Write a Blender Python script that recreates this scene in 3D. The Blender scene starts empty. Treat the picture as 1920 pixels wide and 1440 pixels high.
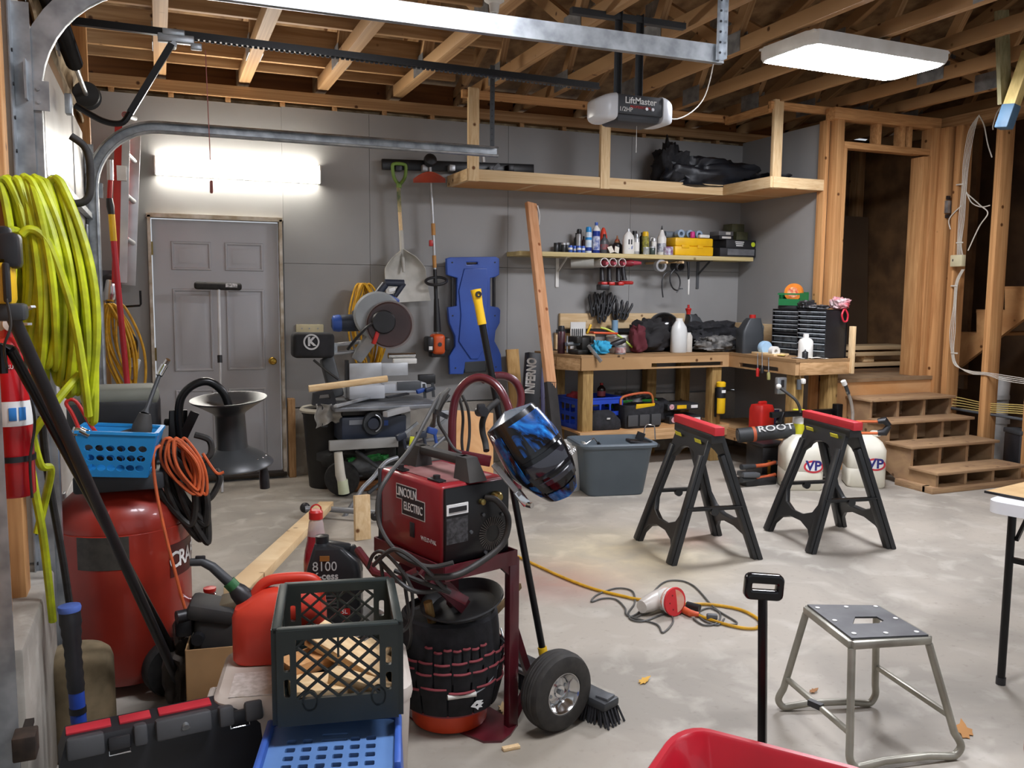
import bpy, bmesh, random
from math import *
from mathutils import Matrix, Vector, Euler
random.seed(7)
C = bpy.context.scene.collection
# ---------------------------------------------------------------- camera model (used to survey positions from the photograph)
FPX, YAW, PITCH, ROLL, HC = 1622.4, .3858127, .1048818, -.0083257, 1.5
_cy, _sy, _cp, _sp = cos(YAW), sin(YAW), cos(PITCH), sin(PITCH)
_fw = Vector((_sy*_cp, _cy*_cp, -_sp)); _r0 = Vector((_cy, -_sy, 0)); _d0 = _fw.cross(_r0)
_R = cos(ROLL)*_r0 + sin(ROLL)*_d0; _D = -sin(ROLL)*_r0 + cos(ROLL)*_d0
def P(x, y, X=None, Y=None, Z=None):
    """point of the real plane X=, Y= or Z= that is seen at photo pixel (x, y)"""
    d = _fw + _R*((x-960)/FPX) + _D*((y-720)/FPX)
    t = X/d.x if X is not None else Y/d.y if Y is not None else (Z-HC)/d.z
    return Vector((0, 0, HC)) + d*t
cam = bpy.data.objects.new('camera', bpy.data.cameras.new('camera')); C.objects.link(cam)
cam.matrix_world = Matrix((( _R.x, -_D.x, -_fw.x, 0), (_R.y, -_D.y, -_fw.y, 0), (_R.z, -_D.z, -_fw.z, HC), (0, 0, 0, 1)))
cam.data.sensor_width = 36; cam.data.lens = FPX/1920*36; cam.data.clip_start = .05
bpy.context.scene.camera = cam
# ---------------------------------------------------------------- materials
def lin(h):
    if isinstance(h, str):
        h = h.lstrip('#'); h = [int(h[i:i+2], 16)/255 for i in (0, 2, 4)]
    return tuple(c/12.92 if c <= .04045 else ((c+.055)/1.055)**2.4 for c in h) + (1,)
_M = {}
def mat(name, col, rough=.5, metal=0, col2=None, scale=6, emit=0, bump=0, alpha=1, trans=0, gen=False, detail=3, coat=0, dist=0):
    if name in _M: return _M[name]
    m = bpy.data.materials.new(name); m.use_nodes = True; _M[name] = m
    nt = m.node_tree; b = nt.nodes['Principled BSDF']
    b.inputs['Base Color'].default_value = lin(col); b.inputs['Roughness'].default_value = rough
    b.inputs['Metallic'].default_value = metal; b.inputs['Coat Weight'].default_value = coat
    if emit:
        b.inputs['Emission Color'].default_value = lin(col); b.inputs['Emission Strength'].default_value = emit
    b.inputs['Alpha'].default_value = alpha; b.inputs['Transmission Weight'].default_value = trans
    tc = nt.nodes.new('ShaderNodeTexCoord'); nz = nt.nodes.new('ShaderNodeTexNoise')
    nz.inputs['Scale'].default_value = scale; nz.inputs['Detail'].default_value = detail; nz.inputs['Distortion'].default_value = dist
    nt.links.new(tc.outputs['Generated' if gen else 'Object'], nz.inputs['Vector'])
    if col2 is None:                      # slight mottling so that no surface is one flat colour
        c = lin(col); col2c = tuple(v*.82 for v in c[:3]) + (1,)
    else: col2c = lin(col2)
    rp = nt.nodes.new('ShaderNodeValToRGB'); rp.color_ramp.elements[0].position = .35; rp.color_ramp.elements[1].position = .65
    rp.color_ramp.elements[0].color = lin(col); rp.color_ramp.elements[1].color = col2c
    nt.links.new(nz.outputs['Fac'], rp.inputs['Fac']); nt.links.new(rp.outputs['Color'], b.inputs['Base Color'])
    if bump:
        bp = nt.nodes.new('ShaderNodeBump'); bp.inputs['Strength'].default_value = bump; bp.inputs['Distance'].default_value = .01
        nt.links.new(nz.outputs['Fac'], bp.inputs['Height']); nt.links.new(bp.outputs['Normal'], b.inputs['Normal'])
    return m
def wood(name, c1, c2, knot='#6b4424', rough=.65, hv=.08, grain=5):
    if name in _M: return _M[name]
    m = bpy.data.materials.new(name); m.use_nodes = True; _M[name] = m
    nt = m.node_tree; N = nt.nodes; L = nt.links; b = N['Principled BSDF']; b.inputs['Roughness'].default_value = rough
    b.inputs['Specular IOR Level'].default_value = .25
    tc = N.new('ShaderNodeTexCoord'); oi = N.new('ShaderNodeObjectInfo')
    add = N.new('ShaderNodeVectorMath'); add.operation = 'ADD'
    sc = N.new('ShaderNodeVectorMath'); sc.operation = 'SCALE'; sc.inputs['Scale'].default_value = 31
    cmb = N.new('ShaderNodeCombineXYZ'); [L.new(oi.outputs['Random'], cmb.inputs[i]) for i in range(3)]
    L.new(cmb.outputs[0], sc.inputs[0]); L.new(tc.outputs['Generated'], add.inputs[0]); L.new(sc.outputs[0], add.inputs[1])
    nz = N.new('ShaderNodeTexNoise'); nz.inputs['Scale'].default_value = grain; nz.inputs['Detail'].default_value = 4; nz.inputs['Distortion'].default_value = .6
    L.new(add.outputs[0], nz.inputs['Vector'])
    rp = N.new('ShaderNodeValToRGB'); e = rp.color_ramp.elements; e[0].position = .36; e[1].position = .62; e[0].color = lin(c1); e[1].color = lin(c2)
    L.new(nz.outputs['Fac'], rp.inputs['Fac'])
    vo = N.new('ShaderNodeTexVoronoi'); vo.inputs['Scale'].default_value = 7
    ad2 = N.new('ShaderNodeVectorMath'); ad2.operation = 'ADD'; L.new(tc.outputs['Object'], ad2.inputs[0]); L.new(sc.outputs[0], ad2.inputs[1]); L.new(ad2.outputs[0], vo.inputs['Vector'])
    kr = N.new('ShaderNodeValToRGB'); k = kr.color_ramp.elements; k[0].position = .07; k[1].position = .13; k[0].color = (1,1,1,1); k[1].color = (0,0,0,1)
    L.new(vo.outputs['Distance'], kr.inputs['Fac'])
    mx = N.new('ShaderNodeMix'); mx.data_type = 'RGBA'; L.new(kr.outputs['Color'], mx.inputs['Factor']); L.new(rp.outputs['Color'], mx.inputs['A']); mx.inputs['B'].default_value = lin(knot)
    hs = N.new('ShaderNodeHueSaturation'); mr = N.new('ShaderNodeMapRange'); mr.inputs['To Min'].default_value = 1-hv; mr.inputs['To Max'].default_value = 1+hv
    L.new(oi.outputs['Random'], mr.inputs['Value']); L.new(mr.outputs[0], hs.inputs['Value']); L.new(mx.outputs['Result'], hs.inputs['Color'])
    L.new(hs.outputs['Color'], b.inputs['Base Color'])
    return m
PINE = wood('pine', '#e2c79c', '#d3b285'); FRAME = wood('framing_lumber', '#b08c63', '#95704a', '#4e2f18')
STUDW = wood('stud_lumber', '#cb9a66', '#b17f50', '#5a3518'); BENCHW = wood('bench_lumber', '#c6a075', '#ab865c', '#5a3a1e'); POSTW = wood('treated_post', '#a98a56', '#8c6f42', '#4c381e')
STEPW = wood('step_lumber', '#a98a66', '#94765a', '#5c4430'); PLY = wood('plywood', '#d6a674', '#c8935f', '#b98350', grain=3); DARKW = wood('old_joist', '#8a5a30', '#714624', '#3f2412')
def osb(name='osb'):
    m = mat(name, '#9a7a54', .8, col2='#6f5236', scale=9, detail=6); return m
STEEL = mat('galvanised_steel', '#b4b9bd', .38, .75, '#8d9296', 14); CHROME = mat('chrome', '#d8d8d8', .15, 1)
ALU = mat('aluminium', '#c6c8ca', .38, .55, '#aeb0b2', 5); BLKP = mat('black_plastic', '#1b1b1d', .42, col2='#242427', scale=9); RUB = mat('black_rubber', '#1a1918', .75, col2='#2a2826', scale=30, bump=.1)
BLKM = mat('black_metal', '#161617', .32, .35); BLKF = mat('black_fabric', '#19191b', .9, col2='#26262a', scale=25, bump=.25); GREYP = mat('grey_plastic', '#55585b', .5); DGREY = mat('charcoal_plastic', '#35383b', .5)
WHITEP = mat('white_plastic', '#e6e5e0', .42, col2='#d8d6cf', scale=7); CREAM = mat('cream_plastic', '#ddd3ac', .5); REDP = mat('red_plastic', '#c3261f', .38, col2='#aa1f1b', scale=8); REDM = mat('red_paint', '#a83324', .35, col2='#922b1f', scale=5, coat=.3)
YEL = mat('yellow_plastic', '#f0c01c', .42); ORG = mat('orange_plastic', '#dd5526', .42); BLUEP = mat('blue_plastic', '#2a4f9e', .42, col2='#24458c', scale=5); SKYB = mat('sky_blue_plastic', '#2a93d6', .4, col2='#2486c6', scale=6)
GRNP = mat('green_plastic', '#1f7a45', .45); WINE = mat('maroon_paint', '#5d1d26', .32, col2='#4b171f', scale=7, coat=.3); LIME = mat('hose_yellow_green', '#c3cf1a', .5, col2='#9aa41c', scale=18); WHITE = mat('white_print', '#efefec', .6)
YCORD = mat('yellow_cord', '#d9a417', .5, col2='#b98a16', scale=20); OCORD = mat('orange_cord', '#d2602c', .55, col2='#b4542c', scale=20); BCORD = mat('black_cord', '#201f1e', .55, col2='#35322e', scale=20); GCORD = mat('grey_cable', '#4a4a48', .55, col2='#5a5955', scale=12)
BLUEPR = mat('blue_print', '#2b4c9c', .5); GLASS = mat('clear_plastic', '#e9eef0', .12, alpha=.32); CLOTH = mat('grey_cloth', '#b9b6af', .95, col2='#8d8a84', scale=8, bump=.3); CARD = mat('cardboard', '#b58f62', .85); PAPER = mat('paper', '#e9e3d4', .8)
SILV = mat('silver_paint', '#a8a598', .4, .45, '#8e8b7f', 9); DUST = mat('dusty_black', '#2c2b2a', .65, col2='#3d3b38', scale=7); REDPR = mat('red_print', '#cf2a22', .5)
# ---------------------------------------------------------------- mesh builder
def rotm(rx=0, ry=0, rz=0): return Euler((radians(rx), radians(ry), radians(rz))).to_matrix()
def frame_z(d, up=None):
    z = Vector(d).normalized(); u = Vector(up) if up is not None else (Vector((0,0,1)) if abs(z.z) < .95 else Vector((0,1,0)))
    x = u.cross(z).normalized(); y = z.cross(x); return Matrix((x, y, z)).transposed()
class MB:
    def __init__(s): s.v = []; s.f = []; s.mi = []; s.M = Matrix.Identity(4)
    def add(s, vs, fs, mi=0):
        o = len(s.v); s.v += [s.M @ Vector(v) for v in vs]; s.f += [tuple(i+o for i in f) for f in fs]; s.mi += [mi]*len(fs); return s
    def box(s, c, d, R=None, bev=0, mi=0, taper=1, seg=2):
        hx, hy, hz = (v/2 for v in d)
        vs = [Vector((x*hx*(taper if z > 0 else 1), y*hy*(taper if z > 0 else 1), z*hz)) for z in (-1,1) for x, y in ((-1,-1),(1,-1),(1,1),(-1,1))]
        fs = [(3,2,1,0),(4,5,6,7),(0,1,5,4),(1,2,6,5),(2,3,7,6),(3,0,4,7)]
        if bev:
            bm = bmesh.new(); bv = [bm.verts.new(v) for v in vs]; [bm.faces.new([bv[i] for i in f]) for f in fs]
            bmesh.ops.bevel(bm, geom=bm.edges[:], offset=bev, segments=seg, affect='EDGES', profile=.5)
            bm.verts.index_update(); vs = [v.co.copy() for v in bm.verts]; fs = [tuple(v.index for v in f.verts) for f in bm.faces]; bm.free()
        if isinstance(R, (int, float)): R = rotm(0, 0, R)
        R = R or Matrix.Identity(3); c = Vector(c)
        return s.add([R @ v + c for v in vs], fs, mi)
    def bar(s, a, b, w, h, up=(0,0,1), mi=0, bev=0, off=0):
        a = Vector(a); b = Vector(b); R = frame_z(b-a, up)     # w along side, h along up
        return s.box((a+b)/2, (w, h, (b-a).length), R, bev, mi)
    def tube(s, pts, r, n=8, closed=False, mi=0, cap=True):
        p = [Vector(q) for q in pts]; k = len(p); rr = r if isinstance(r, (list, tuple)) else [r]*k
        T = [((p[(i+1) % k]-p[i-1]) if closed or 0 < i < k-1 else (p[1]-p[0] if i == 0 else p[-1]-p[-2])).normalized() for i in range(k)]
        R = frame_z(T[0]); x = R.col[0].copy(); vs = []; fs = []
        for i in range(k):
            x = (x - T[i]*x.dot(T[i])).normalized(); y = T[i].cross(x)
            vs += [p[i] + (x*cos(2*pi*j/n) + y*sin(2*pi*j/n))*rr[i] for j in range(n)]
        for i in range(k if closed else k-1):
            a = i*n; b = ((i+1) % k)*n
            fs += [(a+j, a+(j+1) % n, b+(j+1) % n, b+j) for j in range(n)]
        if cap and not closed: fs += [tuple(range(n))[::-1], tuple(range((k-1)*n, k*n))]
        return s.add(vs, fs, mi)
    def cyl(s, a, b, r, n=16, r2=None, mi=0): return s.tube([a, b], [r, r if r2 is None else r2], n, mi=mi)
    def lathe(s, prof, c=(0,0,0), axis=(0,0,1), n=24, mi=0, sx=1, sy=1, closed=False):
        R = frame_z(axis) if tuple(axis) != (0,0,1) else Matrix.Identity(3); c = Vector(c); vs = []; fs = []; k = len(prof)
        for r, z in prof: vs += [R @ Vector((max(r, 1e-5)*cos(2*pi*j/n)*sx, max(r, 1e-5)*sin(2*pi*j/n)*sy, z)) + c for j in range(n)]
        for i in range(k if closed else k-1):
            a = i*n; b = ((i+1) % k)*n; fs += [(a+j, a+(j+1) % n, b+(j+1) % n, b+j) for j in range(n)]
        if not closed:
            if prof[0][0] > 1e-4: fs.append(tuple(range(n))[::-1])
            if prof[-1][0] > 1e-4: fs.append(tuple(range((k-1)*n, k*n)))
        return s.add(vs, fs, mi)
    def sph(s, c, r, n=12, mi=0, R=None):
        r = (r, r, r) if isinstance(r, (int, float)) else r; m = max(6, n*2//3); vs = []; fs = []; c = Vector(c); R = R or Matrix.Identity(3)
        for i in range(m+1):
            t = pi*i/m; rr = max(sin(t), 1e-4)
            vs += [R @ Vector((r[0]*rr*cos(2*pi*j/n), r[1]*rr*sin(2*pi*j/n), -r[2]*cos(t))) + c for j in range(n)]
        for i in range(m): fs += [(i*n+j, i*n+(j+1) % n, (i+1)*n+(j+1) % n, (i+1)*n+j) for j in range(n)]
        return s.add(vs, fs, mi)
    def ext(s, poly, d, M=None, mi=0):
        """2-D outline (x,y) extruded by d along z, placed by matrix M"""
        M = M or Matrix.Identity(4); n = len(poly); vs = [M @ Vector((x, y, z)) for z in (0, d) for x, y in poly]
        return s.add(vs, [tuple(range(n))[::-1], tuple(range(n, 2*n))] + [(i, (i+1) % n, n+(i+1) % n, n+i) for i in range(n)], mi)
    def loft(s, rings, mi=0, cap=True):
        n = len(rings[0]); vs = [v for r in rings for v in r]; fs = []
        for i in range(len(rings)-1): fs += [(i*n+j, i*n+(j+1) % n, (i+1)*n+(j+1) % n, (i+1)*n+j) for j in range(n)]
        if cap: fs += [tuple(range(n))[::-1], tuple(range((len(rings)-1)*n, len(rings)*n))]
        return s.add(vs, fs, mi)
    def sheet(s, f, nu, nv, th=.004, mi=0):
        """a cloth-like surface f(u,v) with a real thickness"""
        g = [[Vector(f(i/nu, j/nv)) for j in range(nv+1)] for i in range(nu+1)]; vs = []; fs = []; W = nv+1; N = (nu+1)*W
        for side in (0, 1):
            for i in range(nu+1):
                for j in range(nv+1):
                    a = g[min(i+1, nu)][j]-g[max(i-1, 0)][j]; b = g[i][min(j+1, nv)]-g[i][max(j-1, 0)]; nn = a.cross(b)
                    nn = nn.normalized() if nn.length > 1e-9 else Vector((0,0,1)); vs.append(g[i][j] + nn*(th/2 if side == 0 else -th/2))
        for i in range(nu):
            for j in range(nv):
                a = i*W+j; q = (a, a+W, a+W+1, a+1); fs += [q, tuple(N+k for k in q[::-1])]
        for i in range(nu): fs += [(i*W, N+i*W, N+(i+1)*W, (i+1)*W), (i*W+nv, (i+1)*W+nv, N+(i+1)*W+nv, N+i*W+nv)]
        for j in range(nv): fs += [(j, j+1, N+j+1, N+j), (nu*W+j, N+nu*W+j, N+nu*W+j+1, nu*W+j+1)]
        return s.add(vs, fs, mi)
    def build(s, name, m, parent=None, ang=38):
        me = bpy.data.meshes.new(name); me.from_pydata([tuple(v) for v in s.v], [], s.f); 
        for x in (m if isinstance(m, (list, tuple)) else [m]): me.materials.append(x)
        me.polygons.foreach_set('material_index', s.mi); me.polygons.foreach_set('use_smooth', [True]*len(s.f))
        bm = bmesh.new(); bm.from_mesh(me); bmesh.ops.recalc_face_normals(bm, faces=bm.faces[:]); bm.to_mesh(me); bm.free()
        me.set_sharp_from_angle(angle=radians(ang)); me.update()
        o = bpy.data.objects.new(name, me); C.objects.link(o)
        if parent is not None: o.parent = parent
        return o
def tag(o, label=None, cat=None, group=None, kind=None):
    for k, v in (('label', label), ('category', cat), ('group', group), ('kind', kind)):
        if v: o[k] = v
    return o
def thing(name, label, cat, loc=(0,0,0), rz=0, group=None, rot=None):
    o = bpy.data.objects.new(name, None); C.objects.link(o); o.empty_display_size = .05; o.location = loc
    o.rotation_euler = rot or (0, 0, radians(rz)); return tag(o, label, cat, group)
def place(o, loc, rz=0, rot=None):
    o.location = loc; o.rotation_euler = rot or (0, 0, radians(rz)); return o
def struct(name, mb, m): return tag(mb.build(name, m), kind='structure')
def dup(root, loc=None, rz=None, label=None, group=None, rot=None):
    r = root.copy(); C.objects.link(r)
    for ch in list(root.children):
        c = ch.copy(); C.objects.link(c); c.parent = r
        for g in list(ch.children):
            d = g.copy(); C.objects.link(d); d.parent = c
    if loc is not None: r.location = loc
    if rz is not None: r.rotation_euler = (0, 0, radians(rz))
    if rot is not None: r.rotation_euler = rot
    return tag(r, label, None, group)
def _curve_mesh(cu, name, m, parent, M):
    ob = bpy.data.objects.new(name+'_src', cu); C.objects.link(ob); dg = bpy.context.evaluated_depsgraph_get(); dg.update()
    me = bpy.data.meshes.new_from_object(ob.evaluated_get(dg)); bpy.data.objects.remove(ob); me.name = name; me.materials.clear(); me.materials.append(m)
    me.transform(M or Matrix.Identity(4)); me.set_sharp_from_angle(angle=radians(35)); o = bpy.data.objects.new(name, me); C.objects.link(o)
    if parent is not None: o.parent = parent
    return o
def shape(name, loops, d, m, parent=None, M=None, bev=0):
    """2-D outline with holes, extruded by d along +z"""
    cu = bpy.data.curves.new(name, 'CURVE'); cu.dimensions = '2D'; cu.fill_mode = 'BOTH'; cu.extrude = d/2 - bev; cu.bevel_depth = bev; cu.bevel_resolution = 1
    for lp in loops:
        sp = cu.splines.new('POLY'); sp.points.add(len(lp)-1); sp.use_cyclic_u = True
        for p, (x, y) in zip(sp.points, lp): p.co = (x, y, 0, 1)
    return _curve_mesh(cu, name, m, parent, (M or Matrix.Identity(4)) @ Matrix.Translation((0, 0, d/2)))
def text(s, size, m, parent, M, name='lettering', ext=.0006, sx=1, bold=0, shear=0, font=None):
    cu = bpy.data.curves.new(name, 'FONT'); cu.body = s; cu.size = size; cu.extrude = ext; cu.offset = bold; cu.shear = shear; cu.align_x = 'CENTER'; cu.align_y = 'CENTER'; cu.resolution_u = 3
    return _curve_mesh(cu, name, m, parent, M @ Matrix.Diagonal((sx, 1, 1, 1)))
def axes(o, x, y):
    """matrix with local x along x, local y along y, origin o"""
    x = Vector(x).normalized(); y = Vector(y); y = (y - x*y.dot(x)).normalized(); z = x.cross(y)
    M = Matrix((x, y, z)).transposed().to_4x4(); M.translation = Vector(o); return M
def circ(cx, cy, r, n=12, ry=None): return [(cx+r*cos(2*pi*i/n), cy+(ry or r)*sin(2*pi*i/n)) for i in range(n)]
def rrect(x0, y0, x1, y1, r, n=4):
    out = []
    for cx, cy, a in ((x1-r, y0+r, -90), (x1-r, y1-r, 0), (x0+r, y1-r, 90), (x0+r, y0+r, 180)):
        out += [(cx+r*cos(radians(a+90*i/n)), cy+r*sin(radians(a+90*i/n))) for i in range(n+1)]
    return out
def bez(pts, n=8):
    """smooth curve through the points (Catmull-Rom)"""
    p = [Vector(q) for q in pts]; out = []
    for i in range(len(p)-1):
        a = p[max(i-1, 0)]; b = p[i]; c = p[i+1]; d = p[min(i+2, len(p)-1)]
        for k in range(n):
            t = k/n; out.append(.5*((2*b)+(c-a)*t+(2*a-5*b+4*c-d)*t*t+(3*b-a-3*c+d)*t**3))
    return out + [p[-1]]
def arc(c, r, a0, a1, ax, ay, n=10):
    c = Vector(c); ax = Vector(ax); ay = Vector(ay); return [c + ax*(r*cos(radians(a0+(a1-a0)*i/n))) + ay*(r*sin(radians(a0+(a1-a0)*i/n))) for i in range(n+1)]
# ================================================================ THE ROOM
YB, XR, XL = 7.12, 5.287, -.45
def concrete(name, c1, c2, c3, red=None, sc=1.1):
    m = bpy.data.materials.new(name); m.use_nodes = True; nt = m.node_tree; N = nt.nodes; L = nt.links; b = N['Principled BSDF']; b.inputs['Roughness'].default_value = .62
    tc = N.new('ShaderNodeTexCoord')
    def noise(s, d, lo, hi, dist=0):
        n = N.new('ShaderNodeTexNoise'); n.inputs['Scale'].default_value = s; n.inputs['Detail'].default_value = d; n.inputs['Distortion'].default_value = dist
        L.new(tc.outputs['Object'], n.inputs['Vector']); r = N.new('ShaderNodeMapRange'); r.inputs['From Min'].default_value = lo; r.inputs['From Max'].default_value = hi
        L.new(n.outputs['Fac'], r.inputs['Value']); return r.outputs[0], n
    def mix(f, a, bcol):
        x = N.new('ShaderNodeMix'); x.data_type = 'RGBA'; L.new(f, x.inputs['Factor'])
        if isinstance(a, tuple): x.inputs['A'].default_value = a
        else: L.new(a, x.inputs['A'])
        x.inputs['B'].default_value = bcol; return x.outputs['Result']
    f1, _ = noise(sc, 5, .4, .62, 1.2); f2, n2 = noise(sc*5, 6, .52, .75, .5); f3, _ = noise(sc*28, 3, .6, .8)
    c = mix(f1, lin(c1), lin(c2)); c = mix(f2, c, lin(c3)); 
    dk = N.new('ShaderNodeMath'); dk.operation = 'MULTIPLY'; dk.inputs[1].default_value = .35; L.new(f3, dk.inputs[0]); c = mix(dk.outputs[0], c, lin('#6d655a'))
    for (px, py, rad, col, amt) in (red or []):                  # old paint and sawdust stains, and one darker patch, on the slab
        q = P(px, py, Z=0); v = N.new('ShaderNodeVectorMath'); v.operation = 'DISTANCE'; v.inputs[1].default_value = q
        L.new(tc.outputs['Object'], v.inputs[0]); r = N.new('ShaderNodeMapRange'); r.inputs['From Min'].default_value = rad; r.inputs['From Max'].default_value = rad*.2; r.inputs['To Max'].default_value = amt
        L.new(v.outputs['Value'], r.inputs['Value']); k = N.new('ShaderNodeMath'); k.operation = 'MULTIPLY'; L.new(r.outputs[0], k.inputs[0]); L.new(n2.outputs['Fac'], k.inputs[1]); c = mix(k.outputs[0], c, lin(col))
    L.new(c, b.inputs['Base Color'])
    bp = N.new('ShaderNodeBump'); bp.inputs['Strength'].default_value = .12; bp.inputs['Distance'].default_value = .01; L.new(n2.outputs['Fac'], bp.inputs['Height']); L.new(bp.outputs['Normal'], b.inputs['Normal'])
    return m
SLAB = concrete('concrete_slab', '#aaa296', '#938d83', '#b8b2a7', [(1060, 1085, .45, '#9a5a4c', 1.0), (1180, 1040, .75, '#d6c6a2', 1.1), (1290, 1010, .3, '#a8746a', .7), (980, 1400, .5, '#7d7464', 1.0)])
STEMW = concrete('concrete_stem_wall', '#a39d92', '#8b857b', '#b3aea4', sc=2)
GREYW = mat('grey_wall_paint', '#959492', .6, col2='#8f8e8c', scale=2.2)
struct('floor', MB().box((3.9, 3, -.08), (9, 8.6, .16)), SLAB)
w = MB(); G = .003
cols = [-.45, -.065]; 
w.box((-.2575, YB+.06, 1.47), (.385, .12, 2.93)); w.box((.43, YB+.06, 2.49), (.99, .12, .875))
for x0, x1 in ((.925, 1.62), (1.62, 2.84), (2.84, 4.06), (4.06, 5.29)):
    for z0, z1 in ((.56, 1.72), (1.72, 2.935)): w.box(((x0+x1)/2, YB+.06, (z0+z1)/2), (x1-x0-G, .12, z1-z0-G))
w.box((3.1, YB+.1, 1.75), (4.36, .06, 2.36))
struct('wall_back', w, GREYW)
struct('wall_back_foundation', MB().box((3.15, YB+.1, .275), (4.33, .24, .55), bev=.008), STEMW)
struct('trim_1', MB().box((.955, YB+.02, .32), (.055, .2, .64), bev=.004), FRAME)
struct('wall_right', MB().box((XR+.055, (YB+5.97)/2, 1.48), (.11, YB-5.97, 2.96)), GREYW)
# the left wall: drywall return beyond the garage door, framing and insulation round its opening
struct('wall_left', MB().box((XL-.06, 6.62, 1.5), (.12, 1.2, 3.0)).box((XL-.13, 1.2, 1.6), (.12, 3.6, 3.2)), GREYW)
KRAFT = mat('kraft_insulation', '#c9b592', .9, col2='#7a6446', scale=7, bump=.6, detail=5, dist=1)
struct('wall_left_insulation', MB().sheet(lambda u, v: (XL+.02+.05*sin(9*u+4*v)*sin(7*v+2), 3.0+3.1*u, 2.5+.62*v), 40, 10, .01), KRAFT)
struct('trim_2', MB().box((XL-.02, 4.5, 3.12), (.09, 3.2, .09)).box((XL, 4.5, 2.5), (.05, 2.95, .12)), FRAME)
o = struct('wall_left_stud', MB().box((-.44, 2.86, 1.85), (.1, .09, 2.6), bev=.003), STUDW)
for y, z0 in ((2.66, .56), (2.28, .56), (1.87, .56), (6.0, .56)):
    c = o.copy(); C.objects.link(c); c.location = (-.02 if y < 6 else .03, y-2.86, 0)
struct('wall_left_plank', MB().box((-.5, 2.25, 1.85), (.02, 1.5, 2.6)), STUDW)
struct('wall_left_foundation', MB().box((-.475, 2.74, .3), (.26, .68, .6), bev=.012).box((-.62, 1.2, .1), (.2, 2.6, .2)), STEMW)
# garage door (closed): white insulated panels standing in the left wall
gd = thing('door_1', 'closed white sectional garage door between steel tracks', 'garage door', (XL+.03, 4.52, 0)); gd['kind'] = 'structure'
GDW = mat('garage_door_white', '#dcdad4', .35, col2='#cfccc4', scale=3)
for i in range(4): 
    z0 = .01+i*.61; MB().box((0, 0, z0+.303), (.04, 2.86, .603), bev=.006).box((.012, -.6, z0+.303), (.03, .05, .56), bev=.003).box((.012, .7, z0+.303), (.03, .05, .56), bev=.003).build('door_panel', GDW, gd)
hg = MB()
for i in (1, 2, 3):
    for y in (-1.33, -.6, .7, 1.33): hg.box((.03, y, .01+i*.61), (.012, .06, .1), bev=.002)
hg.build('hinges', STEEL, gd)
MB().bar((.045, -.55, .01+3*.61+.1), (.045, 1.4, .01+3*.61+.1), .03, .03).build('strut', STEEL, gd)
# entry door (door_2)
DOORG = mat('door_grey_paint', '#b3b3b6', .42, col2='#acacaf', scale=2)
d2 = thing('door_2', 'grey six panel entry door with brass knob', 'door', (-.04, YB+.02, .012)); d2['kind'] = 'structure'
dp = MB(); dp.box((.462, .03, 1.01), (.924, .035, 2.02))
dp.build('door_slab', DOORG, d2)
for (x0, x1) in ((.13, .42), (.52, .81)):
    for (z0, z1) in ((.17, .72), (.86, 1.5), (1.64, 1.86)):
        m = MB(); cx, cz = (x0+x1)/2, (z0+z1)/2; a, b = (x1-x0)/2, (z1-z0)/2
        rings = []
        for ins, dy in ((0, .0125), (.006, .0), (.014, -.001), (.024, .0115), (.034, .0118), (.058, .001), (.062, .0)):
            rings.append([(cx+sx*(a-ins), dy, cz+sz*(b-ins)) for sx, sz in ((-1,-1),(1,-1),(1,1),(-1,1))])
        m.loft(rings, cap=False); k = len(m.v); m.f.append((k-4, k-3, k-2, k-1)); m.mi.append(0); m.build('door_panel', DOORG, d2)
JAMB = mat('worn_jamb', '#cfc9bd', .7, col2='#a2937b', scale=12)
m = MB()
for x in (-.018, .94): m.box((x, -.01, 1.02), (.022, .11, 2.05))
m.box((.461, -.01, 2.045), (.99, .11, .03)); m.build('door_frame', JAMB, d2)
m = MB()
for z in (.25, 1.0, 1.8): m.box((-.004, -.012, z), (.02, .02, .1)).cyl((-.012, -.02, z-.05), (-.012, -.02, z+.05), .008, 8)
m.build('hinge', mat('old_brass', '#8a7748', .35, .9), d2)
m = MB().lathe([(0, -.075), (.02, -.073), (.028, -.06), (.026, -.045), (.012, -.035), (.012, -.01), (.03, -.006), (.03, .014)], (.862, 0, .93), (0, 1, 0), 18); m.build('door_knob', mat('brass', '#c39b45', .2, 1), d2)
MB().box((.46, -.02, .02), (.98, .16, .03), bev=.004).build('threshold', mat('dark_bronze', '#33291f', .5, .4), d2)
# doorway framing beyond the workbench, landing and the dark space behind it
YD = 5.85
def stud(name, x0, x1, y0, y1, z0, z1, m=STUDW): return struct(name, MB().box(((x0+x1)/2, (y0+y1)/2, (z0+z1)/2), (x1-x0, y1-y0, z1-z0), bev=.003), m)
stud('wall_right_stud', 5.25, 5.286, 5.93, 6.02, .0, 2.97)
stud('wall_right_stud', 5.295, 5.37, YD, YD+.09, .0, 2.97); stud('wall_right_stud', 5.372, 5.41, YD, YD+.12, .79, 2.78)
stud('wall_right_stud', 6.245, 6.33, YD-.02, YD+.12, .79, 2.72); stud('wall_right_stud', 6.332, 6.41, YD-.04, YD+.1, 0, 2.97); stud('wall_right_stud', 6.412, 6.5, YD-.12, YD+.1, 0, 2.97)
stud('trim_3', 5.372, 6.33, YD-.005, YD+.09, 2.735, 2.79); stud('trim_3', 5.25, 6.56, YD-.01, YD+.1, 2.965, 3.06)
for x in (5.75, 6.02, 6.1): stud('wall_right_stud', x-.022, x+.022, YD, YD+.09, 2.79, 2.965)
struct('trim_4', MB().box((5.875, 5.95, .775), (1.16, .4, .03)), mat('landing_plywood', '#94795a', .8, col2='#7e6448', scale=5))
struct('trim_5', MB().box((5.86, YD-.07, .38), (1.14, .03, .76)), PLY)
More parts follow.
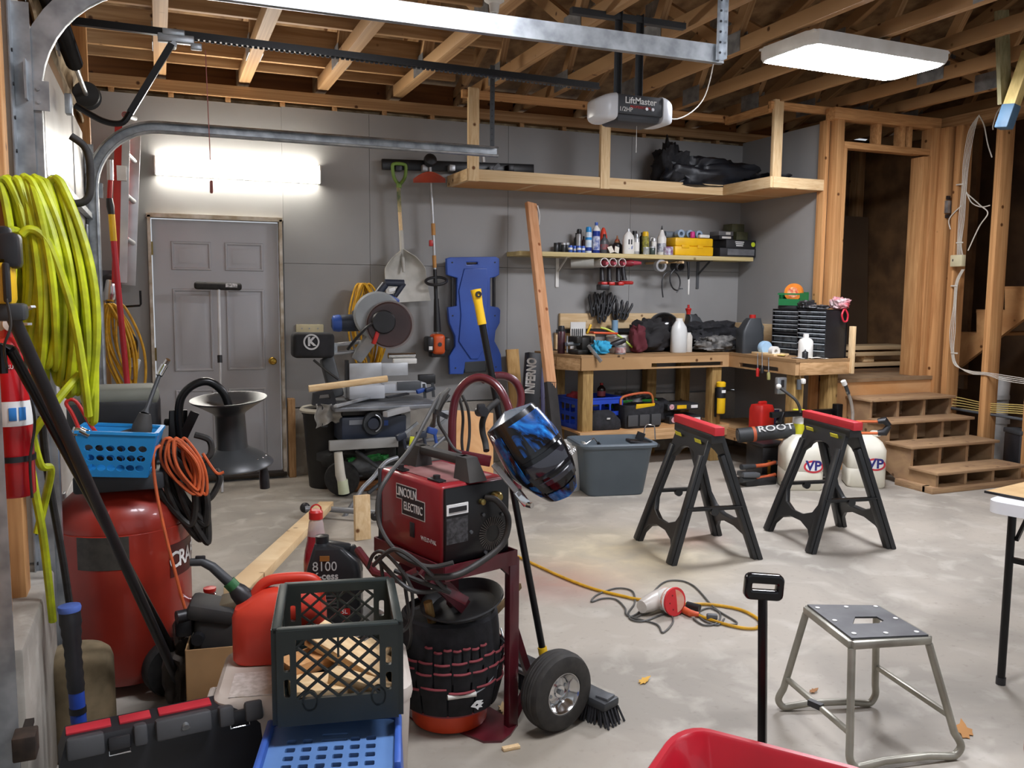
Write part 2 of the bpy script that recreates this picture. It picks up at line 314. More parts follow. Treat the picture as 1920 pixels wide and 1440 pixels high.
struct('wall_right_sheathing', MB().box((6.3, 7.62, 1.9), (2.2, .05, 2.6)).box((7.3, 6.9, 1.9), (.05, 1.5, 2.6)).box((6.35, 6.8, .77), (2.0, 1.6, .03)), mat('old_sheathing', '#86633f', .85, col2='#5f442b', scale=4))
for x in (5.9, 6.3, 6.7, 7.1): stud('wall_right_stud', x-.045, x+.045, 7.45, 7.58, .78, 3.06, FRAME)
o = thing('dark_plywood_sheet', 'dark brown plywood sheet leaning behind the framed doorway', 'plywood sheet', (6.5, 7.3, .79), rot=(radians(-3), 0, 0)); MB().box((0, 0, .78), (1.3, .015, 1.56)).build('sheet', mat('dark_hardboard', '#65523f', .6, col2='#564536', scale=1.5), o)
ls = MB()
o = tag(MB().box((0, 0, 0), (1.6, .3, .038), bev=.003).build('lumber_board', PINE), 'pale lumber board on top of the stack inside the doorway', 'lumber'); o.location = (6.2, 6.72, .99); g0 = 'boards stacked on the landing'
for dx, dy, dz, lb in ((.0, -.01, -.06, 'second pale board from the top of the stack inside the doorway'), (.05, .0, -.165, 'lowest board of the stack lying on the doorway landing')):
    c = o.copy(); C.objects.link(c); c.location += Vector((dx, dy, dz)); c['label'] = lb; c['group'] = g0
o['group'] = g0
for i, (x, lb) in enumerate(((5.5, 'left spacer block between boards inside the doorway'), (6.0, 'middle spacer block between boards inside the doorway'), (6.5, 'right spacer block between boards inside the doorway'))):
    c = tag(MB().box((x, 6.66, .88), (.13, .12, .062), bev=.003).build('spacer_block', PINE), lb, 'wood block', 'spacer blocks on the landing')
# open stud wall on the right, the stairs and the dark room beyond it
XW = 6.45
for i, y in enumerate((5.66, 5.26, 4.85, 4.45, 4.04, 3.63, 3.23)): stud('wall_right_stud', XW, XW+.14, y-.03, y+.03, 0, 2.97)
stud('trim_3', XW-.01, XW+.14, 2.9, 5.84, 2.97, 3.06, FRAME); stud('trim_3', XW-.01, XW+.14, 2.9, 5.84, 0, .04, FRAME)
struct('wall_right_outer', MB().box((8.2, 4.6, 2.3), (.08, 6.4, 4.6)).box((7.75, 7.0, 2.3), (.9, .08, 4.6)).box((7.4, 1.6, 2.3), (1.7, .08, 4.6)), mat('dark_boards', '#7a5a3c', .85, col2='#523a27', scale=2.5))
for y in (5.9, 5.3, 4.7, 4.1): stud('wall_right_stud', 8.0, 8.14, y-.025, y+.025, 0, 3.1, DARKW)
st = thing('stair_stringer', 'notched wooden stringer of the stairs behind the open studs', 'staircase', (7.0, 0, 0)); q = lambda x, y: P(x, y, X=7.0)
pl = [q(1770, 790), q(1770, 700), q(1798, 700), q(1798, 625), q(1833, 625), q(1833, 583), q(1886, 583), q(1886, 543), q(1960, 538), q(1960, 560), q(1935, 590), q(1797, 690)]
pl = [q(1797, 690), q(1797, 626), q(1831, 626), q(1831, 584), q(1884, 584), q(1884, 543), q(1945, 537), q(1945, 500), q(2010, 494), q(2010, 530)]
n = len(pl); MB().add([(dx, v.y, v.z) for dx in (0, .04) for v in pl], [tuple(range(n)), tuple(range(n, 2*n))]+[(i, (i+1) % n, n+(i+1) % n, n+i) for i in range(n)]).build('stringer', STUDW, st)
for a, b in ((2, 1), (4, 3), (6, 5), (8, 7)):
    p0, p1 = pl[b], pl[a]; MB().box((.5, (p0.y+p1.y)/2, (p0.z+p1.z)/2), (.96, abs(p0.y-p1.y)+.04, .03)).build('tread', STUDW, st)
# ---------------------------------------------------------------- ceiling: trusses, joists, roof deck
ZC = 3.085
struct('ceiling', MB().loft([[(-.7, 7.6, 3.22), (-.7, 2.6, 5.15), (-.7, 2.6, 5.2), (-.7, 7.6, 3.27)], [(8.4, 7.6, 3.22), (8.4, 2.6, 5.15), (8.4, 2.6, 5.2), (8.4, 7.6, 3.27)]])
       .loft([[(-.7, 2.6, 5.15), (-.7, -2.4, 3.22), (-.7, -2.4, 3.27), (-.7, 2.6, 5.2)], [(8.4, 2.6, 5.15), (8.4, -2.4, 3.22), (8.4, -2.4, 3.27), (8.4, 2.6, 5.2)]]), osb('roof_osb'))
def zt(y): return 3.17 + (7.5-y)*.386 if y > 2.6 else 3.17 + (y+2.3)*.386
tr = MB(); t = .019
tr.box((0, 2.6, ZC+.045), (.038, 9.9, .089), bev=.002)
tr.bar((0, 7.55, zt(7.55)-.04), (0, 2.6, zt(2.6)-.04), .038, .089); tr.bar((0, 2.6, zt(2.6)-.04), (0, -2.35, zt(-2.35)-.04), .038, .089)
nod = [(6.35, ZC+.05), (6.0, zt(6.0)), (5.0, ZC+.05), (4.2, zt(4.2)), (3.5, ZC+.05), (2.6, zt(2.6)), (1.7, ZC+.05), (1.0, zt(1.0)), (.3, ZC+.05)]
for a, b in zip(nod, nod[1:]): tr.bar((0, a[0], a[1]), (0, b[0], b[1]-.05 if b[1] > 3.3 else b[1]), .036, .075)
for y, z in nod[::2]:
    for s in (-1, 1): tr.box((s*.0205, y, z+.02), (.002, .24, .13), mi=1)
for y, z in nod[1::2]:
    for s in (-1, 1): tr.box((s*.0205, y, z-.08), (.002, .2, .12), mi=1)
T0 = struct('ceiling_truss', tr, [FRAME, STEEL]); xs = [.055, .655, 1.25, 1.86, 2.44, 3.0, 3.6, 4.2, 4.8, 5.4, 6.0, 6.6, 7.2]
TP = STUDW
for i, x in enumerate(xs):
    o = T0 if i == 0 else T0.copy()
    if i: C.objects.link(o)
    o.location.x = x; o.scale.x = 2.2 if x < 2 else 1.4
for i, (y, x1) in enumerate(((4.97, 1.83), (5.75, 2.24), (6.36, 2.25), (6.76, 2.24), (7.08, 1.92), (4.4, 1.75), (3.85, 1.7))):
    struct('ceiling_joist', MB().box(((x1-.5)/2, y+.02, ZC+.09+.075), (x1+.5, .038, .15), bev=.002), FRAME)
struct('trim_6', MB().box((3.0, YB+.04, 3.01), (7.0, .12, .085)), FRAME); struct('trim_6', MB().box((3.0, YB+.26, 3.14), (7.2, .05, .26)), DARKW)
struct('wall_back_insulation', MB().sheet(lambda u, v: (-.4+5.7*u, YB+.09+.015*sin(60*u)*sin(5*v+9*u), 2.9+.09*v), 120, 4, .01), KRAFT)
for i in range(14): stud('wall_back_cripple', -.3+i*.406, -.26+i*.406, YB+.0, YB+.09, 2.93, 2.975, FRAME)
# ---------------------------------------------------------------- lamps
LEDW = mat('unseen_led_diffuser', '#f4f6ff', .5, emit=11); TUBEW = mat('tube_diffuser', '#fffaf0', .5, emit=16)
def panel(loc, label, rz=0, em=None):
    t = thing('ceiling_light', label, 'light', loc, rz, 'white wraparound ceiling lights')
    MB().box((0, 0, .054), (1.2, .55, .012)).loft([[(x*(.6+d), y*(.28+d), z) for x, y in ((-1,-.72),(-.93,-1),(.93,-1),(1,-.72),(1,.72),(.93,1),(-.93,1),(-1,.72))] for d, z in ((.012, .06), (.012, .005), (.0, -.02))]).build('housing', WHITEP, t)
    t.scale = (.94, .88, 1)
    MB().loft([[(x*(.6+d), y*(.28+d), z) for x, y in ((-1,-.72),(-.93,-1),(.93,-1),(1,-.72),(1,.72),(.93,1),(-.93,1),(-1,.72))] for d, z in ((-.006, .0), (-.012, -.022), (-.05, -.034))]).build('diffuser', em or LEDW, t); return t
panel((4.17, 4.49, 3.0), 'long white LED panel light glowing under the open roof trusses', 2, mat('led_diffuser_bright', '#f4f6ff', .5, emit=17))
panel((1.05, 1.9, 3.015), 'assumed white LED panel light, out of view over the near garage bay')  # unseen lamp assumed from the brightly lit garage door and track; adds fill
panel((4.3, 1.3, 3.015), 'added white LED panel light, unseen behind the viewpoint over the far garage bay')  # unseen lamp added for more light from behind the camera
t = thing('shop_light', 'glowing fluorescent strip light on the grey wall above the door', 'light', (.604, YB-.002, 2.42))
MB().box((0, -.012, 0), (1.2, .024, .13), bev=.004).box((-.606, -.04, 0), (.012, .075, .14), bev=.004).box((.606, -.04, 0), (.012, .075, .14), bev=.004).build('housing', WHITEP, t)
MB().loft([[(x, -.024-.055*sin(a), .066*cos(a)) for a in [pi*i/10 for i in range(11)]] for x in (-.598, .598)]).build('diffuser', TUBEW, t)
t = thing('lamp_holder', 'white porcelain lamp holder with clear bulb between the joists', 'light', (1.73, 4.56, ZC-.045))
MB().lathe([(.055, .045), (.055, .03), (.03, .015), (.024, -.03), (.0, -.03)], n=20).build('socket', WHITEP, t); MB().lathe([(.013, -.03), (.016, -.05), (.032, -.08), (.034, -.1), (.02, -.125), (0, -.13)], n=16).build('bulb', GLASS, t)
W = bpy.data.worlds.new('world'); bpy.context.scene.world = W; W.use_nodes = True; W.node_tree.nodes['Background'].inputs[0].default_value = (.86, .92, 1, 1); W.node_tree.nodes['Background'].inputs[1].default_value = .15
vs = bpy.context.scene.view_settings; vs.view_transform = 'Standard'; vs.look = 'None'; vs.gamma = 1; vs.use_curve_mapping = False; vs.exposure = 2.1
# ================================================================ GARAGE DOOR HARDWARE
def track_path(y, x1, zt=2.5, r=.4, x0=-.36):
    return [Vector((x0, y, 0.02)), Vector((x0, y, zt-r))], arc((x0+r, y, zt-r), r, 180, 90, (1,0,0), (0,0,1), 12), [Vector((x0+r, y, zt)), Vector((x1, y, zt))]
CH_S = 1.3
def sweep(pts, prof, ydir):
    rings = []; 
    for i, p in enumerate(pts):
        T = (pts[min(i+1, len(pts)-1)]-pts[max(i-1, 0)]).normalized(); Nn = Vector((T.z, 0, -T.x))
        rings.append([p + Nn*a*CH_S + Vector((0, ydir*b*CH_S, 0)) for a, b in prof])
    return MB().loft(rings)
CH = [(-.028, 0), (.028, 0), (.03, .012), (.026, .03), (.018, .034), (.016, .031), (.022, .026), (.025, .01), (.02, .004), (-.02, .004), (-.025, .01), (-.022, .026), (-.016, .031), (-.018, .034), (-.026, .03), (-.03, .012)]
def track(y, yd, x1, label):
    t = thing('garage_door_track', label, 'garage door track', (0, 0, 0), group=None); v, a, h = track_path(y, x1)
    sweep(v, CH, yd).build('vertical_track', STEEL, t); sweep(a, CH, yd).build('curved_track', STEEL, t); sweep(h, CH, yd).build('horizontal_track', STEEL, t)
    m = MB().box((-.395, y-yd*.05, 1.2), (.004, .07, 2.35)).box((-.37, y-yd*.016, 1.2), (.05, .003, 2.35))
    for k in range(22): m.cyl((-.3925, y-yd*.055, .12+k*.1), (-.389, y-yd*.055, .12+k*.1), .006, 8, mi=1)
    m.build('wall_angle', [STEEL, BLKP], t)
    m = MB().box((-.36, y-yd*.006, 2.1), (.12, .006, .09)).box((-.36, y-yd*.03, 2.14), (.006, .05, .12))
    for dx in (-.03, 0, .03):
        for dz in (-.02, .02): m.cyl((-.36+dx, y+yd*.0, 2.1+dz), (-.36+dx, y-yd*.014, 2.1+dz), .006, 8)
    m.build('splice_plate', STEEL, t)
    m = MB().bar((x1-.03, y-yd*.012, 2.47), (x1-.03, y-yd*.012, ZC+.02), .035, .003, (0,1,0)).bar((x1-.015, y-yd*.026, 2.47), (x1-.015, y-yd*.026, ZC+.02), .003, .03, (0,1,0))
    for k in range(14): m.cyl((x1-.03, y-yd*.008, 2.5+k*.042), (x1-.03, y-yd*.0165, 2.5+k*.042), .005, 6, mi=1)
    m.build('hanger', [STEEL if yd > 0 else DGREY, BLKP], t); return t
track(3.14, 1, 2.22, 'near galvanised garage door track curving overhead from the left edge')
track(5.92, -1, 2.27, 'far galvanised garage door track running in front of the shop light')
# torsion spring, shaft and drum over the door
ZS = 2.63
t = thing('torsion_spring', 'black torsion spring on a shaft above the white garage door', 'spring', (-.36, 0, ZS))
MB().cyl((0, 3.2, 0), (0, 5.86, 0), .0125, 12).build('shaft', ALU, t); m = MB().cyl((0, 3.5, 0), (0, 5.0, 0), .036, 20)
for k in range(75): m.tube([(.037*cos(a), 3.5+k*.02, .037*sin(a)) for a in [2*pi*i/14 for i in range(14)]], .004, 4, closed=True)
m.build('coil', BLKM, t)
MB().lathe([(.0, 0), (.07, 0), (.075, .01), (.05, .015), (.055, .06), (.08, .07), (.0, .07)], (0, 5.74, 0), (0, 1, 0), 24).build('cable_drum', DGREY, t)
MB().box((-.03, 4.52, 0), (.006, .12, .14)).box((-.01, 4.52, 0), (.05, .02, .06)).build('bracket', STEEL, t)
# opener
op = thing('garage_door_opener', 'garage door opener with white lenses hanging on a black rail', 'garage door opener', (0, 4.53, 0))
m = MB().bar((-.33, 0, 2.7), (2.36, 0, 2.665), .03, .012).bar((-.33, 0, 2.715), (2.36, 0, 2.68), .006, .03).build('rail', BLKM, op)
m = MB()
for k in range(90): m.box((.1+k*.025, .012, 2.688-.0004*k), (.016, .006, .007))
m.build('chain', DGREY, op)
m = MB().box((.11, 0, 2.68), (.16, .05, .035), bev=.004).box((.1, 0, 2.705), (.1, .06, .03), bev=.006).box((.2, 0, 2.655), (.05, .03, .03), bev=.004).cyl((.1, -.03, 2.65), (.1, .03, 2.65), .014, 12); m.build('trolley', STEEL, op)
a0, a1 = Vector((.09, -.02, 2.65)), Vector((-.1, -.02, 2.32))
m = MB().bar(a0, a1, .03, .028, (0,1,0)).tube(bez([a1, a1+Vector((-.04, 0, -.05)), a1+Vector((-.12, 0, -.045)), (-.33, -.02, 2.335)], 6), .014, 8); m.build('door_arm', BLKM, op)
MB().box((-.355, -.02, 2.335), (.03, .06, .09), bev=.004).build('door_bracket', STEEL, op)
m = MB().tube([(.24, -.01, 2.64), (.25, -.01, 2.05)], .0022, 6).box((.25, -.01, 2.0), (.014, .03, .06), bev=.005); m.build('release_cord', mat('red_cord', '#a8635c', .6), op)
m = MB().box((2.565, -.0, 2.565), (.3, .24, .11), bev=.012).box((2.565, 0, 2.495), (.27, .2, .05), bev=.02, taper=1.08); m.build('motor_housing', mat('opener_grey', '#3a3c40', .5), op)
for s in (-1, 1):
    rings = []
    for u in (0, .25, .5, .75, .92, 1):
        k = sqrt(max(0, 1-u*u*.86)); rings.append([(2.565+s*(.148+.105*u), y*.125*k, 2.555-.012*u+z*.075*(.35+.65*k)) for y, z in rrect(-1, -1, 1, 1, .35, 3)])
    MB().loft(rings).build('light_lens', mat('opener_lens', '#d9dce0', .3, col2='#cfd2d6', scale=2), op)
MB().cyl((2.6, -.12, 2.545), (2.6, -.132, 2.545), .009, 10).cyl((2.64, -.12, 2.545), (2.64, -.132, 2.545), .009, 10).build('button_panel', ALU, op)
Mt = axes((2.565, -.1225, 2.585), (1,0,0), (0,0,1)); text('LiftMaster', .05, WHITE, op, Mt, bold=.0006); text('PROFESSIONAL', .02, REDPR, op, axes((2.565, -.1225, 2.552), (1,0,0), (0,0,1))); text('1/2HP', .035, WHITE, op, axes((2.47, -.1225, 2.535), (1,0,0), (0,0,1)))
m = MB()
for x in (2.5, 2.64): m.bar((x, .05, 2.6), (x, .05, ZC+.03), .035, .004, (0,1,0)).bar((x+.016, .035, 2.6), (x+.016, .035, ZC+.03), .004, .03, (0,1,0))
m.bar((2.2, .05, ZC+.0), (2.95, .05, ZC+.0), .04, .035); m.build('hanger_strap', DGREY, op)
m = MB().tube(bez([(2.72, .02, 2.58), (2.95, .1, 2.56), (3.2, .2, 2.72), (3.28, .2, 3.0), (3.3, .2, 3.09)], 8), .004, 6).build('power_cord', mat('white_cord', '#c9c4b8', .5), op)
MB().tube([(2.6, -.02, 2.48), (2.6, -.02, 2.32)], .0015, 5).build('antenna', WHITEP, op)
# ================================================================ LEFT WALL THINGS
t = thing('wall_hook', 'black coated utility hook holding the lime hose', 'hook', (-.41, 2.82, 0))
MB().tube(bez([(.0, 0, 1.79), (.1, .0, 1.75), (.19, .0, 1.745), (.225, 0, 1.76), (.235, 0, 1.80), (.235, 0, 1.87), (.222, 0, 1.91), (.19, 0, 1.935)], 5), .011, 10).build('hook', RUB, t)
MB().box((.0, 0, 1.8), (.012, .05, .1), bev=.003).build('mounting_plate', STEEL, t)
rnd = random.Random(3); m = MB()
for k in range(26):
    k = k*16/25; x = -.40+.15*k/16+rnd.uniform(-.01, .01); L = .48+.18*k/16+rnd.uniform(-.05, .05); w = .045+rnd.uniform(-.012, .02); y0 = 2.82+rnd.uniform(-.015, .015); tw = radians(rnd.uniform(25, 70)); lean = .005+.06*k/16+rnd.uniform(-.015, .015); zt_ = 1.765+rnd.uniform(0, .02)
    pts = []
    for i in range(28):
        a = 2*pi*i/28; s = sin(a); c = cos(a); h = (1-c)/2; wd = w*(.55+.75*sin(pi*min(1, h*.9+.1)))
        pts.append((x+wd*s*cos(tw)+lean*h, y0-wd*s*sin(tw)-.04*h, zt_+.03-L*h))
    m.tube(bez(pts+[pts[0]], 2)[:-1], .0117, 8, closed=True)
q = lambda x, y, d: P(x, y, Y=d)
m.tube(bez([q(150, 700, 2.75), q(100, 760, 2.7), q(55, 830, 2.72), q(62, 900, 2.72), q(80, 1000, 2.74), q(92, 1100, 2.76), q(99, 1165, 2.78)], 6), .0117, 8)
m.tube(bez([q(45, 720, 2.75), q(55, 790, 2.75), q(75, 870, 2.8), q(95, 880, 2.85), q(84, 940, 2.9), q(70, 1000, 2.9)], 6), .0117, 8)
m.tube(bez([q(8, 445, 2.75), q(20, 432, 2.75), q(40, 440, 2.78), q(52, 470, 2.8)], 6), .0117, 8)
m.tube(bez([q(40, 440, 2.74), q(55, 430, 2.74), q(78, 440, 2.74), q(100, 475, 2.73), q(135, 580, 2.72), q(155, 690, 2.72), q(166, 780, 2.75)], 6), .0117, 8)
tag(m.build('air_hose', LIME), 'thick lime yellow air hose looped over a black hook', 'hose')
# fire extinguisher
t = thing('fire_extinguisher', 'red fire extinguisher with a white label band on the left wall', 'fire extinguisher', (-.372, 2.585, .955))
MB().lathe([(0, 0), (.044, 0), (.05, .008), (.0505, .36), (.046, .385), (.03, .41), (.018, .42), (.016, .44), (0, .44)], n=28).build('cylinder', mat('extinguisher_red', '#c2161f', .3, col2='#b0141c', scale=4, coat=.4), t)
MB().lathe([(.0509, .19), (.0512, .19), (.0512, .255), (.0509, .255)], n=28, closed=True).build('label_band', WHITE, t)
m = MB()
for a in (-78, -52): m.box((.0515*cos(radians(a)), .0515*sin(radians(a)), .222), (.018, .002, .034), rotm(0, 0, a+90), bev=.0008)
m.build('pictograms', mat('label_blue', '#2f7fcb', .5), t)
for i, (z, s_) in enumerate(((.345, .016), )): text('INSTRUCTIONS', s_, WHITE, t, axes((.0515*cos(radians(-68)), .0515*sin(radians(-68)), z), (sin(radians(68)), cos(radians(68)), 0), (0,0,1)), sx=.8)
MB().lathe([(.0512, .095), (.054, .095), (.054, .11), (.0512, .11)], n=28, closed=True).build('strap', BLKP, t)
m = MB().box((0, 0, .455), (.03, .03, .04), bev=.005).bar((0, -.01, .47), (.07, -.05, .5), .018, .006).bar((0, -.01, .455), (.06, -.05, .455), .016, .006); m.build('valve_handle', ALU, t)
MB().lathe([(0, 0), (.02, 0), (.02, .008), (0, .01)], (.012, -.02, .455), (0.4, -1, 0), 16).build('gauge', mat('gauge_face', '#d9c9b9', .4), t)
MB().tube(bez([(.03, -.03, .45), (.045, -.045, .36), (.05, -.05, .3), (.06, -.05, .2), (.045, -.05, .1), (.045, -.05, 0)], 6), .0035, 6).build('cable', BCORD, t)
# steel post at the jamb of the next bay
t = tag(MB().box((0, 0, .65), (.05, .006, 1.3)).box((-.022, .03, .65), (.006, .06, 1.3)).build('steel_angle_post', STEEL), 'vertical galvanised steel angle at the extreme left below the black tool', 'steel angle'); t.location = (-.372, 2.28, 0)
# pole tool leaning at left
foot1, top1 = P(352, 1318, Z=.02), P(22, 590, Y=2.28)
d = (top1-foot1).normalized()
t = thing('pole_tool', 'long black pole tool with yellow battery head leaning at the left edge', 'pole tool')
MB().cyl(foot1, top1, .0155, 14).build('pole', BLKP, t)
h = q(5, 520, 2.27); m = MB().box(h+Vector((-.01, 0, -.005)), (.07, .07, .12), bev=.015); m.build('motor_head', YEL, t)
MB().box(q(12, 470, 2.27), (.06, .07, .08), bev=.012).box(q(5, 445, 2.27), (.035, .05, .05), bev=.01).box(q(14, 530, 2.24), (.014, .05, .09), bev=.006).build('grip', BLKP, t)
MB().box(q(8, 585, 2.27), (.09, .08, .04), bev=.01).build('battery', DGREY, t); MB().tube(bez([q(12, 560, 2.2), q(20, 610, 2.2), q(8, 650, 2.2), q(14, 690, 2.25)], 6), .003, 6).build('strap', BCORD, t)
foot2, top2 = P(368, 1302, Z=.03), P(20, 655, Y=2.42); t = thing('metal_pole', 'slim black metal pole leaning beside the yellow headed pole tool', 'pole')
MB().cyl(foot2, top2, .013, 14).build('pole', BLKM, t); MB().tube([top2, top2+Vector((-.02, 0, .015)), q(5, 700, 2.42)], .012, 8).build('crook', BLKM, t)
t = thing('dark_strap', 'dark rubber strap hanging straight down beside the fire extinguisher', 'strap'); MB().tube(bez([q(78, 780, 2.9), q(84, 850, 2.9), q(100, 950, 2.92), q(118, 1050, 2.95), q(130, 1130, 3.0)], 6), .011, 8).build('strap', RUB, t)
# sledge handle and log round
bx = thing('splitting_maul', 'maul handle with black taped grip and blue shaft standing upright', 'maul', (-.25, 2.7, 0), rot=(radians(-2), radians(-2), 0))
MB().cyl((0, 0, .1), (0, 0, .34), .0215, 16).build('shaft', mat('maul_blue', '#2b4aa6', .42), bx); MB().lathe([(0, .575), (.03, .575), (.032, .585), (.03, .592), (0, .594)], n=20).build('end_cap', mat('cap_blue', '#5573c4', .5), bx)
MB().lathe([(.0225, .335)]+[(.022+.0025*(i % 2)+max(0, (i-8))*.0012, .34+i*.0155) for i in range(15)]+[(.029, .575)], n=20).build('grip', BLKP, bx); MB().cyl((0, 0, .27), (0, 0, .288), .0235, 16).build('tape_band', BLKP, bx)
MB().box((0, 0, .05), (.16, .06, .08), bev=.012).build('head', DGREY, bx)
LOGM = mat('concrete_log', '#8b7a5d', .9, col2='#5f543d', scale=9, bump=.5, detail=5)
o = tag(MB().lathe([(0, 0), (.106, 0), (.11, .03), (.108, .3), (.1, .325), (.085, .338), (.05, .345), (0, .345)], n=30, sy=.95).build('log_round', LOGM), 'weathered cut log standing on end beside the red compressor', 'log'); o.location = (-.285, 3.03, 0)
# ================================================================ COMPRESSOR AND WHAT IS PILED ON IT
cp = thing('air_compressor', 'tall red air compressor tank with black motor cover on top', 'air compressor', (-.155, 3.56, 0)); r = .238
MB().lathe([(0, .02), (.12, .025), (r-.03, .05), (r, .1), (r, .62), (r-.004, .622), (r-.002, .63), (r-.02, .70), (r-.08, .755), (.08, .775), (0, .778)], n=48).build('tank', REDM, cp)
def curved(a0, a1, z0, z1, rr, n=12, th=.0012):
    m = MB(); f = lambda u, v: ((rr+.001)*cos(radians(a0+(a1-a0)*u)), (rr+.001)*sin(radians(a0+(a1-a0)*u)), z0+(z1-z0)*v); return m.sheet(f, n, 1, th)
curved(-128, -84, .5, .62, r).build('data_plate', mat('data_plate', '#37342f', .5, col2='#45413a', scale=40), cp)
curved(-48, 10, .43, .555, r).build('brand_plate', mat('brand_plate', '#4a1014', .4), cp)
def curved_text(s_, size, a0, z, rr, parent, m, step):
    for i, ch in enumerate(s_):
        a = radians(a0+i*step); text(ch, size, m, parent, axes(((rr+.003)*cos(a), (rr+.003)*sin(a), z), (-sin(a), cos(a), 0), (0,0,1)), bold=.0015, sx=.9)
curved_text('CRAFTSMAN', .085, -43, .492, r, cp, WHITE, 10.5)
m = MB()
for a in (60, 180, 300): m.tube([(.19*cos(radians(a)), .19*sin(radians(a)), .17), (.22*cos(radians(a)), .22*sin(radians(a)), .0)], .018, 10)
m.build('foot', REDM, cp)
for (x, y, rr) in ((.155, -.22, .105), (-.18, .2, .1)): MB().lathe([(0, -.02), (.05, -.024), (rr-.03, -.02), (rr-.006, -.03), (rr, -.02), (rr, .02), (rr-.006, .03), (rr-.03, .02), (.05, .024), (0, .02)], (x, y, rr), (.35, -1, 0), 32).build('wheel', RUB, cp)
m = MB().box((-.02, .14, .96), (.33, .24, .3), bev=.05, seg=4); m.build('motor_cover', BLKP, cp); MB().box((-.02, .137, 1.09), (.322, .232, .07), bev=.03, seg=3).build('cover_top', mat('dusty_cover', '#6a6b60', .7), cp)
m = MB().box((.0, -.08, .81), (.3, .26, .065), bev=.01); m.build('top_plate', DGREY, cp)
MB().tube(bez([(.16, .1, .98), (.2, .08, .97), (.215, .05, .9), (.2, .0, .78), (.21, -.06, .68)], 6), .014, 10).build('intake_hose', RUB, cp)
m = MB().cyl((.21, -.06, .3), (.3, -.09, .3), .012, 10).box((.3, -.09, .3), (.05, .04, .05), bev=.006); m.build('drain_fitting', CHROME, cp)
MB().lathe([(0, 0), (.02, 0), (.024, .006), (.024, .018), (.0, .022)], (.3, -.09, .33), n=16).build('red_knob', REDP, cp)
# blue basket with round holes
bk = thing('plastic_basket', 'bright blue plastic basket with round holes on the red compressor', 'basket', (-.155, 3.36, .845), rot=(0, radians(4), radians(-7)))
W_, D_, H_ = .262, .19, .16; tp = .055
def panel_holes(name, w0, w1, h, M, par, m, rows, r_, nx, z0=.035, dz=.036, handle=None, th=.004):
    loops = [[(-w0/2, 0), (w0/2, 0), (w1/2, h), (-w1/2, h)]]
    for j in range(rows):
        y = z0+j*dz; ww = (w0+(w1-w0)*y/h)*.86
        for i in range(nx): loops.append(circ(-ww/2+ww*(i+.5)/nx, y, r_, 12, r_*.86))
    return shape(name, loops, th, m, par, M)
for s, nm in ((-1, 'front_panel'), (1, 'back_panel')):
    M_ = axes((0, s*(D_/2-.03), 0), (1, 0, 0), (0, s*.03, H_)); panel_holes(nm, W_-.06, W_, H_, M_, bk, SKYB, 3, .0142, 6)
for s in (-1, 1): M_ = axes((s*(W_/2-.03), 0, 0), (0, 1, 0), (s*.03, 0, H_)); panel_holes('side_panel', D_-.06, D_, H_, M_, bk, SKYB, 3, .0142, 4)
m = MB().box((0, 0, .004), (W_-.06, D_-.06, .006)); m.build('bottom', SKYB, bk)
rim = [Vector(v) for v in ((-W_/2, -D_/2, H_), (W_/2, -D_/2, H_), (W_/2, D_/2, H_), (-W_/2, D_/2, H_))]; m = MB()
for i in range(4): m.bar(rim[i], rim[(i+1) % 4], .014, .01)
m.build('rim', SKYB, bk)
L2W = lambda o, v: Matrix.Rotation(o.rotation_euler.z, 4, 'Z') @ Vector(v) + o.location
t = thing('air_gun_extension', 'black pneumatic tool with chrome socket end sticking out of the basket', 'air tool'); a = L2W(bk, (.06, .0, .06)); b = P(272, 775, Y=3.36); c_ = P(300, 700, Y=3.42); e = P(309, 684, Y=3.42)
MB().tube([a, a.lerp(b, .45), a.lerp(b, .7), b], [.022, .034, .034, .02], 14).build('body', DUST, t); MB().tube([b, b.lerp(c_, .12), c_], [.016, .008, .0075], 10).build('shank', DGREY, t)
MB().tube([c_-(c_-b)*.06, c_, e], [.0115, .0125, .0125], 12).tube([e, e+Vector((.012, -.01, .02))], .009, 10).build('socket', CHROME, t)
t = thing('bungee_handle', 'red loop handled clamp standing up in the blue basket', 'clamp'); MB().tube(bez([P(150, 808, Y=3.3), P(135, 775, Y=3.3), P(124, 757, Y=3.3), P(132, 749, Y=3.3), P(146, 757, Y=3.3), P(172, 800, Y=3.3), P(190, 820, Y=3.32)], 6), .0065, 10).build('handle_loop', REDP, t)
MB().box(P(156, 812, Y=3.3), (.07, .04, .03), rotm(0, 20, 10), bev=.006).cyl(P(150, 806, Y=3.28), P(168, 815, Y=3.28), .012, 12).build('jaw', CHROME, t)
for i, (x, y, lb) in enumerate(((-.09, .01, 'grey steel tool lying left inside the blue basket'), (-.01, .02, 'grey steel tool lying in the middle of the blue basket'))):
    o = tag(MB().bar((-.06, 0, 0), (.06, .02, .03), .03, .03, bev=.006).build('hand_tool', DUST), lb, 'tool'); o.location = L2W(bk, (x, y, .09+.02*i))
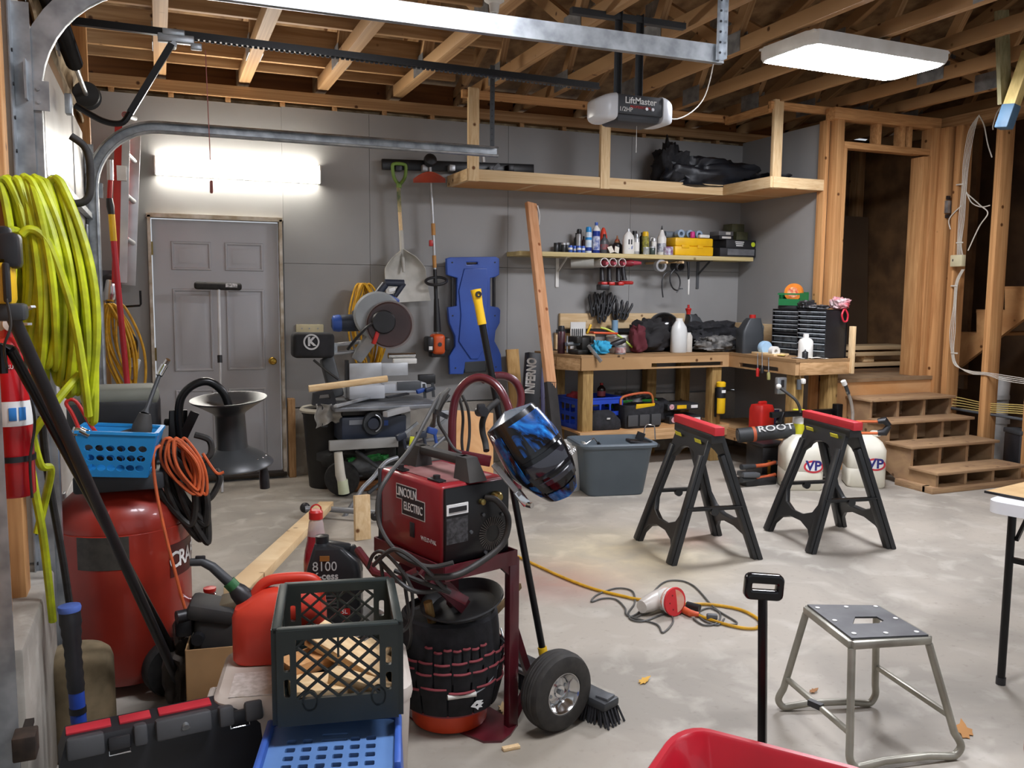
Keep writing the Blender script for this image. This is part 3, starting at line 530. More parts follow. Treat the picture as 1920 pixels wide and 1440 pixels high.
# cord reel on a bent arm
rc = P(438, 870, Y=3.62); rl = thing('cord_reel', 'black cord reel with wide flared flanges and crank peg', 'cord reel', rc, rot=(radians(4), radians(-3), 0)); k = .0021
MB().lathe([(.0, -.01), (.152, -.005), (.157, .0), (.155, .006), (.12, .035), (.062, .07), (.060, .085), (.058, .205), (.064, .215), (.11, .245), (.146, .266), (.148, .272), (.142, .272), (.1, .25), (.055, .235), (0, .232)], n=44).build('spool', mat('reel_black', '#2c2d2e', .38, col2='#383a3b', scale=3), rl)
MB().lathe([(.014, -.1), (.02, -.098), (.02, -.05), (.014, -.005)], (.11, -.06, 0), n=16).build('crank_handle', BLKP, rl)
m = MB()
for x, y in ((.11, -.06), (.125, -.03), (.085, -.085)): m.sph((x, y, .028-.0), .006, 8)
m.build('bolt', CHROME, rl)
MB().tube(bez([(0, 0, .235), (-.02, 0, .3), (-.07, 0, .345), (-.13, 0, .335), (-.175, .0, .29), (-.19, 0, .22), (-.19, 0, .13)], 7), .016, 12).build('arm', BLKM, rl)
MB().box((-.2, .01, .14), (.07, .012, .2), rotm(0, 6, 15), bev=.004).bar((-.13, -.01, .23), (-.2, -.01, .1), .035, .008, (0,1,0)).build('bracket', BLKM, rl)
MB().bar((-.2, .03, .12), (-.36, -.02, .07), .05, .012).build('mounting_bar', BLKM, rl)
# cords hanging between reel and compressor
def hank(name, label, cat, top, drop, width, n, r, m, lean=(0, 0), seed=1, sp=.05, tails=()):
    rn = random.Random(seed); mb = MB(); top = Vector(top)
    for k in range(n):
        x = rn.uniform(-sp, sp); L = drop*(1+rn.uniform(-.14, .12)); w = width*(1+rn.uniform(-.35, .35)); tw = radians(rn.uniform(-25, 25)); y = rn.uniform(-.03, .03); pts = []
        for i in range(24):
            a = 2*pi*i/24; h = (1-cos(a))/2; wd = w*(.35+.65*sin(pi*min(1, .12+h*.8)))
            pts.append(top+Vector((x+wd*sin(a)*cos(tw)+lean[0]*h, y+wd*sin(a)*sin(tw)+lean[1]*h, -L*h)))
        mb.tube(bez(pts+[pts[0]], 2)[:-1], r, 7, closed=True)
    for tl in tails: mb.tube(bez(tl, 6), r, 7)
    return tag(mb.build(name, m), label, cat)
q = lambda x, y, d=3.45: P(x, y, Y=d)
hank('rubber_hose', 'coil of black rubber hose hanging beside the red compressor tank', 'hose', q(312, 832, 3.42), .36, .05, 8, .0125, BCORD, (.1, 0), 5, .035, [[q(330, 905), q(370, 925), q(392, 935), q(412, 900), q(405, 880)], [q(350, 955), q(370, 960), q(388, 940), q(378, 930)], [q(365, 815, 3.5), q(392, 825, 3.5), q(395, 850, 3.5), q(375, 866, 3.5), q(355, 862, 3.5)]])
hank('extension_lead', 'bundle of orange extension cord hanging over the black hose coil', 'cord', q(330, 822, 3.36), .2, .045, 8, .0058, OCORD, (.07, 0), 9, .035, [[q(300, 835, 3.3), q(288, 850, 3.28), q(290, 900, 3.28), q(305, 980, 3.26), q(325, 1060, 3.24), q(350, 1150, 3.22), q(380, 1210, 3.2), q(383, 1250, 3.2)], [q(380, 850, 3.4), q(405, 886, 3.4), q(420, 885, 3.4)]])
# ladder, pole pruner and hooks in the back left corner
lad = thing('extension_ladder', 'red and silver extension ladder hanging in the back left corner', 'ladder', (0, 0, 0))
yl = 6.95; A0, A1 = P(228, 230, Y=yl-.25), P(222, 530, Y=yl-.25); B0, B1 = P(250, 250, Y=yl), P(240, 535, Y=yl)
zz0, zz1 = .0, 0
RA = MB().bar(A0, A1, .03, .085, (1,0,0), bev=.003).build('side_rail', mat('ladder_red', '#c5302a', .45), lad); MB().bar(A0+Vector((.03, -.01, 0)), A1+Vector((.03, -.01, 0)), .02, .05, (1,0,0)).build('side_rail', ALU, lad)
MB().bar(B0, B1, .03, .1, (1,0,0), bev=.003).build('side_rail', ALU, lad)
for i, (y0, y1) in enumerate(((215, 222), (283, 302), (362, 378), (444, 456))): 
    a, b = P(234-i, y0, Y=yl-.25), P(253-i, y1, Y=yl-.02); r_ = MB().cyl(a, b, .017, 12).build('rung', ALU, lad); MB().cyl(a, a.lerp(b, .2), .021, 12).build('rung_collar', REDP, r_)
MB().box(P(228, 325, Y=6.68), (.06, .05, .1)).build('label', WHITE, lad)
pp = thing('pole_pruner', 'red fibreglass pole with yellow sleeve leaning before the ladder', 'pole'); yk = 6.35; pts = [q(x, y, yk) for x, y in ((206, 300), (207, 338), (205, 372), (209, 402), (213, 452), (240, 715))]
MB().cyl(pts[0], pts[1], .02, 14).build('head', ALU, pp); MB().cyl(pts[1], pts[2], .016, 14).build('pole_upper', REDP, pp); MB().tube([pts[2], pts[2].lerp(pts[3], .5), pts[3]], [.02, .025, .02], 14).build('collar', BLKP, pp)
MB().cyl(pts[3], pts[4], .021, 14).build('sleeve', YEL, pp); MB().cyl(pts[4], Vector((q(258, 880, yk).x, yk, .004)), .019, 14).build('pole_lower', mat('pole_red', '#c62a36', .4), pp)
t = thing('wall_hook', 'thin black utility hook sticking out left of the grey door', 'hook'); MB().tube([q(205, 577, 6.9), q(232, 575, 6.75), q(262, 573, 6.7), q(264, 570, 6.7), q(263, 545, 6.7)], .008, 8).build('hook', BLKM, t); MB().box(q(203, 577, 6.95), (.02, .05, .1)).build('mounting_plate', BLKM, t)
hank('yellow_extension_cord', 'yellow extension cord hanging in long loops beside the red pole', 'cord', q(212, 570, 6.7), .62, .07, 9, .009, YCORD, (.11, -.03), 4, .06)
t = thing('electric_hedge_tool', 'silver and black hand tool hanging above the yellow cord loops', 'tool'); MB().box(q(207, 545, 6.75), (.09, .06, .16), rotm(0, 12, 0), bev=.02).build('body', CHROME, t); MB().sph(q(205, 535, 6.78), (.08, .04, .08), 14).build('cap', BLKP, t); MB().box(q(200, 515, 6.85), (.2, .03, .06)).build('bracket', GREYP, t)
t = thing('circular_saw_guard', 'silver gadget with trailing black cord low beside the red pole', 'tool'); MB().box(q(250, 695, 6.7), (.07, .05, .18), rotm(0, 15, 0), bev=.015).cyl(q(246, 680, 6.66), q(246, 680, 6.72), .035, 16).build('body', ALU, t); MB().tube(bez([q(240, 660, 6.7), q(252, 640, 6.7), q(246, 625, 6.7), q(257, 640, 6.7), q(255, 665, 6.7), q(245, 675, 6.7)], 6), .006, 6).build('cord', BCORD, t)
o = tag(MB().box(q(196, 640, 6.95), (.05, .04, 1.0), rotm(0, -2, 0)).build('shelf_upright', FRAME), 'rough brown upright board standing in the back left corner', 'board')
# ================================================================ BACK WALL
def plate(name, loops, Y, th, m, par=None, bev=0, back=True):
    """real plate standing at depth Y: outlines surveyed from the photo, thickness th going away from the viewer"""
    L = [[(v.x, v.z) for v in (P(x, y, Y=Y) for x, y in lp)] for lp in loops]
    return shape(name, L, th, m, par, Matrix(((1,0,0,0),(0,0,-1,Y+th),(0,1,0,0),(0,0,0,1))), bev)
def px(x, y, Y): return P(x, y, Y=Y)
t = thing('tool_rail', 'long black tool rail with clips high on the grey wall', 'tool rail'); a, b = px(716, 308, 7.06), px(1000, 318, 7.06)
MB().bar(a, b, .035, .085, (0,0,1), bev=.004).build('rail', BLKM, t)
for x in (745, 795, 845, 955): MB().box(px(x, 316, 7.04)+Vector((0, -.02, 0)), (.05, .06, .05), bev=.004).build('clip', ALU if x in (795, 845) else BLKP, t)
m = MB().bar(px(905, 283, 6.98), px(907, 304, 6.98), .02, .02).build('hook', WHITEP, t); MB().bar(px(925, 318, 6.95), px(936, 308, 6.95), .012, .03).build('hook', BLKP, t)
# snow shovel
t = thing('snow_shovel', 'grey scoop shovel with green D grip hanging on the tool rail', 'shovel'); ys = 6.99
MB().tube(bez([px(748, 346, ys), px(739, 333, ys), px(736, 312, ys), px(741, 307, ys), px(756, 308, ys), px(761, 313, ys), px(759, 333, ys), px(749, 347, ys)], 5), .014, 10).cyl(px(748, 344, ys), px(748, 352, ys), .022, 12).build('grip', mat('grip_green', '#6f8f3a', .5), t)
MB().cyl(px(747, 350, ys), px(749.5, 398, ys), .016, 12).build('shaft_sleeve', mat('shaft_green', '#4c5a35', .6, col2='#b9a678', scale=14), t); MB().cyl(px(749.5, 398, ys), px(752, 436, ys), .0155, 12).build('shaft', PINE, t)
MB().tube([px(752, 432, ys), px(754, 470, ys), px(757, 510, ys-.03)], [.019, .019, .012], 12).build('socket', mat('scoop_grey', '#c4c1b8', .45, col2='#a9a69d', scale=7), t)
ol = lambda v: (lambda s: (s*(.5+.5*min(1, (v*3.2+.02))**.55) if v < .3 else s*(1+.0*v)) )
def scoop(u, v):
    c0 = px(754, 467, ys); c1 = px(765, 566, ys); c = c0.lerp(c1, v); hw = .165*min(1, (v*3+.03))**.45*(1+.12*v); s = u*2-1
    return (c.x+s*hw, ys-.01-.06*s*s*(1-.6*v)+.03*sin(pi*v)-.012*abs(sin(s*4.5))*(1-v), c.z+.012*s*(v)-.01*(1-v)*s*s*3)
MB().sheet(scoop, 22, 16, .005).build('scoop', _M['scoop_grey'], t)
# string trimmer
t = thing('string_trimmer', 'orange string trimmer hanging engine down beside the shovel', 'string trimmer'); yt = 6.98
pts = [px(806, 300, yt), px(812, 420, yt), px(816, 520, yt), px(820, 625, yt)]
MB().tube(pts, .0125, 12).build('shaft', ALU, t); MB().tube([px(815.5, 505, yt), px(817.5, 560, yt)], .016, 12).tube([px(818, 560, yt), px(820, 622, yt)], [.02, .032], 14).build('handle_grip', BLKP, t)
MB().tube([px(812, 419, yt), px(813, 441, yt)], .018, 12).tube([px(814, 479, yt), px(815, 502, yt)], .017, 12).build('shaft_sleeve', mat('tan_sleeve', '#c08a4a', .6), t)
MB().lathe([(0, -.05), (.05, -.05), (.055, -.02), (.05, 0), (.02, .02), (0, .02)], px(808, 298, yt-.03), (0, -1, .4), 20).build('line_head', BLKP, t)
MB().sheet(lambda u, v: tuple(px(775+60*u, 336-14*sin(pi*u)*v+6*(1-v), yt-.05-.1*v)), 14, 5, .006).build('guard', mat('guard_orange', '#b5462a', .5), t)
MB().tube(arc(px(818, 527, yt-.05), .09, 0, 360, (1,0,.1), (0,.5,.35), 22)[:-1], .012, 8, closed=True).build('loop_handle', BLKP, t)
MB().box(px(808, 456, yt-.02), (.03, .03, .05), bev=.006).build('trigger', REDP, t)
e = px(820, 645, yt); MB().box(e, (.11, .14, .17), bev=.03, seg=3).build('engine_cover', mat('engine_orange', '#dc5a22', .4), t); MB().box(e+Vector((-.075, 0, 0)), (.06, .13, .13), bev=.02).box(e+Vector((.07, 0, -.0)), (.06, .13, .11), bev=.02).box(e+Vector((0, .02, -.09)), (.12, .1, .04), bev=.01).build('engine_case', BLKP, t); MB().cyl(e+Vector((.0, -.075, .0)), e+Vector((0, -.055, 0)), .018, 12).build('starter', DGREY, t); MB().box(e+Vector((-.078, -.066, -.03)), (.03, .006, .03)).build('white_sticker', WHITE, t)
# blue creeper
t = thing('mechanic_creeper', 'blue moulded mechanic creeper hung upright on the grey wall', 'creeper', (0, 0, 0)); yc = 6.98
outl = [(839, 486), (845, 484), (930, 483), (935, 486), (935, 514), (929, 518), (918, 520), (918, 560), (918, 575), (934, 578), (937, 582), (936, 605), (928, 620), (926, 640), (934, 655), (938, 665), (940, 695), (921, 697), (911, 676), (872, 678), (868, 700), (845, 700), (844, 668), (855, 650), (855, 630), (844, 605), (842, 578), (858, 575), (859, 520), (848, 517), (840, 514)]
plate('deck', [outl, [(873, 490), (897, 490), (898, 497), (874, 498)]], yc, .045, mat('creeper_blue', '#2f55ad', .42, col2='#29499a', scale=3), t, bev=.008)
plate('raised_panel', [[(872, 505), (912, 504), (915, 545), (912, 590), (918, 640), (906, 655), (896, 672), (884, 672), (872, 655), (862, 640), (866, 590), (862, 545)]], yc-.012, .02, _M['creeper_blue'], t, bev=.006)
for x in (846, 924): MB().cyl(px(x+2, 520, yc+.03), px(x+2, 577, yc+.03), .014, 12).build('side_handle', BLKP, t)
for x, y in ((848, 492), (928, 492), (849, 592), (928, 592), (854, 690), (930, 688)):
    MB().cyl(px(x, y, yc+.05), px(x, y, yc+.12), .03, 16).cyl(px(x, y, yc-.004), px(x, y, yc+.01), .007, 8).build('caster', DGREY, t)
plate('headrest', [[(872, 680), (910, 677), (910, 695), (873, 697)]], yc+.0, .05, DGREY, t, bev=.01)
# outlet, cord hank, push broom on the door
t = thing('outlet_box', 'cream double outlet plate on the wall right of the door', 'outlet'); plate('cover_plate', [rrect(556, 609, 606, 623, 1)], YB-.02, .018, CREAM, t, bev=.003)
for x in (566, 580, 596): MB().cyl(px(x, 616, YB-.025), px(x, 616, YB-.015), .006, 10).build('screw', STEEL, t)
hank('yellow_extension_cord', 'yellow extension cord coil hanging on the grey wall behind the mitre saw', 'cord', px(683, 532, 7.0), .76, .1, 12, .008, YCORD, (.06, -.0), 12, .05)
t = thing('snow_broom', 'black headed telescopic snow broom leaning on the grey door', 'broom'); yb_ = 6.98
MB().box(px(409, 536.5, yb_), (.345, .045, .058), rotm(0, 1.2, 0), bev=.02, seg=3).build('head', RUB, t); MB().box(px(434, 535, yb_-.026), (.085, .003, .03), rotm(0, 1.2, 0)).build('printed_patch', mat('patch_grey', '#7d7d7d', .6, col2='#e8e8e8', scale=60), t)
MB().cyl(px(410, 540, yb_), px(412.5, 680, yb_-.1), .012, 12).cyl(px(412.5, 680, yb_-.1), Vector((px(416, 890, yb_-.3).x, yb_-.3, .004)), .0095, 12).build('pole', mat('pole_white', '#d9dadb', .35), t); MB().cyl(px(412, 666, yb_-.09), px(412.5, 680, yb_-.1), .018, 12).build('collar', BLKP, t)
# ================================================================ UPPER STORAGE SHELF
t = thing('storage_shelf', 'overhead pine storage shelf hung on posts along the back wall', 'shelf'); ZB, ZT, YF = 2.385, 2.475, 6.6
MB().box((3.5, YF+.019, 2.43), (2.44, .038, .09), bev=.002).build('front_board', PINE, t); MB().box((2.3, 6.86, 2.43), (.038, .5, .09), bev=.002).build('end_board', PINE, t)
MB().box((4.72, 6.27, 2.43), (.038, .65, .09), bev=.002).build('side_board', PINE, t); MB().box((5.0, 5.955, 2.43), (.55, .038, .09), bev=.002).build('return_board', PINE, t)
m = MB()
for x in (2.9, 3.5, 4.1, 4.68): m.box((x, 6.86, 2.43), (.038, .48, .089))
m.box((5.0, 6.5, 2.43), (.55, .038, .089)); m.build('joist', PINE, t)
MB().box((3.5, 6.86, 2.392), (2.42, .5, .012)).box((5.0, 6.53, 2.392), (.56, 1.12, .012)).build('deck', PLY, t)
for x0, Y in ((887, 6.61), (1133, 6.61), (1454, 5.975)):
    p = px(x0, 330, Y); MB().box((p.x, Y-.0, 2.74), (.089, .038, .72), bev=.003).build('post', PINE, t)
for a, b in (((2.25, YF+.04, 3.055), (4.75, YF+.04, 3.055)), ((4.7, 5.99, 3.055), (5.55, 5.99, 3.055)), ((4.72, 6.0, 3.03), (4.72, 6.6, 3.03))): MB().bar(a, b, .04, .06).build('top_rail', STUDW, t)
def lump(name, label, cat, c, d, m, seed=1, n=5, group=None, rz=0, amp=.25):
    """a soft folded mass (cloth, bag): a closed surface with folds"""
    rn = random.Random(seed); ph = [(rn.uniform(2, 6), rn.uniform(2, 6), rn.uniform(0, 6)) for _ in range(n)]; mb = MB(); nu, nv = 48, 24; rings = []; from mathutils import noise as NZ
    for j in range(nv+1):
        t_ = pi*j/nv; ring = []
        for i in range(nu):
            a = 2*pi*i/nu; k = 1+sum(amp/n*sin(f1*a+p)*sin(f2*t_+p) for f1, f2, p in [(round(x), y, z) for x, y, z in ph]); s = sin(t_); pv = Vector((cos(a)*s*1.6+seed*7.3, sin(a)*s*1.6+seed*3.1, cos(t_)*1.6)); k += amp*(.75*(.28-abs(NZ.noise(pv*1.15)))+.35*(.25-abs(NZ.noise(pv*2.6))))*1.5
            sq = lambda v: copysign(abs(v)**.7, v)
            ring.append(Vector((d[0]/2*sq(cos(a))*max(s, .002)**.7*k, d[1]/2*sq(sin(a))*max(s, .002)**.7*k, d[2]/2*(sq(-cos(t_))*(k if j > nv/2 else 1)+1))))
        rings.append(ring)
    mb.loft(rings); o = tag(mb.build(name, m, ang=60), label, cat, group); o.location = c; o.rotation_euler.z = radians(rz); return o
p = px(1345, 335, 6.5); lump('black_duffel', 'black bag and tarp heaped on the overhead pine shelf', 'bag', (4.66, 6.78, 2.4), (.95, .4, .3), mat('tarp_black', '#15161a', .45, col2='#202228', scale=6, bump=.2), 3, 7, amp=.5)
o = lump('black_cover', 'black upright folded cover at the left of the bag on the overhead shelf', 'cover', (4.26, 6.8, 2.4), (.2, .3, .4), BLKF, 8, 5, amp=.7)
lump('grey_tarp', 'low dark tarp with a pale crease by the right end of the overhead shelf', 'tarp', (5.02, 6.4, 2.4), (.45, .5, .14), mat('tarp_grey', '#2a2c30', .4, col2='#17181b', scale=5, bump=.2), 5, 7, amp=.5)
# ================================================================ LOW SHELF AND ITS BOTTLES
ZS_ = 1.855; t = thing('wall_shelf', 'long pale plank shelf with bottles on the grey wall above the workbench', 'shelf')
MB().box((4.03, 6.97, ZS_-.02), (2.4, .3, .038), bev=.003).build('plank', wood('pale_plank', '#cdbd8c', '#bda873', '#8a7548'), t)
for x in (1046, 1310):
    p = px(x, 500, 7.1); MB().box((p.x, 7.112, ZS_-.17), (.03, .006, .26)).box((p.x, 7.0, ZS_-.042), (.03, .22, .006)).bar((p.x, 7.1, ZS_-.16), (p.x, 6.92, ZS_-.045), .02, .006, (1,0,0)).build('bracket', WHITEP if x < 1100 else GREYP, t)
def vessel(name, label, cat, b, Y, z0, body, bm, cap=None, cm=None, group=None, n=20, bands=(), sy=1, rz=0):
    """bottle, can or jar: b = its extent in the photo, profiles in units of (radius, height)"""
    x0, x1, y0, y1 = b; a, c = px(x0, y1, Y), px(x1, y1, Y); r = (c.x-a.x)/2*.97; h = px(x0, y0, Y).z-px(x0, y1, Y).z
    t = thing(name, label, cat, ((a.x+c.x)/2, Y, z0), rz, group); MB().lathe([(p*r, q*h) for p, q in body], n=n, sy=sy).build('body', bm, t)
    if cap: MB().lathe([(p*r, q*h) for p, q in cap], n=n, sy=sy).build('cap', cm, t)
    for za, zb, m_, rr in bands: MB().lathe([(rr*r, za*h), (rr*r*1.015, za*h), (rr*r*1.015, zb*h), (rr*r, zb*h)], n=n, closed=True, sy=sy).build('label_band', m_, t)
    return t
def prof_bottle(neck=.3, sh=.68, top=.85): return [(0, 0), (.92, 0), (1, .03), (1, sh), (.9, sh+.05), (neck+.05, top-.03), (neck, top), (0, top)]
SPRAY = [(0, 0), (.96, 0), (1, .02), (1, .76), (.8, .8), (.8, .82), (0, .82)]; SPCAP = [(0, .8), (.86, .8), (.86, .93), (.7, 1), (0, 1)]
CAN = [(0, 0), (.96, 0), (1, .03), (1, .97), (.95, 1), (0, 1)]; JAR = [(0, 0), (.95, 0), (1, .05), (1, .78), (.9, .84), (0, .84)]; JCAP = [(0, .8), (.95, .8), (.95, 1), (0, 1)]
def z7(x, y): return (1020+x/4.683, 400+y/4.683)
def b7(x0, x1, y0, y1): a, c = z7(x0, y0), z7(x1, y1); return (a[0], c[0], a[1], c[1])
SV = lambda name, label, cat, b, Y, *a, **k: vessel(name, label, cat, b7(*b), Y, ZS_, *a, **k)
dk = mat('dark_jar', '#27292b', .35); bl = mat('can_blue', '#2a4fae', .35, .2, '#5d7fd0', 30); nb = mat('navy_can', '#1e3c95', .3, .2)
for i, (x0, x1, Y) in enumerate(((85, 130, 6.95), (118, 165, 7.02), (150, 195, 6.93), (180, 225, 7.03))): SV('paint_jar', ['small dark jar at the left end of the wall shelf', 'second small dark jar from the left on the wall shelf', 'third small dark jar from the left on the wall shelf', 'small silver lidded dark jar behind the blue cans on the shelf'][i], 'jar', (x0, x1, 240-8*(i % 2), 324), Y, JAR, dk, JCAP, ALU if i > 1 else BLKP, 'small jars at the left of the wall shelf')
for i, x in enumerate((213, 250, 288, 325)): SV('blue_can', ['leftmost of the four small blue cans on the wall shelf', 'second from left of the four small blue cans', 'third from left of the four small blue cans', 'rightmost of the four small blue cans on the wall shelf'][i], 'can', (x, x+36, 268, 330), 6.89+.03*(i % 2), CAN, bl, None, None, 'small blue cans on the wall shelf', bands=((.4, .7, WHITE, 1.0),) if i != 1 else ((.3, .6, ALU, 1.0),))
SV('spray_can', 'grey spray can with black tip left on the wall shelf', 'spray can', (283, 330, 98, 312), 7.0, SPRAY, ALU, SPCAP, BLKP); SV('glue_bottle', 'slim dark bottle behind the grey spray can', 'bottle', (262, 298, 118, 300), 7.06, prof_bottle(), DGREY, [(0, .84), (.34, .84), (.3, 1), (0, 1)], BLKP)
SV('brown_bottle', 'small dark maroon bottle beside the blue capped spray can', 'bottle', (330, 364, 165, 318), 7.0, prof_bottle(), mat('maroon_label', '#4b2f33', .4), [(0, .84), (.4, .84), (.4, 1), (0, 1)], BLKP)
SV('spray_can', 'white and blue spray can with bright blue cap', 'spray can', (362, 416, 100, 330), 6.9, SPRAY, mat('spray_white', '#b9cfe0', .35, col2='#e6ebee', scale=18), SPCAP, mat('cap_cyan', '#1f8fd6', .35), bands=((.08, .22, nb, 1), (.5, .6, mat('cap_cyan', '#1f8fd6'), 1)))
SV('aerosol_can', 'tall navy blue aerosol can with white shoulder', 'spray can', (424, 487, 62, 334), 6.9, [(0, 0), (.96, 0), (1, .02), (1, .72), (0, .72)], nb, [(0, .72), (1, .72), (.95, .78), (.4, .88), (.4, .9), (0, .9)], WHITEP, bands=((.1, .55, mat('label_blue2', '#2d4da0', .5, col2='#dfe3ea', scale=26), 1.0), (.9, 1.0, bl, .42)))
SV('funnel_jug', 'bright orange red funnel jug behind the grey oil bottle', 'jug', (486, 552, 66, 300), 7.02, [(0, 0), (.9, 0), (1, .05), (1, .6), (.75, .8), (.45, .95), (.2, 1), (0, 1)], mat('funnel_red', '#e0482f', .45))
SV('oil_bottle', 'dark grey quart oil bottle with red label', 'bottle', (492, 566, 165, 336), 6.9, prof_bottle(.32, .62, .88), mat('oil_grey', '#46484b', .4), [(0, .88), (.36, .88), (.36, 1), (0, 1)], BLKP, sy=.65, bands=((.2, .48, mat('label_red', '#8c3a3c', .5, col2='#55575a', scale=30), 1.0),))
SV('squeeze_bottle', 'black bottle with tan and red nozzle top on the shelf', 'bottle', (602, 680, 145, 312), 7.0, prof_bottle(.35, .5, .7), BLKP, [(0, .55), (.6, .55), (.6, .68), (.25, .82), (.1, 1), (0, 1)], mat('nozzle_tan', '#a06a44', .5), bands=((.72, .78, REDP, .45),))
for i, (x, lb) in enumerate(((587, 'left white folded card leaning on the shelf front'), (640, 'right white folded card leaning on the shelf front'))): o = tag(MB().box((0, 0, .0), (.045, .002, .06), rotm(-20, (-18, 18)[i], 0)).build('paper_card', PAPER), lb, 'card', 'white cards on the wall shelf'); o.location = px(*z7(x, 312), 6.85); o.location.z = ZS_+.034
t = SV('motor_oil_bottle', 'white motor oil bottle with blue label script', 'bottle', (690, 790, 122, 345), 6.9, [(0, 0), (.95, 0), (1, .03), (1, .55), (.85, .74), (.3, .88), (.25, .9), (0, .9)], WHITEP, [(0, .9), (.3, .9), (.28, 1), (0, 1)], ALU, sy=.6)
m = MB(); [m.box((x, -.0325, .108), (.014, .002, .045)) for x in (-.012, .013)]; m.build('label_print', BLKP, t); text('oil', .04, BLUEPR, t, axes((.003, -.0325, .055), (1,0,.15), (0,0,1)), bold=.001, shear=.3)
SV('black_bottle', 'black bottle with black cap behind the white motor oil', 'bottle', (762, 822, 108, 320), 7.03, prof_bottle(.5, .7, .82), BLKP, [(0, .8), (.62, .8), (.6, 1), (0, 1)], BLKP); SV('aerosol_can', 'silver aerosol can between white oil bottle and green bottle', 'spray can', (786, 834, 165, 345), 6.9, SPRAY, ALU, SPCAP, STEEL, bands=((.15, .6, WHITEP, 1.0),))
SV('green_bottle', 'dark green bottle behind the yellow capped can', 'bottle', (838, 884, 130, 330), 7.0, prof_bottle(.45, .78, .9), mat('bottle_green', '#27352a', .35), [(0, .9), (.5, .9), (.5, 1), (0, 1)], BLKP); SV('spray_can', 'black spray can with bright yellow cap', 'spray can', (858, 916, 138, 342), 6.92, SPRAY, mat('can_olive', '#2d2d22', .35, col2='#b7b04a', scale=30), SPCAP, YEL)
SV('glass_jar', 'small clear glass jar in front of the yellow capped can', 'jar', (872, 922, 282, 346), 6.86, JAR, GLASS, JCAP, ALU); SV('aerosol_can', 'white aerosol can standing left of the white nozzle bottle', 'spray can', (940, 984, 190, 340), 6.92, SPRAY, WHITEP, SPCAP, ALU); SV('small_jar', 'clear jar with dark green contents on the shelf', 'jar', (926, 975, 270, 342), 6.87, JAR, mat('jar_green', '#3d4a44', .25), JCAP, ALU)
SV('aerosol_can', 'dull silver can tucked behind the white aerosol can', 'spray can', (924, 968, 172, 330), 7.03, SPRAY, STEEL, SPCAP, WHITEP)
SV('glue_bottle', 'white bottle with tall pointed nozzle on the shelf', 'bottle', (995, 1066, 85, 345), 6.92, [(0, 0), (.95, 0), (1, .02), (1, .58), (.85, .64), (.72, .66), (.3, .86), (0, .86)], WHITEP, [(0, .84), (.26, .84), (.08, 1), (0, 1)], BLKP, bands=((.1, .4, mat('print_grey', '#c9cbcf', .5, col2='#5c6270', scale=40), 1.0),))
SV('small_tin', 'small blue pink and white tin at the yellow case', 'tin', (1050, 1128, 272, 346), 6.87, CAN, mat('tin_mix', '#d5dbe6', .4, col2='#7a3d74', scale=26))
# yellow case and rolls, boxes
def box_at(name, label, cat, b, Y, dy, m, z0, group=None, bev=.008, fn=b7):
    x0, x1, y0, y1 = fn(*b) if fn else b; a, c = px(x0, y1, Y), px(x1, y0, Y); h = c.z-a.z
    t = thing(name, label, cat, ((a.x+c.x)/2, Y+dy/2, z0), 0, group); w = c.x-a.x; MB().box((0, 0, h/2), (w, dy, h), bev=bev).build('body', m, t); return t, w, h
yc_ = mat('case_yellow', '#f2bf12', .4, col2='#e0ab10', scale=6)
t, w_, h_ = box_at('tool_case', 'yellow plastic case lying flat on the wall shelf', 'case', (1150, 1490, 282, 355), 6.85, .24, yc_, ZS_, bev=.012); MB().box((-.0, 0, h_+.038), (w_*.985, .236, .078), bev=.014).build('lid', yc_, t); MB().box((-.1, -.122, h_*.95), (.08, .01, .03), bev=.003).box((.06, -.122, h_*.95), (.06, .01, .03), bev=.003).build('latch', yc_, t)
zr = ZS_+h_+.077; tp = mat('roll_blue', '#a6bcd2', .35, col2='#8aa0b8', scale=5)
for i, (x, y, lb) in enumerate(((1212, 168, 'left pale blue tape roll standing on the yellow case'), (1300, 166, 'middle pale blue tape roll standing on the yellow case'), (1392, 172, 'right pale blue tape roll on the yellow case'))):
    p = px(*z7(x, y), 6.88); R_ = .037; o = tag(MB().lathe([(.018, -.03), (R_, -.03), (R_, .03), (.018, .03)], n=24, axis=(0,1,0), closed=True).build('tape_roll', tp), lb, 'tape roll', 'tape rolls on the yellow case'); o.location = (p.x, 6.92+.02*i, zr+R_)
o = tag(MB().tube([(0, 0, 0), (.14, 0, 0)], .032, 18).build('plastic_tube', mat('tube_grey', '#7b8792', .35)), 'grey blue plastic tube lying left on the yellow case', 'tube'); p = px(*z7(1085, 170), 6.97); o.location = (p.x, 7.02, zr+.033)
o = tag(MB().box((0, 0, .016), (.11, .05, .032), bev=.012).build('label_roll', WHITEP), 'white packet with blue edge at the right on the yellow case', 'packet'); o.location = (px(*z7(1400, 190), 6.86).x, 6.855, zr)
SVp = vessel('pink_jar', 'small bright pink jar on top of the yellow case', 'jar', b7(1286, 1322, 148, 202), 6.865, zr, JAR, mat('jar_pink', '#cf2f82', .4), JCAP, mat('jar_pink', '#cf2f82'))
bk_ = mat('box_black', '#222225', .5)
t, w_, h_ = box_at('ammo_box', 'long black box with grey lower band at right on the wall shelf', 'box', (1545, 1862, 305, 372), 6.85, .2, bk_, ZS_, bev=.004); m = MB().box((.03, -.102, h_*.55), (w_*.75, .003, h_*.7)).build('label_panel', mat('panel_grey', '#6c6d70', .5, col2='#57585b', scale=12), t); zb = ZS_+h_
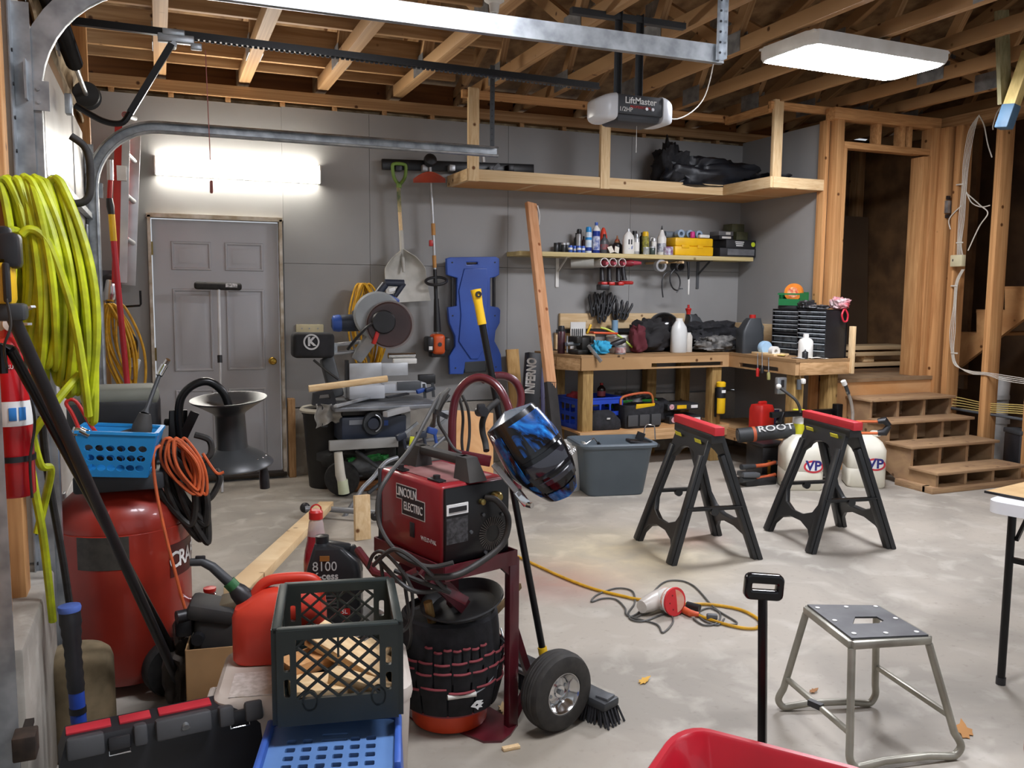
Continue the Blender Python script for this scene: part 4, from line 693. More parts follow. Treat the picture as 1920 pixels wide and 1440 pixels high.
t, w2, h2 = box_at('ammo_box', 'black box with white lettering and yellow dot stacked on another box', 'box', (1600, 1862, 240, 304), 6.85, .2, bk_, zb, bev=.004); m = MB(); [m.box((-.02, -.102, h2*(.75-.22*i)), (.1-.012*i, .003, .009)) for i in range(3)]; m.build('printed_lines', WHITE, t); MB().cyl((w2*.4, -.1, h2*.5), (w2*.4, -.104, h2*.5), .022, 20).build('yellow_sticker', mat('sticker_yellow', '#cfe02a', .5), t); zc = zb+h2
t, _, h3 = box_at('small_box', 'small black and white box stacked left on the shelf boxes', 'box', (1540, 1662, 208, 240), 6.87, .16, bk_, zc, bev=.003); MB().box((0, -.082, h3*.5), (.1, .003, h3*.5)).build('label_panel', WHITEP, t)
t, _, h4 = box_at('small_box', 'upper small grey box on the stack at the shelf end', 'box', (1535, 1665, 172, 205), 6.88, .15, mat('box_grey', '#6b6b6c', .5), zc+h3, bev=.003); MB().box((.02, -.077, h4*.5), (.05, .003, h4*.6)).build('label_panel', WHITEP, t)
og = mat('box_olive', '#4d4e33', .55, col2='#3b3c28', scale=14)
t, _, h5 = box_at('olive_box', 'small olive box on the black boxes at the shelf end', 'box', (1690, 1792, 172, 240), 6.87, .15, og, zc, bev=.003); t, _, _ = box_at('olive_box', 'topmost olive box of the stack at the shelf end', 'box', (1650, 1760, 105, 172), 6.9, .14, og, zc+h5, bev=.003)
# things hung under the shelf
t = thing('drill_holder', 'grey pipe drill holder with white rings under the wall shelf', 'holder'); zz = ZS_-.04
PVC = mat('pvc_grey', '#a8a79f', .5); y0 = 6.84
hx = []
for i, (cx, rr) in enumerate(((528, 46), (603, 42), (684, 42))):
    c = px(*z7(cx, 420), y0); r_ = rr/4.683/1622*6.85; hx.append((c, r_)); MB().lathe([(r_*.84, -.01), (r_, -.01), (r_, .2), (r_*.84, .2)], (c.x, y0, zz-r_), (0, 1, 0), 28, closed=True).build('ring', [WHITEP][0], t)
c = px(*z7(420, 430), 6.84); MB().lathe([(.0, 0), (.042, 0), (.042, .2), (0, .2)], (c.x+.03, y0+.02, zz-.05), (-.9, .5, 0), 24).build('pipe', PVC, t)
def drill(loc, label, rz, battery, group='drills in the pipe holder'):
    t = thing('cordless_drill', label, 'drill', loc, rz, group); t.scale = (1.15, 1.15, 1.02)
    MB().lathe([(0, -.02), (.02, -.02), (.031, .0), (.031, .1), (.022, .15), (0, .15)], (0, 0, 0), (0, 1, 0), 20).build('motor_body', mat('drill_red', '#8d2530', .4), t); MB().lathe([(0, -.075), (.012, -.075), (.017, -.05), (.02, -.02), (0, -.02)], (0, 0, 0), (0, 1, 0), 16).build('chuck', mat('chuck_pink', '#c2485a', .4), t)
    MB().tube([(0, .07, -.02), (0, .065, -.08), (.0, .055, -.15)], [.017, .018, .021], 12).build('grip', BLKP, t); MB().box((0, .04, -.172), (.05, .11, .03), bev=.008).build('foot', REDP, t)
    if battery: MB().box((0, .03, -.205), (.075, .12, .05), bev=.008).build('battery', BLKP, t)
    return t
d1 = drill((hx[0][0].x+.02, 6.87, zz-.05), 'left cordless drill with big black battery in the pipe holder', -12, 1)
for i, (c, lb) in enumerate(((hx[1][0], 'middle red and black cordless drill hanging in the pipe holder'), (hx[2][0], 'right ringed cordless drill with red foot in the holder'))):
    pass
d2_ = drill((hx[1][0].x+.01, 6.87, zz-.05), 'middle red and black cordless drill hanging in the pipe holder', -10, 0)
d3_ = drill((hx[2][0].x+.01, 6.87, zz-.05), 'third cordless drill from the left hanging under the shelf', -10, 0)
d4_ = drill((px(*z7(770, 415), 6.87).x, 6.87, zz-.04), 'rightmost cordless drill turned sideways under the wall shelf', 50, 0)
def roll(name, label, c, R_, r_, w, m, axis=(0,1,0)): o = tag(MB().lathe([(r_, -w/2), (R_, -w/2), (R_, w/2), (r_, w/2)], n=30, axis=axis, closed=True).build(name, m), label, 'tape roll'); o.location = c; return o
t = thing('dowel_rack', 'wooden dowel pegs under the shelf carrying tape rolls', 'peg'); 
for x in (1050, 1190): p = px(*z7(x, 432), 6.8); MB().cyl((p.x, 6.74, p.z), (p.x, 7.1, p.z), .011, 12).build('dowel', PINE, t)
p = px(*z7(1000, 462), 6.86); roll('duct_tape', 'silver duct tape roll hanging under the wall shelf', (p.x+.022, 6.86, px(*z7(1050, 432), 6.8).z-.026), .055, .036, .05, ALU)
p = px(*z7(1160, 436), 6.86); roll('black_tape', 'black tape roll hanging right of the silver tape roll', (p.x+.03, 6.88, px(*z7(1190, 432), 6.8).z-.03), .05, .04, .1, BLKP)
t = thing('welding_headband', 'thin black headset loops hanging below the wall shelf', 'headset'); f7 = lambda x, y, Y=6.86: px(*z7(x, y), Y)
MB().tube(bez([f7(1045, 738), f7(1035, 640), f7(1045, 560), f7(1090, 512), f7(1150, 515), f7(1190, 570), f7(1192, 640), f7(1165, 695)], 6), .006, 8).tube(bez([f7(1160, 480), f7(1115, 530), f7(1108, 600), f7(1135, 660), f7(1175, 680)], 6), .007, 8).build('band', BLKP, t); MB().box(f7(1205, 662), (.03, .01, .012)).build('clip', GREYP, t); MB().cyl(f7(1150, 490), f7(1195, 435), .004, 8).build('hook_wire', BLKP, t)
t = thing('paint_brush', 'black handled scraper with pale blade end hanging under the shelf', 'scraper'); MB().tube([f7(1265, 425), f7(1270, 500), f7(1268, 580)], [.013, .011, .008], 12).build('handle', BLKP, t); MB().box((f7(1270, 580)+f7(1270, 705))/2, (.016, .006, .15), bev=.002).build('blade', WHITEP, t)
# ================================================================ WORKBENCH
ZB_ = .985
wb = thing('workbench', 'L shaped wooden workbench with cluttered top along the back wall', 'workbench')
FL = [(3.1, 7.1), (3.1, 6.66), (3.24, 6.45), (4.72, 6.45), (4.72, 5.56), (5.27, 5.56), (5.27, 7.1)]
MB().ext(FL, .022, Matrix.Translation((0, 0, ZB_-.022))).build('worktop', wood('worktop', '#a88660', '#8f6f4c', '#4e3822', rough=.7), wb)
def apron(a, b, nm='apron'): MB().bar((a[0], a[1], .91), (b[0], b[1], .91), .036, .108, bev=.002).build(nm, BENCHW, wb)
apron((3.12, 6.66), (3.255, 6.475)); shape('slotted_apron', [[(5.57, .857), (6.45, .857), (6.45, .963), (5.57, .963)], [(5.78, .87), (6.3, .87), (6.3, .905), (5.78, .905)]], .036, BENCHW, wb, Matrix(((0,0,1,4.722),(1,0,0,0),(0,1,0,0),(0,0,0,1)))); apron((4.76, 5.58), (5.27, 5.58)); apron((3.12, 7.08), (3.12, 6.66))
# front apron with its long slot
shape('slotted_apron', [[(3.245, .857), (4.725, .857), (4.725, .963), (3.245, .963)], [(3.92, .87), (4.655, .87), (4.655, .905), (3.92, .905)]], .036, BENCHW, wb, Matrix(((1,0,0,0),(0,0,-1,6.487),(0,1,0,0),(0,0,0,1))))
for x, y, z0, z1 in ((3.325, 6.53, 0, .857), (4.62, 6.53, 0, .857), (4.80, 5.66, 0, .857), (5.17, 5.68, 0, .857), (3.3, 7.03, 0, .857), (4.62, 7.03, 0, .857), (4.25, 7.03, 0, .857)): MB().box((x, y, (z0+z1)/2), (.1, .1, z1-z0), bev=.006).build('leg', POSTW, wb)
MB().box((4.0, 6.78, .325), (1.52, .62, .018)).build('lower_shelf', PLY, wb); MB().box((3.985, 6.455, .285), (1.5, .036, .095), bev=.003).build('shelf_board', BENCHW, wb)
MB().box((5.0, 6.25, .3), (.54, 1.3, .018)).box((4.735, 6.1, .25), (.036, .75, .09)).build('wing_shelf', BENCHW, wb)
MB().box((4.0, 7.1, 1.25), (1.32, .036, .14), bev=.004).build('backsplash', PINE, wb); MB().box((3.5, 7.1, 1.07), (.4, .036, .15), bev=.004).build('backsplash', PINE, wb); MB().box((5.265, 6.75, 1.15), (.036, .7, .16), bev=.004).build('side_splash', PINE, wb); MB().box((5.285, 5.56, 1.055), (.03, .05, .39), bev=.003).build('end_board', PINE, wb)
MB().box((3.95, 7.07, 1.16), (1.3, .02, .03)).build('power_strip', BLKP, wb)
def z5(x, y): return (1040+x/6.857, 560+y/6.857)
def b5(x0, x1, y0, y1): a, c = z5(x0, y0), z5(x1, y1); return (a[0], c[0], a[1], c[1])
f5 = lambda x, y, Y: px(*z5(x, y), Y)
BV = lambda name, label, cat, b, Y, *a, **k: vessel(name, label, cat, b5(*b), Y, ZB_, *a, **k)
BV('spray_can', 'dark maroon spray can with black cap at the left end of the bench', 'spray can', (38, 130, 305, 660), 6.75, SPRAY, mat('can_maroon', '#3c2126', .3, col2='#56303a', scale=20), SPCAP, BLKP)
t = thing('bench_vise', 'dark cast iron bench vise at the left front of the workbench', 'vise', (f5(330, 700, 6.62).x, 6.62, ZB_), 15)
MB().box((0, 0, .02), (.17, .14, .04), bev=.012).box((.03, 0, .09), (.1, .09, .11), bev=.02).build('base', mat('vise_iron', '#34322f', .5, .4, '#22211f', 9), t); MB().box((-.06, 0, .125), (.06, .12, .06), bev=.01).box((.09, -.0, .125), (.05, .12, .06), bev=.01).build('jaw', _M['vise_iron'], t); MB().cyl((-.16, 0, .09), (.02, 0, .09), .018, 12).cyl((-.15, 0, .02), (-.15, 0, .16), .007, 8).build('screw_handle', STEEL, t)
o = tag(MB().bar((0, 0, 0), tuple(f5(600, 810, 6.4)-f5(430, 600, 6.5)), .016, .03, bev=.004).build('steel_bar', STEEL), 'steel bar jutting over the bench front beside the vise', 'bar'); o.location = f5(430, 600, 6.5)
lump('blue_rag', 'crumpled bright blue shop rag at the front edge of the bench', 'rag', tuple(f5(595, 715, 6.5)*1), (.13, .1, .1), mat('rag_blue', '#35a6cf', .8, bump=.3), 4, 6, amp=.7).location.z = ZB_+.005
t, _, h_ = box_at('white_box', 'small white carton with grey side on the bench', 'carton', (590, 770, 470, 610), 6.66, .12, WHITEP, ZB_, fn=b5, bev=.003); MB().box((-.095, 0, .06), (.002, .1, .1)).build('printed_side', mat('side_grey', '#8f9297', .6), t)
t, _, h_ = box_at('white_container', 'white plastic container with lid in the middle of the bench', 'container', (800, 1000, 450, 650), 6.68, .16, WHITEP, ZB_, fn=b5, bev=.015); MB().box((0, 0, h_+.004), (.2, .165, .02), bev=.006).build('lid', WHITEP, t); zl = ZB_+h_+.015
o = tag(MB().box((0, 0, .01), (.24, .1, .018), rotm(0, 2, 0), bev=.006).build('orange_tray', ORG), 'flat orange red tool lying across the white boxes', 'tool'); o.location = f5(625, 455, 6.7); 
t = thing('nylon_rod', 'lime green rod lying across the white container', 'rod'); MB().tube(bez([f5(590, 372, 6.72), f5(700, 405, 6.7), f5(830, 480, 6.66), f5(1000, 625, 6.6)], 6), .009, 8).build('rod', mat('rod_lime', '#b6cf3c', .45), t)
t = thing('black_rotary_tool', 'black hand tool lying before the white boxes', 'tool'); MB().tube([f5(650, 620, 6.6), f5(760, 585, 6.58), f5(850, 550, 6.57), f5(905, 535, 6.57)], [.012, .026, .028, .02], 12).build('body', BLKP, t)
BV('tin_can', 'low tin can with red label at the bench front', 'can', (775, 905, 585, 690), 6.52, CAN, STEEL, None, None, bands=((.2, .85, mat('tin_red', '#9a5658', .5, col2='#c7b4ae', scale=30), 1.0),))
o = tag(MB().box((0, 0, 0), (.02, .02, .09), rotm(0, 25, 0), bev=.006).build('yellow_clip', YEL), 'yellow clip standing near the vise on the bench', 'clip'); o.location = f5(440, 390, 6.8)
t = thing('drill_bit_rack', 'white card rack of thin bits behind the vise', 'rack', tuple(f5(295, 640, 7.0))); t.location.z = ZB_; MB().box((0, 0, .14), (.15, .01, .24)).build('card', WHITEP, t)
m = MB(); [m.cyl((-.06+.02*i, -.012, .08), (-.06+.02*i, -.012, .2), .004, 6) for i in range(6)]; m.build('bits', DGREY, t)
t, _, h_ = box_at('grey_case', 'grey shallow tool case open behind the vise', 'case', (350, 590, 450, 560), 6.85, .16, mat('case_grey', '#7d7f80', .5), ZB_, fn=b5)
# spring clamps standing along the backsplash
def clamp():
    t = thing('spring_clamp', 'black spring clamp', 'clamp', (0, 0, 0), 0, 'black spring clamps on the backsplash')
    for s in (-1, 1): MB().tube([(s*.006, 0, -.07), (s*.02, 0, -.02), (s*.014, 0, .01), (s*.026, 0, .06), (s*.034, 0, .1), (s*.03, 0, .125)], [.009, .013, .013, .0125, .0135, .008], 10).build('handle', BLKP, t)
    MB().cyl((0, -.018, .0), (0, .018, .0), .011, 12).build('spring', DGREY, t); return t
c0 = clamp(); SC = [(490, 130, 0, 1.3), (550, 110, 5, 1.35), (610, 120, -4, 1.35), (660, 105, 8, 1.4), (700, 120, 16, 1.3), (575, 230, 3, 1.1), (640, 215, 6, 1.1), (770, 190, -6, 1.15), (825, 175, 4, 1.15), (880, 180, 10, 1.15), (925, 190, 20, 1.1)]
SCL = ['leftmost black spring clamp of the tall bunch', 'second black spring clamp from the left in the tall bunch', 'third black spring clamp from the left in the tall bunch', 'tallest black spring clamp of the left bunch', 'right leaning black spring clamp ending the tall bunch', 'lower left front black spring clamp of the tall bunch', 'lower right front black spring clamp of the tall bunch', 'leftmost black spring clamp of the short bunch by the blue tube', 'second black spring clamp of the short bunch', 'third black spring clamp of the short bunch', 'rightmost black spring clamp leaning out of the short bunch']
for i, (x, y, an, s) in enumerate(SC):
    o = c0 if i == 0 else dup(c0); p = f5(x, y, 7.05-.035*(i in (5, 6, 8))); o.location = p; o.rotation_euler = (radians(-4), radians(an), 0); o.scale = (s*.8, s*.8, s*.8); o['label'] = SCL[i]
o = tag(MB().cyl((0, 0, 0), (0, 0, .2), .03, 16).build('blue_tube', mat('tube_blue', '#86aac6', .45)), 'pale blue tube standing under the short clamp bunch', 'tube'); o.location = (f5(772, 400, 6.98).x, 6.98, 1.06)
# bags, helmets, jugs
bg = lump('tool_bag', 'open black and dark red tool bag on the bench', 'bag', (f5(1215, 680, 6.72).x, 6.72, ZB_), (.31, .22, .27), mat('bag_black_red', '#1d1c1d', .85, col2='#232022', scale=4, bump=.2), 6, 7, amp=.55)
tag(bg, None, None); lump('red_pouch', 'dark red pouch at the left side of the black tool bag', 'pouch', (f5(1075, 660, 6.6).x, 6.62, ZB_), (.13, .12, .22), mat('pouch_red', '#5c1f28', .85, bump=.2), 9, 6, amp=.5)
t = thing('welding_helmet', 'old glossy black helmet lying behind the white jugs', 'helmet', (f5(1420, 600, 6.85).x, 6.88, ZB_+.0), 20); MB().sph((0, 0, .2), (.16, .15, .15), 22).build('shell', mat('helmet_gloss', '#121214', .15), t); MB().box((.0, -.13, .18), (.16, .05, .1), rotm(-12, 0, 0), bev=.02).build('visor', mat('visor_dark', '#2b2c31', .1), t); MB().lathe([(.12, 0), (.15, .06), (.15, .12), (.12, .12)], n=24).build('neck_ring', BLKF, t); MB().cyl((.1, -.115, .24), (.11, -.13, .24), .018, 14).build('badge', WHITE, t)
BV('white_jug', 'large translucent white jug on the bench', 'jug', (1490, 1690, 250, 690), 6.58, [(0, 0), (.94, 0), (1, .02), (1, .62), (.9, .74), (.45, .92), (.38, .94), (0, .94)], mat('jug_white', '#d8d9d6', .35, col2='#c4c6c4', scale=4), [(0, .92), (.42, .92), (.42, 1), (0, 1)], WHITEP, sy=.75)
BV('small_white_jug', 'smaller white jug beside the big translucent jug', 'jug', (1675, 1762, 440, 690), 6.6, [(0, 0), (.94, 0), (1, .02), (1, .8), (.7, .92), (.5, .94), (0, .94)], mat('jug_white2', '#cfc9be', .4), [(0, .92), (.55, .92), (.55, 1), (0, 1)], WHITEP, sy=.8)
t = thing('oil_jug', 'black oil jug with red funnel cap behind the white jugs', 'jug', (f5(1810, 650, 6.85).x, 6.88, ZB_)); MB().loft([[(x*.1*kx+ox, y*.06*ky, z) for x, y in rrect(-1, -1, 1, 1, .3, 3)] for kx, ky, ox, z in ((1, 1, 0, 0), (1.02, 1, 0, .01), (1.0, 1, 0, .2), (.55, .8, -.02, .3), (.3, .5, -.05, .33))]).build('body', DGREY, t)
MB().bar((.09, 0, .2), (.0, 0, .33), .03, .03, (0,1,0), bev=.008).build('handle', BLKP, t); MB().lathe([(0, 0), (.02, 0), (.02, .02), (.03, .05), (.028, .055), (.012, .06), (.01, .09), (0, .09)], (-.07, 0, .33), n=16).build('cap', REDP, t)
lump('black_jacket', 'black jacket heaped on the bench corner', 'jacket', (px(1352, 650, 6.6).x, 6.78, ZB_), (.62, .34, .24), BLKF, 11, 8, amp=.55)
lump('grey_gloves', 'grey and silver gloves and straps lying before the black jacket', 'gloves', (px(1345, 655, 6.55).x, 6.57, ZB_), (.36, .16, .13), mat('glove_grey', '#7e7c78', .7, col2='#3b3a39', scale=22, bump=.4), 12, 8, amp=.7)
o = tag(MB().lathe([(0, 0), (.03, 0), (.03, .06), (.02, .08), (0, .08)], n=16).build('small_bottle', BLUEP), 'small blue capped bottle behind the grey gloves', 'bottle'); o.location = (px(1330, 625, 6.9).x-.06, 6.56, ZB_)
t = thing('oil_jug', 'dark grey oil jug with red cap at the bench corner', 'jug', (px(1405, 655, 6.35).x, 6.35, ZB_), -8); MB().loft([[(x*.105*kx+ox, y*.07*ky, z) for x, y in rrect(-1, -1, 1, 1, .25, 3)] for kx, ky, ox, z in ((1, 1, 0, 0), (1, 1, 0, .16), (.95, .95, .0, .2), (.62, .7, .02, .29), (.5, .6, .03, .31))]).build('body', DGREY, t); MB().lathe([(0, 0), (.028, 0), (.028, .03), (0, .03)], (.02, 0, .31), n=16).build('cap', REDP, t); MB().tube([(.07, 0, .3), (.12, 0, .23), (.11, 0, .1)], .016, 10).build('handle', mat('smoke_plastic', '#5a5d5f', .35), t)
# the right wing
wz = ZB_; t = thing('tape_measure', 'pale blue rounded dispenser lying on the right wing of the bench', 'dispenser', (px(1437, 650, 6.1).x, 6.12, wz)); MB().lathe([(0, -.03), (.055, -.03), (.06, -.02), (.06, .02), (.055, .03), (0, .03)], (0, 0, .06), (0, 1, 0), 20).build('body', mat('pale_blue', '#a8cbe8', .45), t)
p = px(1452, 647, 5.95); roll('tape_roll', 'white tape roll with black core on the bench wing', (p.x, 5.95, wz+.042), .042, .017, .05, WHITEP)
o = tag(MB().box((0, 0, .012), (.16, .3, .022), bev=.003).build('board_offcut', PINE), 'pale wooden offcut lying on the bench wing', 'wood offcut'); o.location = (4.85, 6.05, wz)
for i, (x, y, rz_, lb, m_) in enumerate(((4.88, 5.68, 20, 'white paper sheet hanging over the bench wing corner', WHITE), (4.98, 5.63, -10, 'cream paper sheet under the white bottle on the wing', PAPER), (4.86, 5.95, 40, 'yellowish note lying near the white tape roll', mat('note_yellow', '#e4cf6a', .8)))):
    o = tag(MB().sheet(lambda u, v: (-.08+.16*u, -.06+.12*v, .004+.004*sin(5*u+3*v)), 6, 5, .0012).build('paper_sheet', m_), lb, 'paper', 'papers on the bench wing'); o.location = (x, y, wz+.003*i); o.rotation_euler.z = radians(rz_)
t = vessel('white_bottle', 'white bottle with blue label before the drawer cabinet', 'bottle', (1499, 1521, 618, 664), 5.68, wz, [(0, 0), (.95, 0), (1, .02), (1, .68), (.8, .78), (.35, .84), (.35, .86), (0, .86)], WHITEP, [(0, .84), (.4, .84), (.38, 1), (0, 1)], WHITEP, bands=())
MB().box((-.045, -.005, .06), (.012, .05, .08), bev=.003).build('blue_label', mat('label_blue3', '#2f6fc0', .5), t)
vessel('black_cap_bottle', 'tiny black nozzle bottle next to the white bottle', 'bottle', (1505, 1514, 648, 666), 5.62, wz, prof_bottle(), BLKP, [(0, .84), (.3, .84), (.1, 1), (0, 1)], BLKP)
DRW = mat('drawer_clear', '#6d747b', .25, col2='#4a4f55', scale=14)
def cabinet(label, loc, w, h, d, rows, z0=0):
    t = thing('drawer_cabinet', label, 'drawer cabinet', loc, -86); e = .012
    m = MB().box((0, d/2+.012, h/2), (w, .008, h)); [m.box((s*(w/2-.004), 0, h/2), (.008, d, h)) for s in (-1, 1)]; m.box((0, 0, .004), (w, d, .008)).box((0, 0, h-.004), (w, d, .008)); m.build('case', BLKP, t)
    y = e; 
    for hh, n in rows:
        for i in range(n):
            ww = (w-2*e)/n; x = -w/2+e+ww*(i+.5); dr = MB().box((x, -.003, y+hh/2-.003), (ww-.004, d-.03, hh-.008), bev=.002).build('drawer', DRW, t); MB().box((x, -d/2-.0, y+hh-.013), (ww-.006, .02, .006)).build('drawer_lip', mat('lip_clear', '#b9c0c6', .3), dr)
        y += hh
    return t
hA = .185; cabinet('lower left black drawer cabinet with clear drawers on the bench wing', (5.125, 6.1, wz), .34, hA, .16, ((.05, 3), (.055, 3), (.055, 3)))
cabinet('upper left black drawer cabinet stacked on the lower one', (5.125, 6.1, wz+hA), .34, .21, .16, ((.038, 4),)*5)
cabinet('tall right black drawer cabinet beside the stacked pair', (5.13, 5.755, wz), .32, .4, .22, ((.058, 3), (.058, 3), (.048, 3))+((.036, 4),)*6)
zt_ = wz+hA+.21; t = thing('parts_bin', 'green open front parts bin on the upper drawer cabinet', 'bin', (5.12, 6.1, zt_+.03), -70); MB().box((0, 0, .004), (.2, .14, .006)).box((0, .07, .06), (.2, .006, .115)).box((-.1, 0, .055), (.006, .14, .11)).box((.1, 0, .055), (.006, .14, .11)).box((0, -.075, .03), (.2, .006, .055)).box((0, -.082, .1), (.21, .012, .014)).build('tray', GRNP, t)
o = tag(MB().box((0, 0, .015), (.22, .15, .028), bev=.006).build('small_case', DGREY), 'flat dark case between the green bin and the drawer cabinet', 'case'); o.location = (5.12, 6.1, zt_); o.rotation_euler.z = radians(-86)
t = thing('string_spool', 'orange spool of trimmer line standing in the green bin', 'spool', (5.12, 6.1, zt_+.145)); MB().lathe([(.02, -.03), (.075, -.03), (.078, -.02), (.078, .02), (.075, .03), (.02, .03)], (0, 0, 0), (.9, .6, 0), 28, closed=True).build('reel', mat('spool_orange', '#ee8a2a', .5), t); MB().lathe([(0, -.032), (.045, -.034), (.045, .0), (0, 0)], (0, 0, 0), (.9, .6, 0), 20).build('label', mat('spool_label', '#d8452a', .5, col2='#f0d0a0', scale=30), t)
for i, (x, y, w_, m_, lb) in enumerate(((5.1, 5.93, .1, DUST, 'dark grey gadget on top of the left drawer cabinet'), (5.08, 5.87, .13, BLKP, 'black clip lamp lying on top of the left drawer cabinet'))):
    lump('small_gadget', lb, 'gadget', (x, y, zt_), (w_, .08, .07), m_, 20+i, 5, amp=.5)
t = lump('plastic_bag', 'clear and red plastic bag on top of the tall drawer cabinet', 'bag', (5.2, 5.63, wz+.4), (.13, .13, .09), mat('bag_clear_red', '#c9b7b8', .3, col2='#b13a48', scale=9), 31, 7, amp=.6)
o = lump('wire_scraps', 'silver wire scraps lying on the tall drawer cabinet', 'wire', (5.1, 5.76, wz+.4), (.16, .12, .035), mat('wire_mix', '#8e8e90', .4, .5, '#2a2a2a', 30), 32, 7, amp=.7)
t = thing('red_pliers', 'red handled pliers hanging over the cabinet edge', 'pliers'); p = px(1584, 578, 5.57)
MB().tube(bez([p, p+Vector((-.035, -.01, -.05)), p+Vector((-.02, -.01, -.1)), p+Vector((0, -.01, -.11))], 5), .008, 8).tube(bez([p, p+Vector((.025, -.01, -.05)), p+Vector((.02, -.01, -.1)), p+Vector((0, -.01, -.11))], 5), .008, 8).build('handles', mat('grip_red', '#c8283c', .4), t)
for i, (x, y0, y1, m_, lb) in enumerate(((1420.5, 690, 706, REDP, 'screwdriver with red handle hanging under the bench wing'), (1441, 698, 712, mat('drv_yellow', '#8f8a55', .4), 'screwdriver with yellow grey handle hanging under the bench wing'), (1429, 688, 700, BLKP, 'thin black driver hanging between two screwdrivers'))):
    a = P(x, y0-28, X=4.71); b = P(x, y0, X=4.71); c = P(x, y1, X=4.71); t = thing('screwdriver', lb, 'screwdriver', group='screwdrivers under the bench wing'); MB().cyl(a, b, .004, 8).build('blade', STEEL, t); MB().tube([b, b.lerp(c, .3), c], [.011, .015, .014], 10).build('handle', m_, t)
# ================================================================ UNDER AND BESIDE THE BENCH
def z6(x, y): return (1040+x/5.333, 680+y/5.333)
f6 = lambda x, y, Y: px(*z6(x, y), Y)
ZL = .334
def crate(name, label, loc, w, d, h, m, rz=0, th=.005, holes=True):
    t = thing(name, label, 'crate', loc, rz)
    for s in (-1, 1):
        lp = [[(-w/2, 0), (w/2, 0), (w/2, h), (-w/2, h)]]
        if holes:
            for j in range(2): lp += [rrect(-w/2+.03+i*(w-.06)/4+.008, .04+j*h*.4, -w/2+.03+(i+1)*(w-.06)/4-.008, .04+j*h*.4+h*.26, .01, 2) for i in range(4)]
        shape('side_panel', lp, th, m, t, axes((0, s*d/2, 0), (1,0,0), (0,0,1)))
        lp = [[(-d/2, 0), (d/2, 0), (d/2, h), (-d/2, h)]]
        if holes:
            for j in range(2): lp += [rrect(-d/2+.03+i*(d-.06)/3+.008, .04+j*h*.4, -d/2+.03+(i+1)*(d-.06)/3-.008, .04+j*h*.4+h*.26, .01, 2) for i in range(3)]
        shape('end_panel', lp, th, m, t, axes((s*w/2, 0, 0), (0,1,0), (0,0,1)))
    MB().box((0, 0, .004), (w, d, .006)).build('bottom', m, t)
    mb = MB(); c = [Vector((-w/2, -d/2, h)), Vector((w/2, -d/2, h)), Vector((w/2, d/2, h)), Vector((-w/2, d/2, h))]
    for i in range(4): mb.bar(c[i], c[(i+1) % 4], .02, .016, bev=.003)
    mb.build('rim', m, t); return t
crate('plastic_crate', 'royal blue plastic crate on the shelf under the workbench', (3.5, 6.78, ZL), .46, .34, .26, mat('crate_blue', '#2146b8', .45), 4)
crate('plastic_crate', 'green plastic crate behind the tool bags under the workbench', (3.98, 6.88, ZL), .36, .26, .21, mat('crate_green', '#2f8a35', .45), 0)
lump('red_cloth', 'dull red cloth in the blue crate under the bench', 'cloth', (3.4, 6.78, ZL+.2), (.2, .2, .1), mat('cloth_red', '#9a3038', .9), 41, 5, amp=.4)
vessel('drink_bottle', 'dark bottle with a red label standing in the blue crate', 'bottle', (*[z6(428, 0)[0], z6(505, 0)[0]], z6(0, 150)[1], z6(0, 295)[1]), 6.85, ZL+.24, prof_bottle(.35, .6, .85), mat('cola', '#211514', .2), [(0, .86), (.4, .86), (.4, 1), (0, 1)], REDP, bands=((.1, .45, mat('label_rose', '#9c4a52', .5), 1.0),))
p = f6(490, 680, 6.55); t = thing('zip_pouch', 'charcoal zip pouch at the left front of the under bench shelf', 'pouch', (p.x, 6.57, ZL), -4); MB().loft([[(x*.155*k, y*.08*k2, z) for x, y in rrect(-1, -1, 1, 1, .45, 3)] for k, k2, z in ((.9, .9, 0), (1, 1, .02), (.95, .85, .08), (.62, .5, .14), (.4, .2, .165))]).build('body', BLKF, t); MB().box((.02, -.075, .1), (.03, .004, .015), rotm(25, 0, 0)).build('badge', WHITE, t)
p = f6(830, 640, 6.6); t = thing('open_tool_bag', 'black open mouth tool bag with yellow inside band under the bench', 'tool bag', (p.x, 6.62, ZL), 3); MB().loft([[(x*.19*k, y*.12*k2, z) for x, y in rrect(-1, -1, 1, 1, .3, 3)] for k, k2, z in ((.95, .95, 0), (1, 1, .02), (.98, .95, .14), (.95, .8, .2), (.9, .74, .2), (.9, .8, .1))], cap=True).build('body', BLKF, t)
m = MB(); [m.box((x, -.122, .07), (.1, .012, .1), bev=.004) for x in (-.12, .0, .12)]; m.build('pockets', mat('pocket_grey', '#4a4a4b', .9), t); MB().box((.02, -.1, .19), (.2, .01, .045), rotm(15, 0, 3), bev=.003).build('yellow_band', YEL, t); MB().tube(bez([(-.17, 0, .2), (-.14, 0, .27), (.12, 0, .29), (.17, 0, .2)], 5), .011, 8).build('handle', mat('handle_orange', '#b3743a', .6, col2='#c4492c', scale=7), t)
